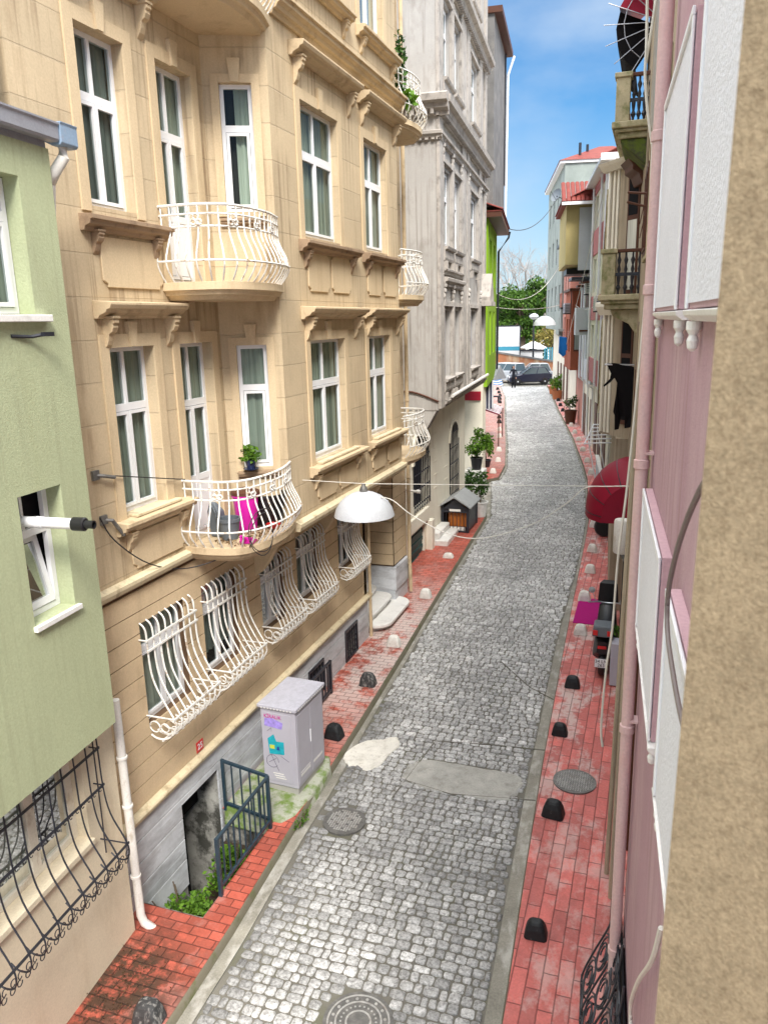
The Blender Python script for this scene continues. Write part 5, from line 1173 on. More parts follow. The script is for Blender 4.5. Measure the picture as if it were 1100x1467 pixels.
for h in (.10, .76): q.loft([[(-4.645, y, pz(y)+h), (-4.61, y, pz(y)+h), (-4.61, y, pz(y)+h+.04), (-4.645, y, pz(y)+h+.04)] for y in (6.88, 8.18)]); q.loft([[(x, y-.018, zb+h), (x, y+.018, zb+h), (x, y+.018, zb+h+.04), (x, y-.018, zb+h+.04)] for x, y in ((-4.63, 8.20), (-5.42, 8.36))])
q.build('frame', RM, rl, bevel=.003)
q = MB()
for k in range(1, 10): y = lerp(6.88, 8.18, k/10); q.wbox(-4.637, -4.619, y-.009, y+.009, pz(y)+.13, pz(y)+.77)
for k in range(1, 5): x, y = lerp(-4.63, -5.42, k/5), lerp(8.20, 8.36, k/5); q.wbox(x-.009, x+.009, y-.009, y+.009, zb+.13, zb+.77)
q.build('bars', RM, rl)
def leafmat(name, c, c2):
    t = NT(name); a = t.n.new('ShaderNodeAttribute'); a.attribute_name = 'tone'
    c_ = t.mix(a.outputs['Fac'], c, c2); t.val(t.b.inputs['Subsurface Weight'], 0.0)
    m = t.done(c_, .6, .3)
    tr = t.n.new('ShaderNodeBsdfTranslucent'); t.l.new(c_, tr.inputs[0]); mx = t.n.new('ShaderNodeMixShader'); mx.inputs[0].default_value = .3
    t.l.new(t.b.outputs[0], mx.inputs[1]); t.l.new(tr.outputs[0], mx.inputs[2]); t.l.new(mx.outputs[0], t.n['Material Output'].inputs[0]); return m
M['leaf'] = leafmat('green_leaf', (.03, .085, .01), (.17, .33, .03)); M['leaf_dark'] = leafmat('dark_leaf', (.012, .04, .012), (.08, .17, .03)); M['leaf_yellow'] = leafmat('olive_leaf', (.11, .10, .02), (.38, .31, .09))
M['leaf_tree'] = leafmat('tree_leaf', (.015, .05, .008), (.10, .20, .02)); M['bark'] = mat('bark', (.12, .09, .065), var=.3, bump=.6, bs=20); M['bark_pale'] = mat('pale_bark', (.34, .30, .28), var=.2, bump=.3)
def leaves(name, m, pts, size, par=None, seed=1, droop=0.0, **kw):
    r = random.Random(seed); V, F_, T = [], [], []
    off = OFF[par] if par is not None else Vector((0,0,0))
    for p in pts:
        p = Vector(p); s = size*r.uniform(.6, 1.3)
        d = Vector((r.gauss(0, 1), r.gauss(0, 1), r.gauss(0, .8) - droop)).normalized(); n = d.orthogonal().normalized()
        n.rotate(Matrix.Rotation(r.uniform(0, 6.28), 3, d)); w = d.cross(n)
        b = len(V); V += [p - off, p + d*s*.5 + w*s*.28 - off, p + d*s - off, p + d*s*.5 - w*s*.28 - off]; F_.append((b, b+1, b+2, b+3))
        T += [min(1, max(0, r.gauss(.5, .28)))]*4
    me = bpy.data.meshes.new(name); me.from_pydata(V, [], F_); me.attributes.new('tone', 'FLOAT', 'POINT').data.foreach_set('value', T); me.materials.append(m)
    o = bpy.data.objects.new(name, me); col.objects.link(o); OFF[o] = off
    if par is not None: o.parent = par
    return _props(o, **kw)
def cloud(c, rad, n, seed, clumps=9, cr=.45):
    r = random.Random(seed); out = []
    cs = []
    for _ in range(clumps):
        v = Vector((r.gauss(0, 1), r.gauss(0, 1), r.gauss(0, 1))).normalized()*r.uniform(.35, .85); cs.append((v, r.uniform(.6, 1.2)))
    for i in range(n):
        v, k = r.choice(cs); w = Vector((r.gauss(0, 1), r.gauss(0, 1), r.gauss(0, 1))).normalized()*cr*k*r.random()**.4
        p = v + w; out.append((c[0]+p.x*rad[0], c[1]+p.y*rad[1], c[2]+p.z*rad[2]))
    return out
def plant(name, lab, c, rad, n, size, seed, m='leaf', group=None, stems=7, base=None, cat='plant', clumps=9):
    t = thing(name, lab, cat, base or (c[0], c[1], c[2]-rad[2]), group); b = Vector(base or (c[0], c[1], c[2]-rad[2])); r = random.Random(seed)
    q = MB()
    for k in range(stems):
        e = Vector((c[0]+r.uniform(-.8, .8)*rad[0], c[1]+r.uniform(-.8, .8)*rad[1], c[2]+r.uniform(-.2, .8)*rad[2])); q.tube([b + Vector((r.uniform(-.04, .04), r.uniform(-.04, .04), 0)), b.lerp(e, .5) + Vector((0, 0, .05)), e], .008, 4)
    q.build('stem', M['bark'], t); leaves('foliage', M[m], cloud(c, rad, n, seed, clumps), size, t, seed)
    return t
plant('pit_plant', 'bright green weeds growing in the sunken cellar pit by the doorway', (-5.12, 6.85, .0), (.40, .36, .42), 1400, .075, 3, base=(-5.2, 6.95, -.75))
plant('pit_fern', 'green ferny weeds behind the railing bars in the cellar pit', (-4.95, 7.6, -.02), (.28, .5, .42), 1100, .075, 4, base=(-5.0, 7.8, -.75))
plant('kerb_weed', 'small mossy weeds on the concrete base below the grey cabinet', (-4.33, 8.55, .28), (.08, .28, .08), 260, .035, 5, stems=3, base=(-4.33, 8.55, .2))
# fallen leaves and soil heap below the downpipe
dl = leaves('leaf_litter', leafmat('wet_litter', (.03, .018, .008), (.16, .09, .04)), [(R.gauss(-4.98, .17), R.gauss(5.5, .32), pz(5.5)+R.uniform(.0, .05)) for _ in range(260)], .026, seed=9, kind='stuff')
# ------------------------------------------------------------------ grey street cabinet
MB().loft([[(x, y, z) for x, y in ((-5.45, 8.32), (-4.45, 8.25), (-4.30, 8.45), (-4.33, 9.7), (-4.45, 9.98), (-5.45, 9.98))] for z in (.1,)] + [[(x, y, z_) for (x, y), z_ in zip(((-5.45, 8.36), (-4.55, 8.32), (-4.40, 8.52), (-4.37, 9.66), (-4.5, 9.95), (-5.45, 9.95)), (.40, .36, .33, .40, .42, .44))]]).build('cabinet_base', M['mossy'], kind='structure', bevel=.03)
cbt = thing('street_cabinet', 'tall grey metal street cabinet with stickers and scribbles on the cream side pavement', 'cabinet', (-4.82, 9.35, .36))
CU = Vector((.045, 1, 0)).normalized(); FCb = Fr((-5.09, 8.93), CU); Wc, Lc = .56, .86; zc0, zc1 = .48, 1.70
MB().box(FCb, .02, Lc-.02, .02, Wc-.02, .34, zc0).build('plinth', M['concrete'], cbt, bevel=.01)
bd = MB().box(FCb, 0, Lc, 0, Wc, zc0, zc1).build('body', M['cab'], cbt, bevel=.012)
MB().box(FCb, -.035, Lc+.035, -.035, Wc+.035, zc1+.002, zc1+.055).build('lid', M['cab_top'], cbt, bevel=.012)
q = MB()                                     # door leaves, vents and handle
q.box(FCb, .03, .425, Wc, Wc+.008, zc0+.06, zc1-.08).box(FCb, .435, Lc-.03, Wc, Wc+.008, zc0+.06, zc1-.08)
f = Fr(FCb.p(0, 0, 0).to_tuple()[:2], FCb.d); f.d = -FCb.u
q.box(f, .07, Wc-.07, 0, .008, zc0+.07, zc1-.07)
q.build('door', M['cab'], bd, bevel=.004)
q = MB()
for k in range(9): q.box(FCb, .08+k*.033, .10+k*.033, Wc+.008, Wc+.011, zc0+.16, zc0+.20).box(FCb, .08+k*.033, .10+k*.033, Wc+.008, Wc+.011, zc0+.22, zc0+.235)
for k in range(9): q.box(FCb, .48+k*.033, .50+k*.033, Wc+.008, Wc+.011, zc0+.16, zc0+.20)
for k in range(10): q.box(f, .03+k*.052, .055+k*.052, .036, .039, zc1+.004, zc1+.022)
for k in range(16): q.box(FCb, .03+k*.052, .055+k*.052, Wc+.036, Wc+.039, zc1+.004, zc1+.022)
for k in range(3): q.box(f, .16+.02*k, .33+.02*k, .009, .012, zc0+.19-k*.035, zc0+.205-k*.035)
q.build('vent', M['marble_white'], bd)
MB().box(FCb, .40, .42, Wc+.008, Wc+.022, zc0+.55, zc0+.75).build('handle', M['white'], bd, bevel=.004)
def deco(pts, m, nm, e=.010): 
    mb = MB(); fpoly(mb, f, pts, e, e+.003); return mb.build(nm, M[m] if isinstance(m, str) else m, bd)
lil = plain('lilac_sticker', (.36, .28, .72), .6, .2, var=.35, vs=20); tur = plain('turquoise_sticker', (.02, .36, .44), .6, .2, var=.3, vs=16); yg = plain('lime_sticker', (.55, .6, .08), .6, .2)
deco([(.06, 1.42), (.34, 1.40), (.36, 1.50), (.20, 1.55), (.07, 1.54)], lil, 'sticker')
deco([(.12, .98), (.36, 1.0), (.36, 1.20), (.24, 1.19), (.20, 1.30), (.10, 1.22)], tur, 'sticker')
deco([(.13, 1.07), (.21, 1.07), (.21, 1.13), (.13, 1.13)], yg, 'sticker', .0135); deco([(.24, 1.06), (.29, 1.06), (.28, 1.12), (.25, 1.11)], plain('blue_ink', (.02, .06, .3), .6, .2), 'sticker', .0135)
mg = plain('magenta_ink', (.55, .02, .30), .6, .2)
text('KİRALIK', .075, basis((FCb.d.x, FCb.d.y, 0), (0, 0, 1), (-FCb.u.x, -FCb.u.y, 0), f.p(.20, .0125, 1.575)), mg, 'lettering', bd)
q = MB(); q.tube([f.p(.16+.1*math.cos(a*.4), .012, .86+.12*math.sin(a*.4)*(1-.02*a)) for a in range(15)], .004, 4).tube([f.p(.14, .012, .98), f.p(.26, .012, .72)], .004, 4).tube([f.p(.10, .012, .84), f.p(.22, .012, .92)], .004, 4).tube([f.p(.10, .012, 1.34), f.p(.17, .012, 1.40)], .003, 4).tube([f.p(.17, .012, 1.34), f.p(.17, .012, 1.40)], .003, 4).tube([f.p(.30, .012, .97), f.p(.43, .012, .90)], .004, 4)
q.build('scribble', plain('grey_ink', (.2, .19, .24), .6, .2), bd)
# ------------------------------------------------------------------ suspended lamps and cables
def dome(x, y, z, r, lab):
    t = thing('street_lamp', lab, 'street lamp', (x, y, z))
    MB().lathe((x, y, z), [(r, 0), (r*.985, .02), (r*.93, r*.24), (r*.80, r*.45), (r*.60, r*.63), (r*.36, r*.75), (r*.14, r*.80), (.05, r*.81)], 40).lathe((x, y, z), [(r*.985, .012), (r*.9, r*.22), (r*.6, r*.58), (.05, r*.76)], 40).build('shade', M['metal_lamp'], t, smooth=True)
    MB().lathe((x, y, z+r*.79), [(.05, 0), (.06, .02), (.05, .06), (.03, .09), (.03, .12)], 14).build('cap', M['cast'], t, smooth=True)
    MB().lathe((x, y, z), [(.001, -.02), (.05, .0), (.07, .08), (.05, .16), (.04, r*.7)], 14).build('bulb', M['offwhite'], t, smooth=True)
    return t
LY = 10.0; p = ony(522, 740, LY)
dome(p.x, LY, p.z+.02, .43, 'large galvanised dome street lamp hanging on a wire over the cream side pavement')
dome(-4.1, 30.5, 6.72, .43, 'distant galvanised dome street lamp hanging in front of the grey tower house')
def cable(name, lab, pts, r=.008, m='wire_white', group=None, cat='cable', n=6):
    return MB().tube(pts, r, n).build(name, M[m], loc=pts[len(pts)//2], smooth=True, label=lab, cat=cat, group=group)
top = p.z + .02 + .43*.81 + .11
cable('support_wire', 'taut pale wire carrying the near dome lamp straight across the street', [(-4.77, 10.05, top+.0), (p.x, LY, top), (-.24, 10.0, ony(903, 697, 10).z), (-.2, 10.0, ony(905, 697, 10).z)], .0055)
cable('lamp_flex', 'white flex sagging from the near dome lamp across to the pink pipe', smoothpath([ony(*q_, LY-.02) for q_ in ((545, 712), (563, 717), (590, 738), (640, 764), (690, 771), (760, 752), (810, 722), (838, 699), (870, 697), (905, 696))], 5), .0075)
cable('rope', 'long pale rope hanging down in front of the lower red awning', smoothpath([ony(*q_, 7.6) for q_ in ((935, 200), (926, 400), (912, 560), (898, 700), (885, 800), (877, 900), (868, 960), (861, 1040), (863, 1070))], 5), .012)
cable('loose_cable', 'grey cable loop dropping past the topmost red awning', smoothpath([ony(*q_, 8.2) for q_ in ((927, -5), (926, 60), (924, 110), (929, 170), (934, 205))], 5), .014)
cable('loose_cable', 'second grey cable slanting behind the first beside the topmost red awning', smoothpath([ony(*q_, 8.3) for q_ in ((940, -5), (932, 50), (925, 90))], 5), .014)
cable('far_wire', 'thin wire crossing the street from the lime house to the satellite dish', sag((-7.0, 36, 11.1), tuple(F7.p(.1, .4, 14.0)), .9), .018, 'wire')
cable('far_wire', 'white wire strung low from the lime house towards the salmon house', sag((-6.95, 35.6, 7.5), (-5.6, 48, 7.7), .15), .014)
cable('far_wire', 'drooping pale cable in front of the big green tree', sag((-6.95, 35.8, 8.1), tuple(F7.p(.2, .2, 10.0)), .9), .014)
cable('far_wire', 'white wire running along the terracotta house front', sag((-4.1, 42, 7.6), (-2.0, 30, 7.6), .3), .012)
cable('far_wire', 'pale wire slanting down across the pink and terracotta fronts', sag((-2.1, 30.5, 11.5), (-4.6, 43, 5.6), .1), .012)
cable('stay_wire', 'dark stay wire from the upper wall hook to the lower balcony railing', [onx(133, 680, -5.49), onx(152, 681, -5.45), (-5.45, 8.1, 5.16)], .007, 'wire')
st_ = cable('stay_wire', 'dark sagging cable from the lower wall hook to below the balcony', smoothpath([onx(143, 742, -5.48), onx(165, 775, -5.44), onx(215, 808, -5.42), onx(270, 814, -5.42), onx(330, 795, -5.0)], 5), .008, 'wire')
for (x_, y_), l in (((135, 681), 'rusty upper wall hook holding a wire on the cream corner'), ((147, 745), 'rusty lower wall hook with cable clamp on the cream corner')):
    a_ = onx(x_, y_, -5.5); MB().wbox(-5.50, -5.47, a_.y-.05, a_.y+.05, a_.z-.05, a_.z+.05).tube([a_, a_ + Vector((.06, .08, -.02)), a_ + Vector((.08, .22, -.06 if y_ < 700 else -.22))], .022, 6).build('wall_hook', M['cast'], loc=a_, label=l, cat='wall hook')
lp = MB(); c0 = Vector((-4.6, 8.45, 4.45))
for rr, ph in ((.33, 0), (.28, .5)): lp.tube([c0 + Vector((.03*math.sin(a*.5), rr*math.cos(a*math.tau/22+ph), .9*rr*math.sin(a*math.tau/22+ph))) for a in range(22)], .006, 5, closed=True)
lp.build('cable_loop', M['wire'], loc=c0, smooth=True, label='coiled black cable loops hanging on the lower balcony railing', cat='cable')
# ------------------------------------------------------------------ things on the lower balcony
BF = 4.305
def lathe_thing(name, lab, cat, c, prof, m, n=20, group=None, **kw): return MB().lathe(c, prof, n).build(name, M[m], loc=c, smooth=True, label=lab, cat=cat, group=group)
t = thing('magenta_bin', 'bright magenta plastic bin standing on the lower balcony', 'bin', (-5.12, 8.98, BF))
MB().lathe((-5.12, 8.98, BF), [(.13, 0), (.17, .46), (.19, .47), (.19, .50), (.165, .50), (.12, .03)], 24).build('body', M['magenta'], t, smooth=True)
MB().lathe((-5.12, 8.98, BF), [(.195, .50), (.19, .54), (.08, .58), (.001, .58)], 24).build('lid', M['brownwood'], t, smooth=True)
lathe_thing('black_tub', 'large black plastic tub beside the magenta bin on the balcony', 'tub', (-4.98, 9.36, BF), [(.19, 0), (.24, .40), (.26, .41), (.26, .44), (.22, .44), (.18, .05), (.001, .05)], 'black_plastic', 24)
lathe_thing('flower_pot', 'empty grey plastic pot at the front of the lower balcony', 'pot', (-5.12, 8.52, BF), [(.10, 0), (.14, .24), (.155, .24), (.155, .28), (.13, .28), (.1, .05), (.001, .05)], 'grey_plastic')
t = thing('grey_watering_can', 'tilted grey plastic container behind the grey pot on the balcony', 'container', (-5.32, 8.62, BF))
MB().loft([[(-5.32+x, 8.62+y, BF+z) for x, y in ((-.1, -.08), (.1, -.08), (.1, .08), (-.1, .08))] for z, x_ in ((0, 0),)] + [[(-5.36+x*.9, 8.60+y*.9, BF+.34) for x, y in ((-.1, -.08), (.1, -.08), (.1, .08), (-.1, .08))], [(-5.38+x*.4, 8.58+y*.4, BF+.46) for x, y in ((-.1, -.08), (.1, -.08), (.1, .08), (-.1, .08))]]).build('body', M['grey_plastic'], t, bevel=.02)
MB().tube(smoothpath([(-5.38, 8.54, BF+.42), (-5.3, 8.48, BF+.36), (-5.28, 8.5, BF+.18), (-5.33, 8.55, BF+.1)], 4), .012, 6).build('handle', M['grey_plastic'], t, smooth=True)
t = thing('dustpan', 'magenta dustpan lying at the balcony edge', 'dustpan', (-4.78, 8.42, BF))
MB().loft([[(-4.88, 8.34, BF+.004), (-4.70, 8.34, BF+.004), (-4.70, 8.35, BF+.09), (-4.88, 8.35, BF+.09)], [(-4.86, 8.52, BF+.004), (-4.72, 8.52, BF+.004), (-4.72, 8.52, BF+.012), (-4.86, 8.52, BF+.012)]]).build('pan', M['magenta'], t); MB().tube([(-4.79, 8.34, BF+.06), (-4.80, 8.24, BF+.13)], .016, 8).build('handle', M['magenta'], t)
lathe_thing('red_bowl', 'small red plastic bowl beside the black tub on the balcony', 'bowl', (-4.80, 9.12, BF), [(.05, 0), (.10, .07), (.095, .07), (.05, .012), (.001, .012)], 'red_plastic')
lt = leaves('leaf_litter', leafmat('dry_leaf', (.10, .06, .03), (.36, .24, .13)), [(R.uniform(-5.25, -4.7), R.uniform(8.25, 9.4), BF+R.uniform(0, .025)) for _ in range(420)], .05, seed=21, kind='stuff')
pc = FC.p(.30, .10, 5.08)
t = thing('potted_plant', 'small leafy plant in a dark blue pot on the balcony window sill', 'potted plant', pc)
MB().lathe(pc, [(.10, -.005), (.11, .01), (.001, .012)], 18).lathe(pc, [(.055, .012), (.085, .13), (.09, .13), (.07, .12), (.001, .12)], 18).build('pot', plain('dark_blue_glaze', (.02, .03, .09), .25, .5), t, smooth=True)
leaves('foliage', M['leaf'], cloud((pc.x, pc.y, pc.z+.22), (.17, .17, .13), 220, 31, 7), .07, t, 31)
plant('balcony_plant', 'trailing potted greenery on the topmost balcony by the cream corner', (-4.72, 15.0, 11.5), (.1, .25, .8), 240, .11, 33, 'leaf_dark', base=(-4.8, 15.1, 10.66), stems=4)
plant('balcony_succulent', 'broad leaved succulent poking through the topmost white railing', (-4.60, 15.05, 11.0), (.12, .14, .14), 40, .22, 34, 'leaf', base=(-4.75, 15.1, 10.66), stems=3)
# ------------------------------------------------------------------ kennel, planters
kn = thing('dog_kennel', 'black framed dog kennel with grey pitched roof and orange wooden slats', 'kennel', (-5.52, 22.6, pz(22.6)))
KX0, KX1, KY0, KY1, kz = -5.95, -5.16, 22.35, 23.5, pz(22.5)
q = MB()
for x in (KX0, KX1): 
    for y in (KY0, KY1): q.wbox(x-.04, x+.04, y-.04, y+.04, kz, kz+.88)
q.wbox(KX0+.04, KX1-.04, KY0-.03, KY0+.03, kz+.62, kz+.70).wbox(KX0+.04, KX1-.04, KY0-.03, KY0+.03, kz, kz+.05)
for x in (KX0, KX1): q.wbox(x-.02, x+.02, KY0+.04, KY1-.04, kz+.05, kz+.85)
for k in range(1, 7): q.wbox(lerp(KX0, KX1, k/7)-.007, lerp(KX0, KX1, k/7)+.007, KY0-.01, KY0+.004, kz+.05, kz+.62)
q.build('frame', M['black_iron'], kn)
q = MB()
for k in range(5): q.wbox(KX0+.16+k*.115, KX0+.265+k*.115, KY0+.10, KY0+.13, kz+.16, kz+.64)
q.build('wood_slats', M['wood'], kn); MB().wbox(KX0+.05, KX1-.05, KY1-.1, KY1-.06, kz, kz+.8).build('back_panel', M['wood'], kn)
MB().wbox(KX0+.1, KX1-.1, KY0+.02, KY0+.05, kz+.05, kz+.16).wbox(KX0+.22, KX1-.22, KY0-.045, KY0-.032, kz+.66, kz+.73).build('white_strip', M['marble_white'], kn)
xm = (KX0+KX1)/2
M['slate'] = mat('grey_felt_roof', (.30, .31, .31), var=.2, bump=.4)
MB().loft([[(x, y, z) for x, z in ((KX0-.12, kz+.78), (xm, kz+1.10), (KX1+.12, kz+.78), (KX1+.12, kz+.82), (xm, kz+1.15), (KX0-.12, kz+.82))] for y in (KY0-.16, KY1+.1)]).build('roof', M['slate'], kn)
MB().loft([[(x, y, z) for x, z in ((KX0, kz+.72), (KX1, kz+.72), (xm, kz+1.06))] for y in (KY0-.02, KY0)]).build('gable', M['black_iron'], kn)
def pot(c, r, h, m): return MB().lathe(c, [(r*.75, 0), (r, h*.92), (r*1.08, h*.92), (r*1.08, h), (r*.9, h), (r*.85, h*.85), (.001, h*.85)], 20)
def potplant(name, lab, c, r, h, crad, n, size, seed, pm='marble_white', lm='leaf_dark', group=None):
    t = thing(name, lab, 'potted plant', c, group); pot(c, r, h, pm).build('pot', M[pm], t, smooth=True)
    q = MB(); rr = random.Random(seed)
    for k in range(5): q.tube([(c[0], c[1], c[2]+h*.8), (c[0]+rr.uniform(-.5, .5)*crad[0], c[1]+rr.uniform(-.5, .5)*crad[1], c[2]+h+crad[2]*1.2)], .012, 5)
    q.build('stem', M['bark'], t); leaves('foliage', M[lm], cloud((c[0], c[1], c[2]+h+crad[2]*.95), crad, n, seed, 10), size, t, seed)
potplant('potted_shrub', 'leafy shrub in a big white pot at the pavement corner behind the kennel', (-5.2, 24.3, pz(24.3)), .24, .5, (.3, .3, .55), 500, .10, 41)
potplant('potted_shrub', 'tall bright green bamboo like shrub before the white wall past the grey building', (-6.05, 27.6, g(27.6)+.95), .22, .45, (.52, .4, .55), 900, .12, 42, 'black_plastic', 'leaf')
potplant('potted_shrub', 'loose flowering shrub beneath the bamboo by the white wall', (-5.95, 26.4, g(26.4)), .24, .4, (.42, .4, .42), 560, .11, 43, 'marble_white', 'leaf_dark')
potplant('potted_shrub', 'dark round shrub against the lime house wall', (-6.62, 32.0, pz(32)), .22, .3, (.32, .5, .5), 600, .13, 44, 'black_plastic', 'leaf')
MB().wbox(-6.45, -5.75, 27.3, 28.0, g(27.6), g(27.6)+.95).build('plant_stand', M['marble_white'], bevel=.02, loc=(-6.1, 27.6, g(27.6)), label='white masonry plinth carrying the bamboo like shrub', cat='plinth')
potplant('potted_shrub', 'small bush in a wooden box planter on the far pink side pavement', (wx(44.2)-.45, 44.2, pz(44.2)), .34, .75, (.4, .4, .45), 300, .14, 45, 'brownwood', 'leaf_dark')
potplant('potted_shrub', 'bushy plant in a terracotta pot at the far corner by the salmon house', (wx(55)-.35, 55, pz(55)), .4, .6, (.55, .5, .6), 300, .18, 46, 'terracotta', 'leaf')
potplant('potted_shrub', 'plant in a red pot, last before the grey tower house', (wx(58)-.4, 58, pz(58)), .35, .55, (.4, .4, .4), 200, .18, 47, 'terracotta', 'leaf_yellow')
# ------------------------------------------------------------------ scooter, mat, boxes, awnings
MB().wbox(-1.42, -.72, 16.25, 17.75, pz(17)-.015, pz(17)+.016).build('doormat', M['magenta_mat'], loc=(-1.1, 17, pz(17)), bevel=.004, label='flat magenta mat across the pink side pavement in front of the scooter', cat='mat').rotation_euler = (.025, 0, 0)
sc = thing('motor_scooter', 'black motor scooter parked nose away on the pink side pavement', 'motor scooter', (-.66, 14.6, pz(14.6)))
sz = pz(14.5); sx = -.66
def wheel(y, z, r, par, x=sx, w=.06, ax=(1, 0, 0)):
    c = Vector((x, y, z)); t = MB().lathe(c, [(r*.62, -w), (r*.9, -w), (r, -w*.5), (r, w*.5), (r*.9, w), (r*.62, w)], 24, ax).build('wheel', M['black_plastic'], par, smooth=True)
    MB().lathe(c, [(.001, -w*.6), (r*.64, -w*.7), (r*.64, w*.7), (.001, w*.6)], 16, ax).build('rim', M['steel'], t, smooth=True); return t
wheel(13.95, sz+.24, .24, sc); wheel(15.25, sz+.24, .24, sc)
q = MB().loft([[(sx+a*w, y, sz+z0+(z1-z0)*b) for a, b in ((-1, .1), (-.8, .9), (-.4, 1), (.4, 1), (.8, .9), (1, .1), (.6, 0), (-.6, 0))] for y, w, z0, z1 in ((13.72, .10, .5, .74), (13.85, .17, .36, .80), (14.2, .20, .28, .80), (14.45, .19, .24, .72), (14.6, .15, .22, .36), (14.95, .15, .22, .36), (15.05, .21, .25, .80), (15.2, .20, .40, .98), (15.32, .10, .55, .9))])
q.build('body', M['black_plastic'], sc, smooth=True)
MB().loft([[(sx+a*w, y, sz+z+(.07 if b else 0)) for a, b in ((-1, 0), (-.8, 1), (.8, 1), (1, 0))] for y, w, z in ((13.7, .10, .80), (13.9, .16, .80), (14.25, .17, .76), (14.5, .12, .73))]).build('seat', M['black_cloth'], sc, bevel=.015)
MB().loft([[(sx+a*.19, y, sz+z) for a, z in ((-1, .86), (-.85, 1.08), (.85, 1.08), (1, .86))] for y in (13.62, 13.95)]).build('top_box', M['grey_plastic'], sc, bevel=.03)
MB().wbox(sx-.17, sx-.08, 13.60, 13.616, sz+.90, sz+1.0).build('tail_light', M['red_plastic'], sc, bevel=.008)
MB().wbox(sx+.08, sx+.17, 13.60, 13.616, sz+.90, sz+1.0).build('tail_light', M['red_plastic'], sc, bevel=.008)
MB().wbox(sx-.08, sx+.08, 13.70, 13.715, sz+.60, sz+.66).build('brake_light', M['red_plastic'], sc, bevel=.008)
q = MB().tube([(sx-.36, 15.0, sz+1.02), (sx-.2, 15.12, sz+1.0), (sx, 15.15, sz+.98), (sx+.2, 15.12, sz+1.0), (sx+.36, 15.0, sz+1.02)], .016, 8)
for s_ in (-1, 1): q.tube([(sx+s_*.22, 15.12, sz+1.0), (sx+s_*.30, 15.15, sz+1.2)], .008, 6).lathe((sx+s_*.31, 15.15, sz+1.23), [(.001, -.02), (.065, -.01), (.06, .01), (.001, .02)], 12, (0, 1, 0))
q.build('handlebar', M['steel'], sc, smooth=True)
MB().loft([[(sx+x*w, y, sz+z) for x, y, z in ((-1, 15.24, .95), (-.6, 15.3, .95), (.6, 15.3, .95), (1, 15.24, .95))] for w in (.2,)] + [[(sx+x*.17, y+.02, sz+z) for x, y, z in ((-1, 15.2, 1.36), (-.6, 15.25, 1.42), (.6, 15.25, 1.42), (1, 15.2, 1.36))]]).build('windscreen', M['black_plastic'], sc, smooth=True)
pl_ = MB().wbox(sx-.115, sx+.115, 13.60, 13.612, sz+.28, sz+.45); pl_.build('number_plate', M['white'], sc, bevel=.004)
for s_, z in (('34 LN', .40), ('263', .325)): text(s_, .085, basis((1, 0, 0), (0, 0, 1), (0, -1, 0), (sx, 13.598, sz+z)), M['black_iron'], 'plate_lettering', sc)
# shopping car tyre under the awning
wh = thing('spare_wheel', 'black wheel with steel rim leaning by the wall below the lower red awning', 'wheel', (-1.16, 22.9, pz(22.9)))
wheel(22.9, pz(22.9)+.29, .29, wh, x=-1.2, w=.09, ax=(.25, -1, .1))
lb = MB(); lb.wbox(-.50, -.26, 13.5, 13.8, pz(13.6)+.02, 1.30); lb.build('meter_box', M['cab'], loc=(-.38, 13.6, pz(13.6)), bevel=.012, label='pale grey meter box standing against the wall beside the scooter', cat='box')
MB().wbox(-.50, -.27, 13.494, 13.499, .78, .80).build('box_mark', lil, loc=(-.38, 13.49, .8)) if False else None
wb = thing('white_barrel', 'white plastic barrel fixed to the wall below the lower red awning', 'barrel', (-.36, 12, 3.5))
MB().lathe((-.36, 12.0, 3.45), [(.11, 0), (.125, .02), (.125, .50), (.11, .53), (.001, .53)], 20).build('body', M['pipe_white'], wb, smooth=True)
MB().tube([(-.36, 11.95, 3.45), (-.30, 11.9, 3.36), (-.2, 12.0, 3.32)], .025, 6).build('bracket', M['cast'], wb)
plant('wall_plant', 'small yellow green plant squeezed beside the grey meter box', (-.42, 14.2, 1.25), (.12, .15, .15), 130, .07, 51, 'leaf', base=(-.36, 14.2, 1.0), stems=4)
# lower awning: quarter-dome canopy
def awning(x0, yc, z0, w, d, h, m, n=12):
    rings = []
    for i in range(9):                       # bows swinging from the wall down to the front
        a = i/8*math.pi/2
        rings.append([(x0 - d*math.sin(a)*(1-.0*k)*math.sin(math.pi*max(.02, min(.98, k/n)))**.18, yc + w*(k/n-.5)*1.0, z0 + h*math.cos(a)*math.sin(math.pi*max(.02, min(.98, k/n)))**.18) for k in range(n+1)])
    mb = MB().loft(rings, close=False)
    val = [[(x, y, z - dz) for x, y, z in rings[-1]] for dz in (0, .12 + .0)]
    mb.loft(val, close=False)
    for k in (0, n): mb.quad(*[r_[k] for r_ in rings], (x0, rings[0][k][1], z0)); mb.quad(rings[-1][k], (x0, rings[0][k][1], z0), (x0, rings[0][k][1], z0-.12), val[1][k])
    return mb, rings
t = thing('red_awning', 'round crimson canvas awning low over the pink side pavement', 'awning', (-.35, 15.0, 3.4))
mb, rg = awning(-.28, 15.2, 3.42, 1.7, .88, .98, 'red_cloth'); c_ = mb.build('canvas', M['red_cloth'], t, smooth=True)
q = MB()
for r_ in rg[::2]: q.tube([Vector(p_) + Vector((.004, 0, -.006)) for p_ in r_], .012, 5)
q.build('frame', M['black_iron'], t)
t = thing('red_awning', 'crimson canvas awning with spiky ribs high over the upper mossy balcony', 'awning', (-.35, 16.5, 11.4))
ctr = Vector((-.22, 15.9, 11.95)); q = MB(); cl = MB(); lin = MB(); n = 9
tips = []
for k in range(n):
    a = lerp(1.75, -1.0, k/(n-1)); tips.append((ctr + Vector((-.80*math.cos(a), -.1, .80*math.sin(a))), ctr + Vector((-1.0*math.cos(a), -.12, 1.0*math.sin(a)))))
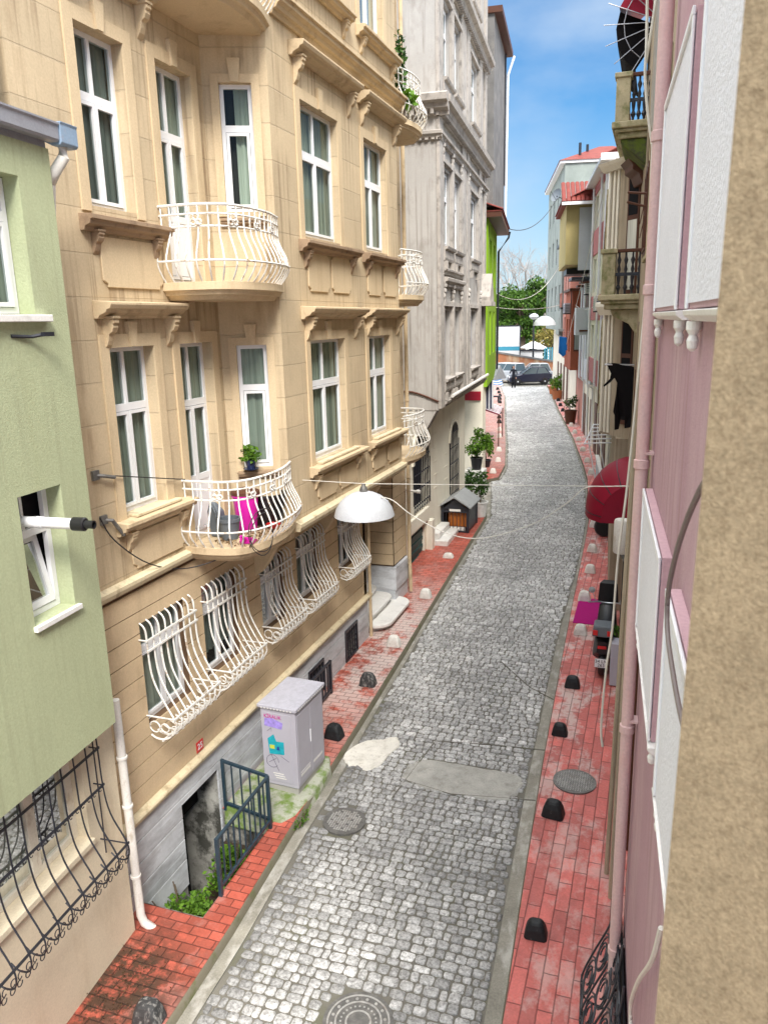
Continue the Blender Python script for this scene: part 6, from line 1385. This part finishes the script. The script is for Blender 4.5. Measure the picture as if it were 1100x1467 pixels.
for e, t_ in tips: q.tube([ctr, t_], .008, 5)
q.tube([ctr + (e-ctr)*.82 for e, _ in tips], .008, 5)
q.build('rib', M['zinc'], t)
for (a, _), (b, _) in zip(tips[:5], tips[1:5]): cl.loft([[ctr + Vector((0, .04, 0)), a + Vector((0, .05, 0))], [ctr + Vector((0, .04, 0)), b + Vector((0, .05, 0))]], close=False)
cl.loft([[e + Vector((0, .05, 0)) for e, _ in tips[:5]], [e + Vector((0, 2.2, .1)) for e, _ in tips[:5]]], close=False)
cl.build('canvas', M['red_cloth'], t)
for (a, _), (b, _) in zip(tips[4:], tips[5:]): lin.loft([[ctr + Vector((0, .3, 0)), a + Vector((0, .25, 0))], [ctr + Vector((0, .3, 0)), b + Vector((0, .25, 0))]], close=False)
lin.loft([[e + Vector((0, .25, 0)) for e, _ in tips[4:]], [e + Vector((0, 2.2, .0)) for e, _ in tips[4:]]], close=False)
lin.build('lining', M['black_cloth'], t)
# black garment drying on a bar, clothes bars, blue towel
GY_ = 16.0
t = MB().tube([ony(866, 522, GY_), ony(921, 523, GY_)], .018, 6).build('drying_bar', M['steel'], loc=ony(905, 522, GY_), label='horizontal steel bar from which the black coat hangs', cat='bar')
def cloth(name, lab, cat, outline, y, m, thick=.03, amp=.03):
    P = [ony(x, yy, y) for x, yy in outline]; mb = MB(); 
    mb.loft([[p + Vector((0, dy + amp*math.sin(p.x*17+p.z*5), 0)) for p in P] for dy in (0, thick)]); return mb.build(name, M[m], loc=P[0], bevel=.012, label=lab, cat=cat)
cloth('black_coat', 'black coat with one sleeve stretched out drying above the terrace', 'coat', [(868, 521), (880, 520), (898, 523), (912, 527), (911, 548), (909, 575), (905, 592), (903, 612), (894, 614), (895, 596), (889, 598), (886, 615), (880, 616), (880, 595), (878, 590), (882, 565), (884, 548), (880, 541), (874, 548), (865, 554), (864, 552), (873, 543), (875, 535)], GY_, 'black_cloth', .10, .05)
for k, (a, b, l) in enumerate((((899, 275), (932, 277), 'brown clothes bar fixed high beside the brown balcony window'), ((898, 289), (932, 297), 'thin lower clothes bar beside the brown balcony window'))):
    MB().tube([ony(*a, 13), ony(*b, 13)], .018, 6).tube([ony(b[0]-6, b[1], 13), ony(b[0]-16, b[1]+44, 13)], .008, 5).build('drying_bar', M['brownwood'], loc=ony(*a, 13), label=l, cat='bar')
cloth('blue_towel', 'bright blue cloth hanging on the terracotta house', 'towel', [(801, 482), (812, 483), (812, 506), (806, 511), (800, 505)], 45.0, 'blue_cloth', .12, .08)
dr_ = thing('drying_rack', 'white tubular drying rack on the terrace wall', 'drying rack', (-1.2, 27.5, 2.2))
q = MB()
for i in range(6): q.tube([(-2.05, 25.4+i*.7, 3.05+.03*i), (-1.2, 25.4+i*.7, 3.1+.03*i)], .022, 5)
for x in (-2.05, -1.2): q.tube([(x, 25.3, 3.05), (x, 29.0, 3.2)], .025, 5)
for x, y in ((-1.95, 25.6), (-1.9, 28.7), (-1.25, 27)): q.tube([(x, y, 3.1), (x+.3, y+.1, 1.6)], .022, 5)
q.build('frame', M['white'], dr_, smooth=True)
gl = MB(); 
for k in range(6): gl.lathe((-1.45 + .1*(k % 2), 25.5+k*.45, 2.3), [(.12, 0), (.16, .1), (.1, .2)], 8)
# ------------------------------------------------------------------ far left clutter
t = thing('striped_awning', 'navy and white striped awning panel hanging at the lime house', 'awning', (-7.0, 34.5, 3))
A0, A1_ = Vector((-7.35, 34.2, 0)), Vector((-6.72, 34.0, 0))
navy = plain('navy_stripe', (.02, .025, .08), .8, .2); M['navy'] = navy
M['awn_white'] = plain('awning_white', (.72, .73, .76), .8, .2)
for m, ks in ((navy, range(0, 8, 2)), (M['awn_white'], range(1, 8, 2))):
    q = MB()
    for k in ks: q.loft([[A0.lerp(A1_, (k+e)/8) + Vector((0, dy, z + .05*math.sin((k+e)*2))) for z in (4.35, 3.15)] + [A0.lerp(A1_, (k+e)/8) + Vector((0, dy+.03, z)) for z in (3.15, 4.35)] for e, dy in ((.01, 0), (.99, 0))])
    q.build('stripe', m, t)
M['greytarp'] = mat('grey_tarpaulin', (.22, .23, .25), rough=.5, var=.3, vs=4, bump=.2)
MB().loft([[(-7.4, 34.3, 4.4), (-6.7, 34.1, 4.38), (-6.6, 36.5, 4.3), (-7.6, 36.5, 4.4)], [(-7.4, 34.3, 4.43), (-6.7, 34.1, 4.41), (-6.9, 36.5, 4.9), (-7.6, 36.5, 4.9)]]).build('tarpaulin', M['greytarp'], loc=(-7, 35, 4.4), label='grey tarpaulin slung under the lime house overhang', cat='tarpaulin')
t = thing('shade_cloth', 'dark red striped shade cloth stretched low over the far pavement by the lime house', 'shade cloth', (-7.6, 37, 2.2))
for i, m in enumerate(('red_dark', 'awn_white')):
    if m == 'red_dark': M[m] = plain('maroon_stripe', (.16, .02, .04), .8, .2, var=.3)
    q = MB()
    for k in range(i, 14, 2):
        y = 36.6 + k*.22
        q.loft([[(-8.2+dx, y+e, 2.95+z), (-6.95+dx, y+e, 2.55+z), (-6.95+dx, y+e, 2.58+z), (-8.2+dx, y+e, 2.98+z)] for e, dx, z in ((0, -(y-36.6)*.13, 0), (.215, -(y-36.4)*.13, .02))])
    q.build('stripe', M[m], t)
q = MB()
for x, y in ((-6.98, 36.7), (-7.3, 39.4)): MB().tube([(x, y, g(y)), (x, y, 2.6)], .03, 6).build('pole', M['brownwood'], t)
for (x, y, w_, l) in ((-10.3, 53.4, .8, 'low dark bar across the far pavement by the lime house among the black bollards'),):
    MB().wbox(x-w_, x+.25, y-.15, y+.15, pz(y)+.30, pz(y)+.40).wbox(x-w_+.1, x-w_+.2, y-.1, y+.1, pz(y)-.02, pz(y)+.3).wbox(x+.05, x+.15, y-.1, y+.1, pz(y)-.02, pz(y)+.3).build('street_barrier', M['black_iron'], loc=(x, y, pz(y)), bevel=.01, label=l, cat='barrier')
# low far-left house fronts behind the awnings
for y0, y1, h, m, l in ((36.2, 43, 5.2, 'ivory', 'low ivory house front behind the red shade cloth'), (43.2, 51, 4.2, 'offwhite', 'low pale house front by the far black bollards')):
    p0, p1 = (kl(y0)-2.2, y0), (kl(y1)-2.2, y1); F = Fr(p0, (p1[0]-p0[0], p1[1]-p0[1])); L = math.hypot(p1[0]-p0[0], p1[1]-p0[1])
    t = thing('low_house', l, 'house', (p0[0]-1, (y0+y1)/2, g(y0)))
    MB().wall(F, 0, L, g(y0)-.2, h, [(.8, 1.8, g(y0)+.9, 3.2), (3, 3.9, g(y0)+.2, 3.2)], 0, .15).quad(F.p(0, 0, .5), F.p(0, -4, .5), F.p(0, -4, h), F.p(0, 0, h)).quad(F.p(L, 0, .5), F.p(L, -4, .5), F.p(L, -4, h), F.p(L, 0, h)).build('wall', M[m], t)
    window(F, .82, 1.78, g(y0)+.92, 3.18, -.1, t, .66, 2, 'curtain_dark'); MB().box(F, 3.02, 3.88, -.13, -.08, g(y0)+.2, 3.18).build('door', M['brownwood'], t)
    MB().box(F, -.1, L+.1, -4.2, .25, h, h+.15).build('roof', M['tile'], t)
# ------------------------------------------------------------------ end of the street: wall, hoarding, tent, lamp post
WLl = Fr((-17.5, 69.2), (9.6, 2.4), 1); zg = g(70)
bw_ = MB(); n = 12
bw_.loft([[WLl.p(u, d, z) for d, z in ((0, zg-.2), (0, lerp(4.75, 2.85, u/10.5)), (-.3, lerp(4.75, 2.85, u/10.5)), (-.3, zg-.2))] for u in (0, 10.5)])
bt = bw_.build('retaining_wall', M['brickwall'], loc=WLl.p(5, 0, zg), label='rust stained brick wall closing the far end of the street', cat='wall')
cp = MB().loft([[WLl.p(u, d, lerp(4.75, 2.85, u/10.5)+dz) for d, dz in ((.08, .003), (.08, .16), (-.36, .16), (-.36, .003))] for u in (-.05, 10.55)])
c_ = cp.build('coping', M['darkstone'], bt)
hd = thing('hoarding', 'large white hoarding panel with blue lower band above the brick wall', 'hoarding', (-13.5, 74.2, 3.4))
MB().wbox(-16.5, -12.2, 74.0, 74.1, 4.45, 6.3).build('panel', M['board'], hd, bevel=.01); MB().wbox(-16.5, -12.2, 73.98, 74.1, 3.2, 4.08).build('panel', M['board'], hd); MB().wbox(-16.5, -12.2, 73.97, 74.1, 4.09, 4.44).build('band', M['cyan'], hd)
q = MB().wbox(-16.55, -12.15, 73.96, 74.12, 6.3, 6.38).wbox(-12.2, -12.12, 73.96, 74.12, 1.6, 6.3).wbox(-14.4, -14.33, 73.95, 73.97, 4.45, 6.3).build('frame', M['black_iron'], hd)
tn = thing('white_tent', 'low white tent roof with side cloth behind the brick wall', 'tent', (-11, 76, 1.7))
q = MB().loft([[(-12.3, 74.6, 4.3), (-10.1, 74.6, 4.15), (-10.1, 78, 4.15), (-12.3, 78, 4.3)], [(-11.4, 75.6, 4.8), (-11.2, 75.6, 4.8), (-11.2, 77, 4.8), (-11.4, 77, 4.8)]]).wbox(-12.3, -10.15, 74.7, 74.75, 1.7, 4.15).build('roof', M['board'], tn)
MB().wbox(-12.3, -10.1, 74.58, 74.62, 4.0, 4.15).build('trim', M['black_iron'], tn)
q = MB()
for k in range(8): q.wbox(-10.05+k*.22, -9.93+k*.22, 75.0, 75.05, 2.2, 4.3)
q.build('blue_fence', M['cyan'], loc=(-9.2, 75, 2.2), label='blue slatted fence beside the white tent', cat='fence')
lpz = thing('street_lamp_post', 'dark street lamp post with round pale head behind the brick wall', 'lamp post', (-10.6, 71.8, zg))
MB().lathe((-10.6, 71.8, zg), [(.16, 0), (.13, .6), (.09, .8), (.08, 5.0), (.10, 5.05), (.06, 5.2)], 12).build('post', M['black_iron'], lpz, smooth=True)
MB().lathe((-10.6, 71.8, zg+5.2), [(.06, 0), (.30, .12), (.42, .26), (.40, .36), (.22, .5), (.001, .55)], 16).build('lamp_head', M['metal_lamp'], lpz, smooth=True)
# ------------------------------------------------------------------ vehicles
def car(name, lab, loc, yaw, prof, roof, W, L, paint, cat='car', wheels=(.17, .80), wr_=.30):
    t = thing(name, lab, cat, loc); Rz = Matrix.Rotation(yaw, 3, 'Z'); o = Vector(loc)
    X = lambda x, y, z: o + Rz @ Vector((x*L - L/2, y, z))
    secs = []
    for y, s in ((-W/2, .93), (-W/2+.06, 1.0), (0, 1.015), (W/2-.06, 1.0), (W/2, .93)): secs.append([X(.5+(x-.5)*(1 if abs(y) < W/2 else .985), y, z if z < .5 else .5+(z-.5)*s) for x, z in prof])
    MB().loft(secs).build('body', paint, t, smooth=True, bevel=.02)
    secs = []
    for y, s in ((-W/2+.10, 0), (-W/2+.20, 1), (0, 1.05), (W/2-.20, 1), (W/2-.10, 0)): secs.append([X(x, (y if z > roof[0][1] + .02 else y*1.0), z) for x, z in roof])
    zb_ = roof[0][1]; top = max(z for _, z in roof)
    rings = []
    for z_t in (0, 1):
        pass
    a, b, c, d = roof                         # rear base, rear top, front top, front base
    low = [X(a[0], -W/2+.05, a[1]), X(a[0], W/2-.05, a[1]), X(d[0], W/2-.05, d[1]), X(d[0], -W/2+.05, d[1])]
    hi = [X(b[0], -W/2+.20, b[1]), X(b[0], W/2-.20, b[1]), X(c[0], W/2-.20, c[1]), X(c[0], -W/2+.20, c[1])]
    hi2 = [p + Vector((0, 0, .05)) for p in [h.lerp((hi[0]+hi[2])/2, .04) for h in hi]]
    MB().loft([low, hi]).build('window', M['carglass'], t, bevel=.02)
    q = MB().loft([[h + (h-(hi[0]+hi[2])/2)*.03 for h in hi], hi2])
    for l_, h_ in zip(low, hi): q.tube([l_, h_], .045, 5)
    for s_ in (0, 1):
        m0 = low[0+s_].lerp(low[3-s_], .48); m1 = hi[0+s_].lerp(hi[3-s_], .48); q.tube([m0, m1], .04, 5)
    q.build('roof', paint, t, bevel=.02)
    for wx_ in wheels:
        for y in (-W/2+.08, W/2-.08):
            c_ = X(wx_, y, wr_); ax = Rz @ Vector((0, 1, 0))
            w_ = MB().lathe(c_, [(wr_*.6, -.10), (wr_*.92, -.10), (wr_, -.06), (wr_, .06), (wr_*.92, .10), (wr_*.6, .10)], 20, ax).build('wheel', M['black_plastic'], t, smooth=True)
            MB().lathe(c_, [(.001, -.105), (wr_*.62, -.09), (wr_*.62, .09), (.001, .105)], 14, ax).build('rim', M['white'] if 'dark' in lab else M['steel'], w_, smooth=True)
    for y in (-W/2+.25, W/2-.25):
        MB().lathe(X(.995, y, .62), [(.001, -.04), (.10, -.03), (.10, .03), (.001, .05)], 10, Rz @ Vector((1, 0, 0))).build('headlight', M['white'], t, smooth=True)
        q = MB(); c_ = X(.004, y, .72); q.lathe(c_, [(.001, -.03), (.09, -.03), (.09, .03), (.001, .03)], 8, Rz @ Vector((1, 0, 0))); q.build('tail_light', M['red_plastic'], t)
    return t
M['carglass'] = plain('car_glass', (.10, .13, .14), .06, .8, var=.0)
navyp = plain('navy_car_paint', (.012, .016, .04), .22, .6, var=0); whitep = plain('white_car_paint', (.50, .51, .53), .25, .6, var=.02)
HB = [(0, .30), (.02, .26), (.98, .26), (1, .32), (.99, .62), (.93, .72), (.74, .84), (.5, .90), (.12, .93), (.01, .90), (.0, .6)]
car('parked_car', 'dark navy hatchback parked sideways at the end of the street', (-9.95, 65.6, g(66)+.01), math.radians(197), HB, [(.06, .90), (.16, 1.36), (.50, 1.38), (.70, .88)], 1.65, 3.5, navyp, wr_=.28)
VN = [(0, .32), (.02, .26), (.98, .26), (1, .34), (.99, .7), (.95, .86), (.86, .98), (.5, 1.05), (.03, 1.08), (.0, .7)]
car('parked_van', 'white van with rear window parked behind the striped cover near the navy hatchback', (-12.3, 67.3, g(66)+.01), math.radians(150), VN, [(.02, 1.04), (.05, 1.62), (.62, 1.64), (.84, 1.0)], 1.5, 3.5, whitep, 'van')
car('parked_car', 'white car half hidden behind the navy hatchback', (-10.2, 68.3, g(66)+.01), math.radians(195), HB, [(.05, .92), (.12, 1.5), (.52, 1.52), (.72, .9)], 1.55, 3.5, whitep)
t = thing('striped_cover', 'white and blue striped cloth cover bundled in front of the white van', 'cover', (-12.8, 64.4, g(64.4)))
for i, m in enumerate(('awn_white', 'bluestripe')):
    if i: M[m] = plain('blue_stripe', (.08, .20, .42), .8, .2)
    q = MB()
    for k in range(i, 14, 2):
        z0_, z1_ = k/14, (k+1)/14
        rg = []
        for zf in (z0_, z1_):
            w_ = .95 - .55*zf; rg.append([(-12.8 + w_*math.cos(a*math.tau/14)*(1+.1*math.sin(a*3)), 64.4 + .7*w_*math.sin(a*math.tau/14), g(64.4) + .02 + 1.25*zf + .05*math.sin(a*2)) for a in range(14)])
        q.loft(rg, caps=(k == 13 or k == 0))
    q.build('stripe', M[m], t, smooth=True)
# ------------------------------------------------------------------ person with a phone at the ear
PX = Vector((-10.75, 62.6, g(62.6)))
M['skin'] = plain('skin', (.45, .27, .19), .6, .3, var=.05); M['trousers'] = plain('black_trousers', (.012, .012, .016), .8, .2); M['jacket'] = plain('dark_jacket', (.016, .018, .026), .75, .2); M['hair'] = plain('dark_hair', (.015, .011, .009), .6, .3)
def skinned(name, nodes, edges, m, par=None, sub=2, **kw):
    off = OFF[par] if par is not None else PX
    me = bpy.data.meshes.new(name); me.from_pydata([PX + Vector(n[:3]) - off for n in nodes], edges, []); o = bpy.data.objects.new(name, me); col.objects.link(o); OFF[o] = off
    if par is not None: o.parent = par
    else: o.location = off
    me.materials.append(m)
    sk = o.modifiers.new('skin', 'SKIN'); sk.use_smooth_shade = True
    for v, n in zip(me.skin_vertices[0].data, nodes): v.radius = (n[3], n[4] if len(n) > 4 else n[3])
    me.skin_vertices[0].data[0].use_root = True
    if sub: sb_ = o.modifiers.new('sub', 'SUBSURF'); sb_.levels = sb_.render_levels = sub
    return _props(o, **kw)
pn_ = [(0, 0, .95, .15, .10), (0, 0, 1.12, .14, .095), (0, 0, 1.30, .16, .105), (0, 0, 1.44, .13, .085), (0, .0, 1.52, .055), (0, -.02, 1.58, .055),
       (.09, 0, .90, .09), (.10, -.01, .50, .062), (.11, .03, .10, .042), (.12, -.10, .04, .04), (-.09, 0, .90, .09), (-.11, .05, .50, .062), (-.12, .12, .10, .042), (-.13, .0, .04, .04),
       (.20, 0, 1.42, .065), (.25, .03, 1.15, .046), (.22, -.10, .95, .034), (.21, -.13, .90, .03), (-.20, 0, 1.42, .065), (-.30, -.05, 1.18, .048), (-.18, -.13, 1.46, .034), (-.12, -.11, 1.54, .032)]
ed = [(0, 1), (1, 2), (2, 3), (3, 4), (4, 5), (0, 6), (6, 7), (7, 8), (8, 9), (0, 10), (10, 11), (11, 12), (12, 13), (3, 14), (14, 15), (15, 16), (16, 17), (3, 18), (18, 19), (19, 20), (20, 21)]
pe = skinned('person', pn_, ed, M['jacket'], label='person in dark clothes with one hand raised to the head beside the navy hatchback', cat='person')
hb = MB().lathe(PX + Vector((0, -.015, 1.66)), [(.001, -.125), (.045, -.115), (.068, -.07), (.080, -.01), (.082, .04), (.07, .085), (.04, .11), (.001, .118)], 18)
hb.lathe(PX + Vector((0, -.098, 1.655)), [(.001, -.022), (.014, -.012), (.010, .015), (.001, .03)], 8)
for s_ in (-1, 1): hb.lathe(PX + Vector((s_*.082, -.01, 1.655)), [(.001, -.03), (.014, -.01), (.014, .02), (.001, .03)], 8)
hb.build('head', M['skin'], pe, smooth=True)
MB().lathe(PX + Vector((0, .003, 1.675)), [(.088, -.05), (.092, .02), (.082, .075), (.05, .11), (.001, .122)], 18).build('hair', M['hair'], pe, smooth=True)
MB().lathe(PX + Vector((0, 0, .55)), [(.001, 0)]*2, 4).build('belt', M['hair'], pe) if False else None
for side, w0, kn_, ft in ((1, (.09, 0, .92), (.10, -.01, .50), (.115, .03, .06)), (-1, (-.09, 0, .92), (-.11, .05, .50), (-.125, .12, .06))):
    skinned('trouser_leg', [(*w0, .105), (*kn_, .078), (*ft, .06)], [(0, 1), (1, 2)], M['trousers'], pe, 1)
for hx, hz, hy_, lift in ((.21, .90, -.13, -1), (-.11, 1.56, -.11, 1)):       # hands with fingers
    b0 = (hx, hy_, hz); nd = [(*b0, .030, .018), (hx + .01*(lift > 0), hy_ - .01, hz + lift*.07, .034, .016)]; eg = [(0, 1)]
    for k in range(4):
        i = len(nd); fx = hx - .026 + .0175*k; ln = (.055, .068, .064, .048)[k]
        nd += [(fx, hy_-.012, hz + lift*.09, .009), (fx, hy_-.02, hz + lift*(.09+ln*.6), .0085), (fx, hy_-.032, hz + lift*(.09+ln), .008)]; eg += [(1, i), (i, i+1), (i+1, i+2)]
    i = len(nd); nd += [(hx+.036, hy_-.01, hz+lift*.04, .010), (hx+.052, hy_-.022, hz+lift*.075, .009)]; eg += [(0, i), (i, i+1)]
    skinned('hand', nd, eg, M['skin'], pe, 1)
MB().wbox(PX.x-.135, PX.x-.065, PX.y-.155, PX.y-.145, PX.z+1.58, PX.z+1.72).build('phone', M['black_plastic'], loc=PX+Vector((-.1, -.15, 1.6)), label='dark phone held to the head of the standing person', cat='phone')
# ------------------------------------------------------------------ trees
def branch(q, p, d, L, r, lv, rr, tips, up=.25):
    n = 3; pts = [p]; 
    for k in range(n):
        d = (d + Vector((rr.gauss(0, .12), rr.gauss(0, .12), rr.gauss(0, .06) + up*.12))).normalized(); pts.append(pts[-1] + d*L/n)
    q.tube(pts, r, 5 if lv > 1 else 4, rr=[lerp(r, r*.6, k/n) for k in range(n+1)])
    if lv == 0: tips.append(pts[-1]); return
    for k in range(rr.choice((3, 3, 4)) if lv > 1 else 3):
        a = rr.uniform(0, math.tau); s = d.orthogonal().normalized(); s.rotate(Matrix.Rotation(a, 3, d)); nd = (d*.8 + s*rr.uniform(.35, .75)).normalized()
        branch(q, pts[rr.choice((2, 3, 3))], nd, L*rr.uniform(.62, .82), r*.55, lv-1, rr, tips, up)
rr = random.Random(8)
bt_ = thing('bare_tree', 'tall leafless tree spreading fine branches against the sky', 'tree', (-16.0, 96, 1.6)); q = MB(); tips = []
q.tube([(-16.0, 96, 1.4), (-16.05, 96, 5), (-16.0, 96, 8.6)], .26, 8, rr=[.32, .26, .2]); q.build('trunk', M['bark_pale'], bt_)
q = MB()
for k in range(7): a = k*math.tau/7; branch(q, Vector((-16.0, 96, 7.0+.25*k)), Vector((.55*math.cos(a), .55*math.sin(a), .85)).normalized(), 3.0, .11, 4, rr, tips, .3)
q.build('crown', M['bark_pale'], bt_)
def tree(name, lab, base, h, crowns, n, size, lm, seed, droop=.6, clumps=26):
    t = thing(name, lab, 'tree', base); r_ = random.Random(seed); q = MB(); b = Vector(base)
    q.tube([b, b + Vector((.1, 0, h*.4)), b + Vector((0, .1, h*.8))], .3, 8, rr=[.34, .26, .12])
    for c, rad in crowns:
        for k in range(6): e = Vector(c) + Vector((r_.uniform(-.7, .7)*rad[0], r_.uniform(-.7, .7)*rad[1], r_.uniform(-.5, .5)*rad[2])); q.tube([b + Vector((0, 0, h*r_.uniform(.35, .7))), (b + Vector((0, 0, h*.6))).lerp(e, .5), e], .07, 5, rr=[.1, .07, .03])
    q.build('trunk', M['bark'], t); P = []
    for i, (c, rad) in enumerate(crowns): P += cloud(c, rad, n, seed+i, clumps, .34)
    leaves('crown', M[lm], P, size, t, seed, droop)
tree('green_tree', 'big drooping bright green tree behind the white hoarding', (-13.6, 84, 1.6), 9, [((-13.9, 84, 8.6), (2.9, 2.4, 2.3)), ((-11.3, 85, 9.3), (2.4, 2.2, 2.3)), ((-15.9, 86, 8.0), (2.0, 2, 2.4)), ((-13.4, 84, 6.1), (3.0, 2, 1.5))], 3400, .34, 'leaf_tree', 61, 1.0)
tree('olive_tree', 'yellowish bushy tree beside the grey tower house', (-9.6, 80, 1.6), 4, [((-10.1, 80, 5.4), (1.7, 1.5, 2.0)), ((-8.9, 80.5, 4.2), (1.4, 1.4, 1.6))], 1500, .26, 'leaf_yellow', 71, .3)
tree('green_tree', 'dark green tree filling in behind the bright green one', (-11.5, 92, 1.6), 8, [((-12.5, 92, 7.2), (4.5, 2, 3.4)), ((-17.5, 92, 7.0), (3.5, 2, 3.2))], 2200, .4, 'leaf_dark', 81, .5)
bk = leaves('background_foliage', M['leaf_dark'], [(R.uniform(-34, 6), R.uniform(98, 106), 1.6 + R.random()**.7*8.0) for _ in range(5200)], .9, seed=91, kind='stuff')
# ------------------------------------------------------------------ camera, sun, sky
cam_d = bpy.data.cameras.new('camera'); cam = bpy.data.objects.new('camera', cam_d); col.objects.link(cam)
rx, ry, rz = ROT @ Vector((1, 0, 0)), ROT @ Vector((0, -1, 0)), ROT @ Vector((0, 0, -1))
cam.matrix_world = basis(rx, ry, rz, CAM)
cam_d.sensor_fit = 'HORIZONTAL'; cam_d.sensor_width = 36; cam_d.lens = 36*FPX/1100; cam_d.clip_start = .02; cam_d.clip_end = 6000
cam_d.dof.use_dof = True; cam_d.dof.focus_distance = 14; cam_d.dof.aperture_fstop = 11
scene.camera = cam
SE, SA = math.radians(46), math.radians(152)     # azimuth: degrees clockwise from +Y
sd = Vector((math.sin(SA)*math.cos(SE), math.cos(SA)*math.cos(SE), math.sin(SE)))
sl_ = bpy.data.lights.new('sun', 'SUN'); sl_.energy = 2.1; sl_.angle = math.radians(18); sl_.color = (1, .95, .87)
so = bpy.data.objects.new('sun', sl_); col.objects.link(so); so.rotation_euler = sd.to_track_quat('Z', 'Y').to_euler()
wd = bpy.data.worlds.new('World'); scene.world = wd; wd.use_nodes = True; nt = wd.node_tree; bg = nt.nodes['Background']
sk = nt.nodes.new('ShaderNodeTexSky'); sk.sky_type = 'NISHITA'; sk.sun_disc = False; sk.sun_elevation = SE; sk.sun_rotation = SA; sk.air_density = 1.0; sk.dust_density = .6; sk.ozone_density = 1.6
tc = nt.nodes.new('ShaderNodeTexCoord'); sep = nt.nodes.new('ShaderNodeSeparateXYZ'); nt.links.new(tc.outputs['Generated'], sep.inputs[0])
mp = nt.nodes.new('ShaderNodeMapping'); nt.links.new(tc.outputs['Generated'], mp.inputs[0]); mp.inputs['Scale'].default_value = (1, 1, 2.0)
no = nt.nodes.new('ShaderNodeTexNoise'); nt.links.new(mp.outputs[0], no.inputs['Vector']); no.inputs['Scale'].default_value = 2.6; no.inputs['Detail'].default_value = 7; no.inputs['Roughness'].default_value = .5
def wm(op, a, b, clamp=False):
    n = nt.nodes.new('ShaderNodeMath'); n.operation = op; n.use_clamp = clamp
    for k, v in enumerate((a, b)):
        if isinstance(v, (int, float)): n.inputs[k].default_value = v
        else: nt.links.new(v, n.inputs[k])
    return n.outputs[0]
def wr_(v, a, b, c=0.0, d=1.0):
    n = nt.nodes.new('ShaderNodeMapRange'); nt.links.new(v, n.inputs[0])
    for k, x in enumerate((a, b, c, d)): n.inputs[k+1].default_value = x
    return n.outputs[0]
hi = wr_(sep.outputs[2], .42, .62)                 # bright cloud deck added overhead, out of frame, as fill; clear blue lower
lo = wr_(no.outputs[0], .44, .70, 0, .7)
low = wr_(sep.outputs[2], .30, .02, .0, .75)       # pale air near the horizon
hs = nt.nodes.new('ShaderNodeHueSaturation'); nt.links.new(sk.outputs[0], hs.inputs['Color']); hs.inputs['Saturation'].default_value = 1.6; hs.inputs['Value'].default_value = .62
def wmix(f, a, b):
    n = nt.nodes.new('ShaderNodeMix'); n.data_type = 'RGBA'
    nt.links.new(f, n.inputs[0])
    for k, v in ((6, a), (7, b)):
        if isinstance(v, tuple): n.inputs[k].default_value = v
        else: nt.links.new(v, n.inputs[k])
    return n.outputs[2]
c1_ = wmix(lo, hs.outputs[0], (3.2, 3.7, 4.3, 1)); c1_ = wmix(low, c1_, (2.1, 2.75, 3.7, 1))
mxo = wmix(hi, c1_, (17.0, 17.3, 17.7, 1))
nt.links.new(mxo, bg.inputs[0]); bg.inputs[1].default_value = .10
scene.view_settings.view_transform = 'Standard'; scene.view_settings.look = 'None'; scene.view_settings.exposure = 1.3; scene.view_settings.gamma = 1
scene.render.engine = 'CYCLES'; scene.cycles.max_bounces = 8; scene.cycles.diffuse_bounces = 4; scene.cycles.transparent_max_bounces = 8; scene.cycles.caustics_reflective = False; scene.cycles.caustics_refractive = False
scene.cycles.use_denoising = True
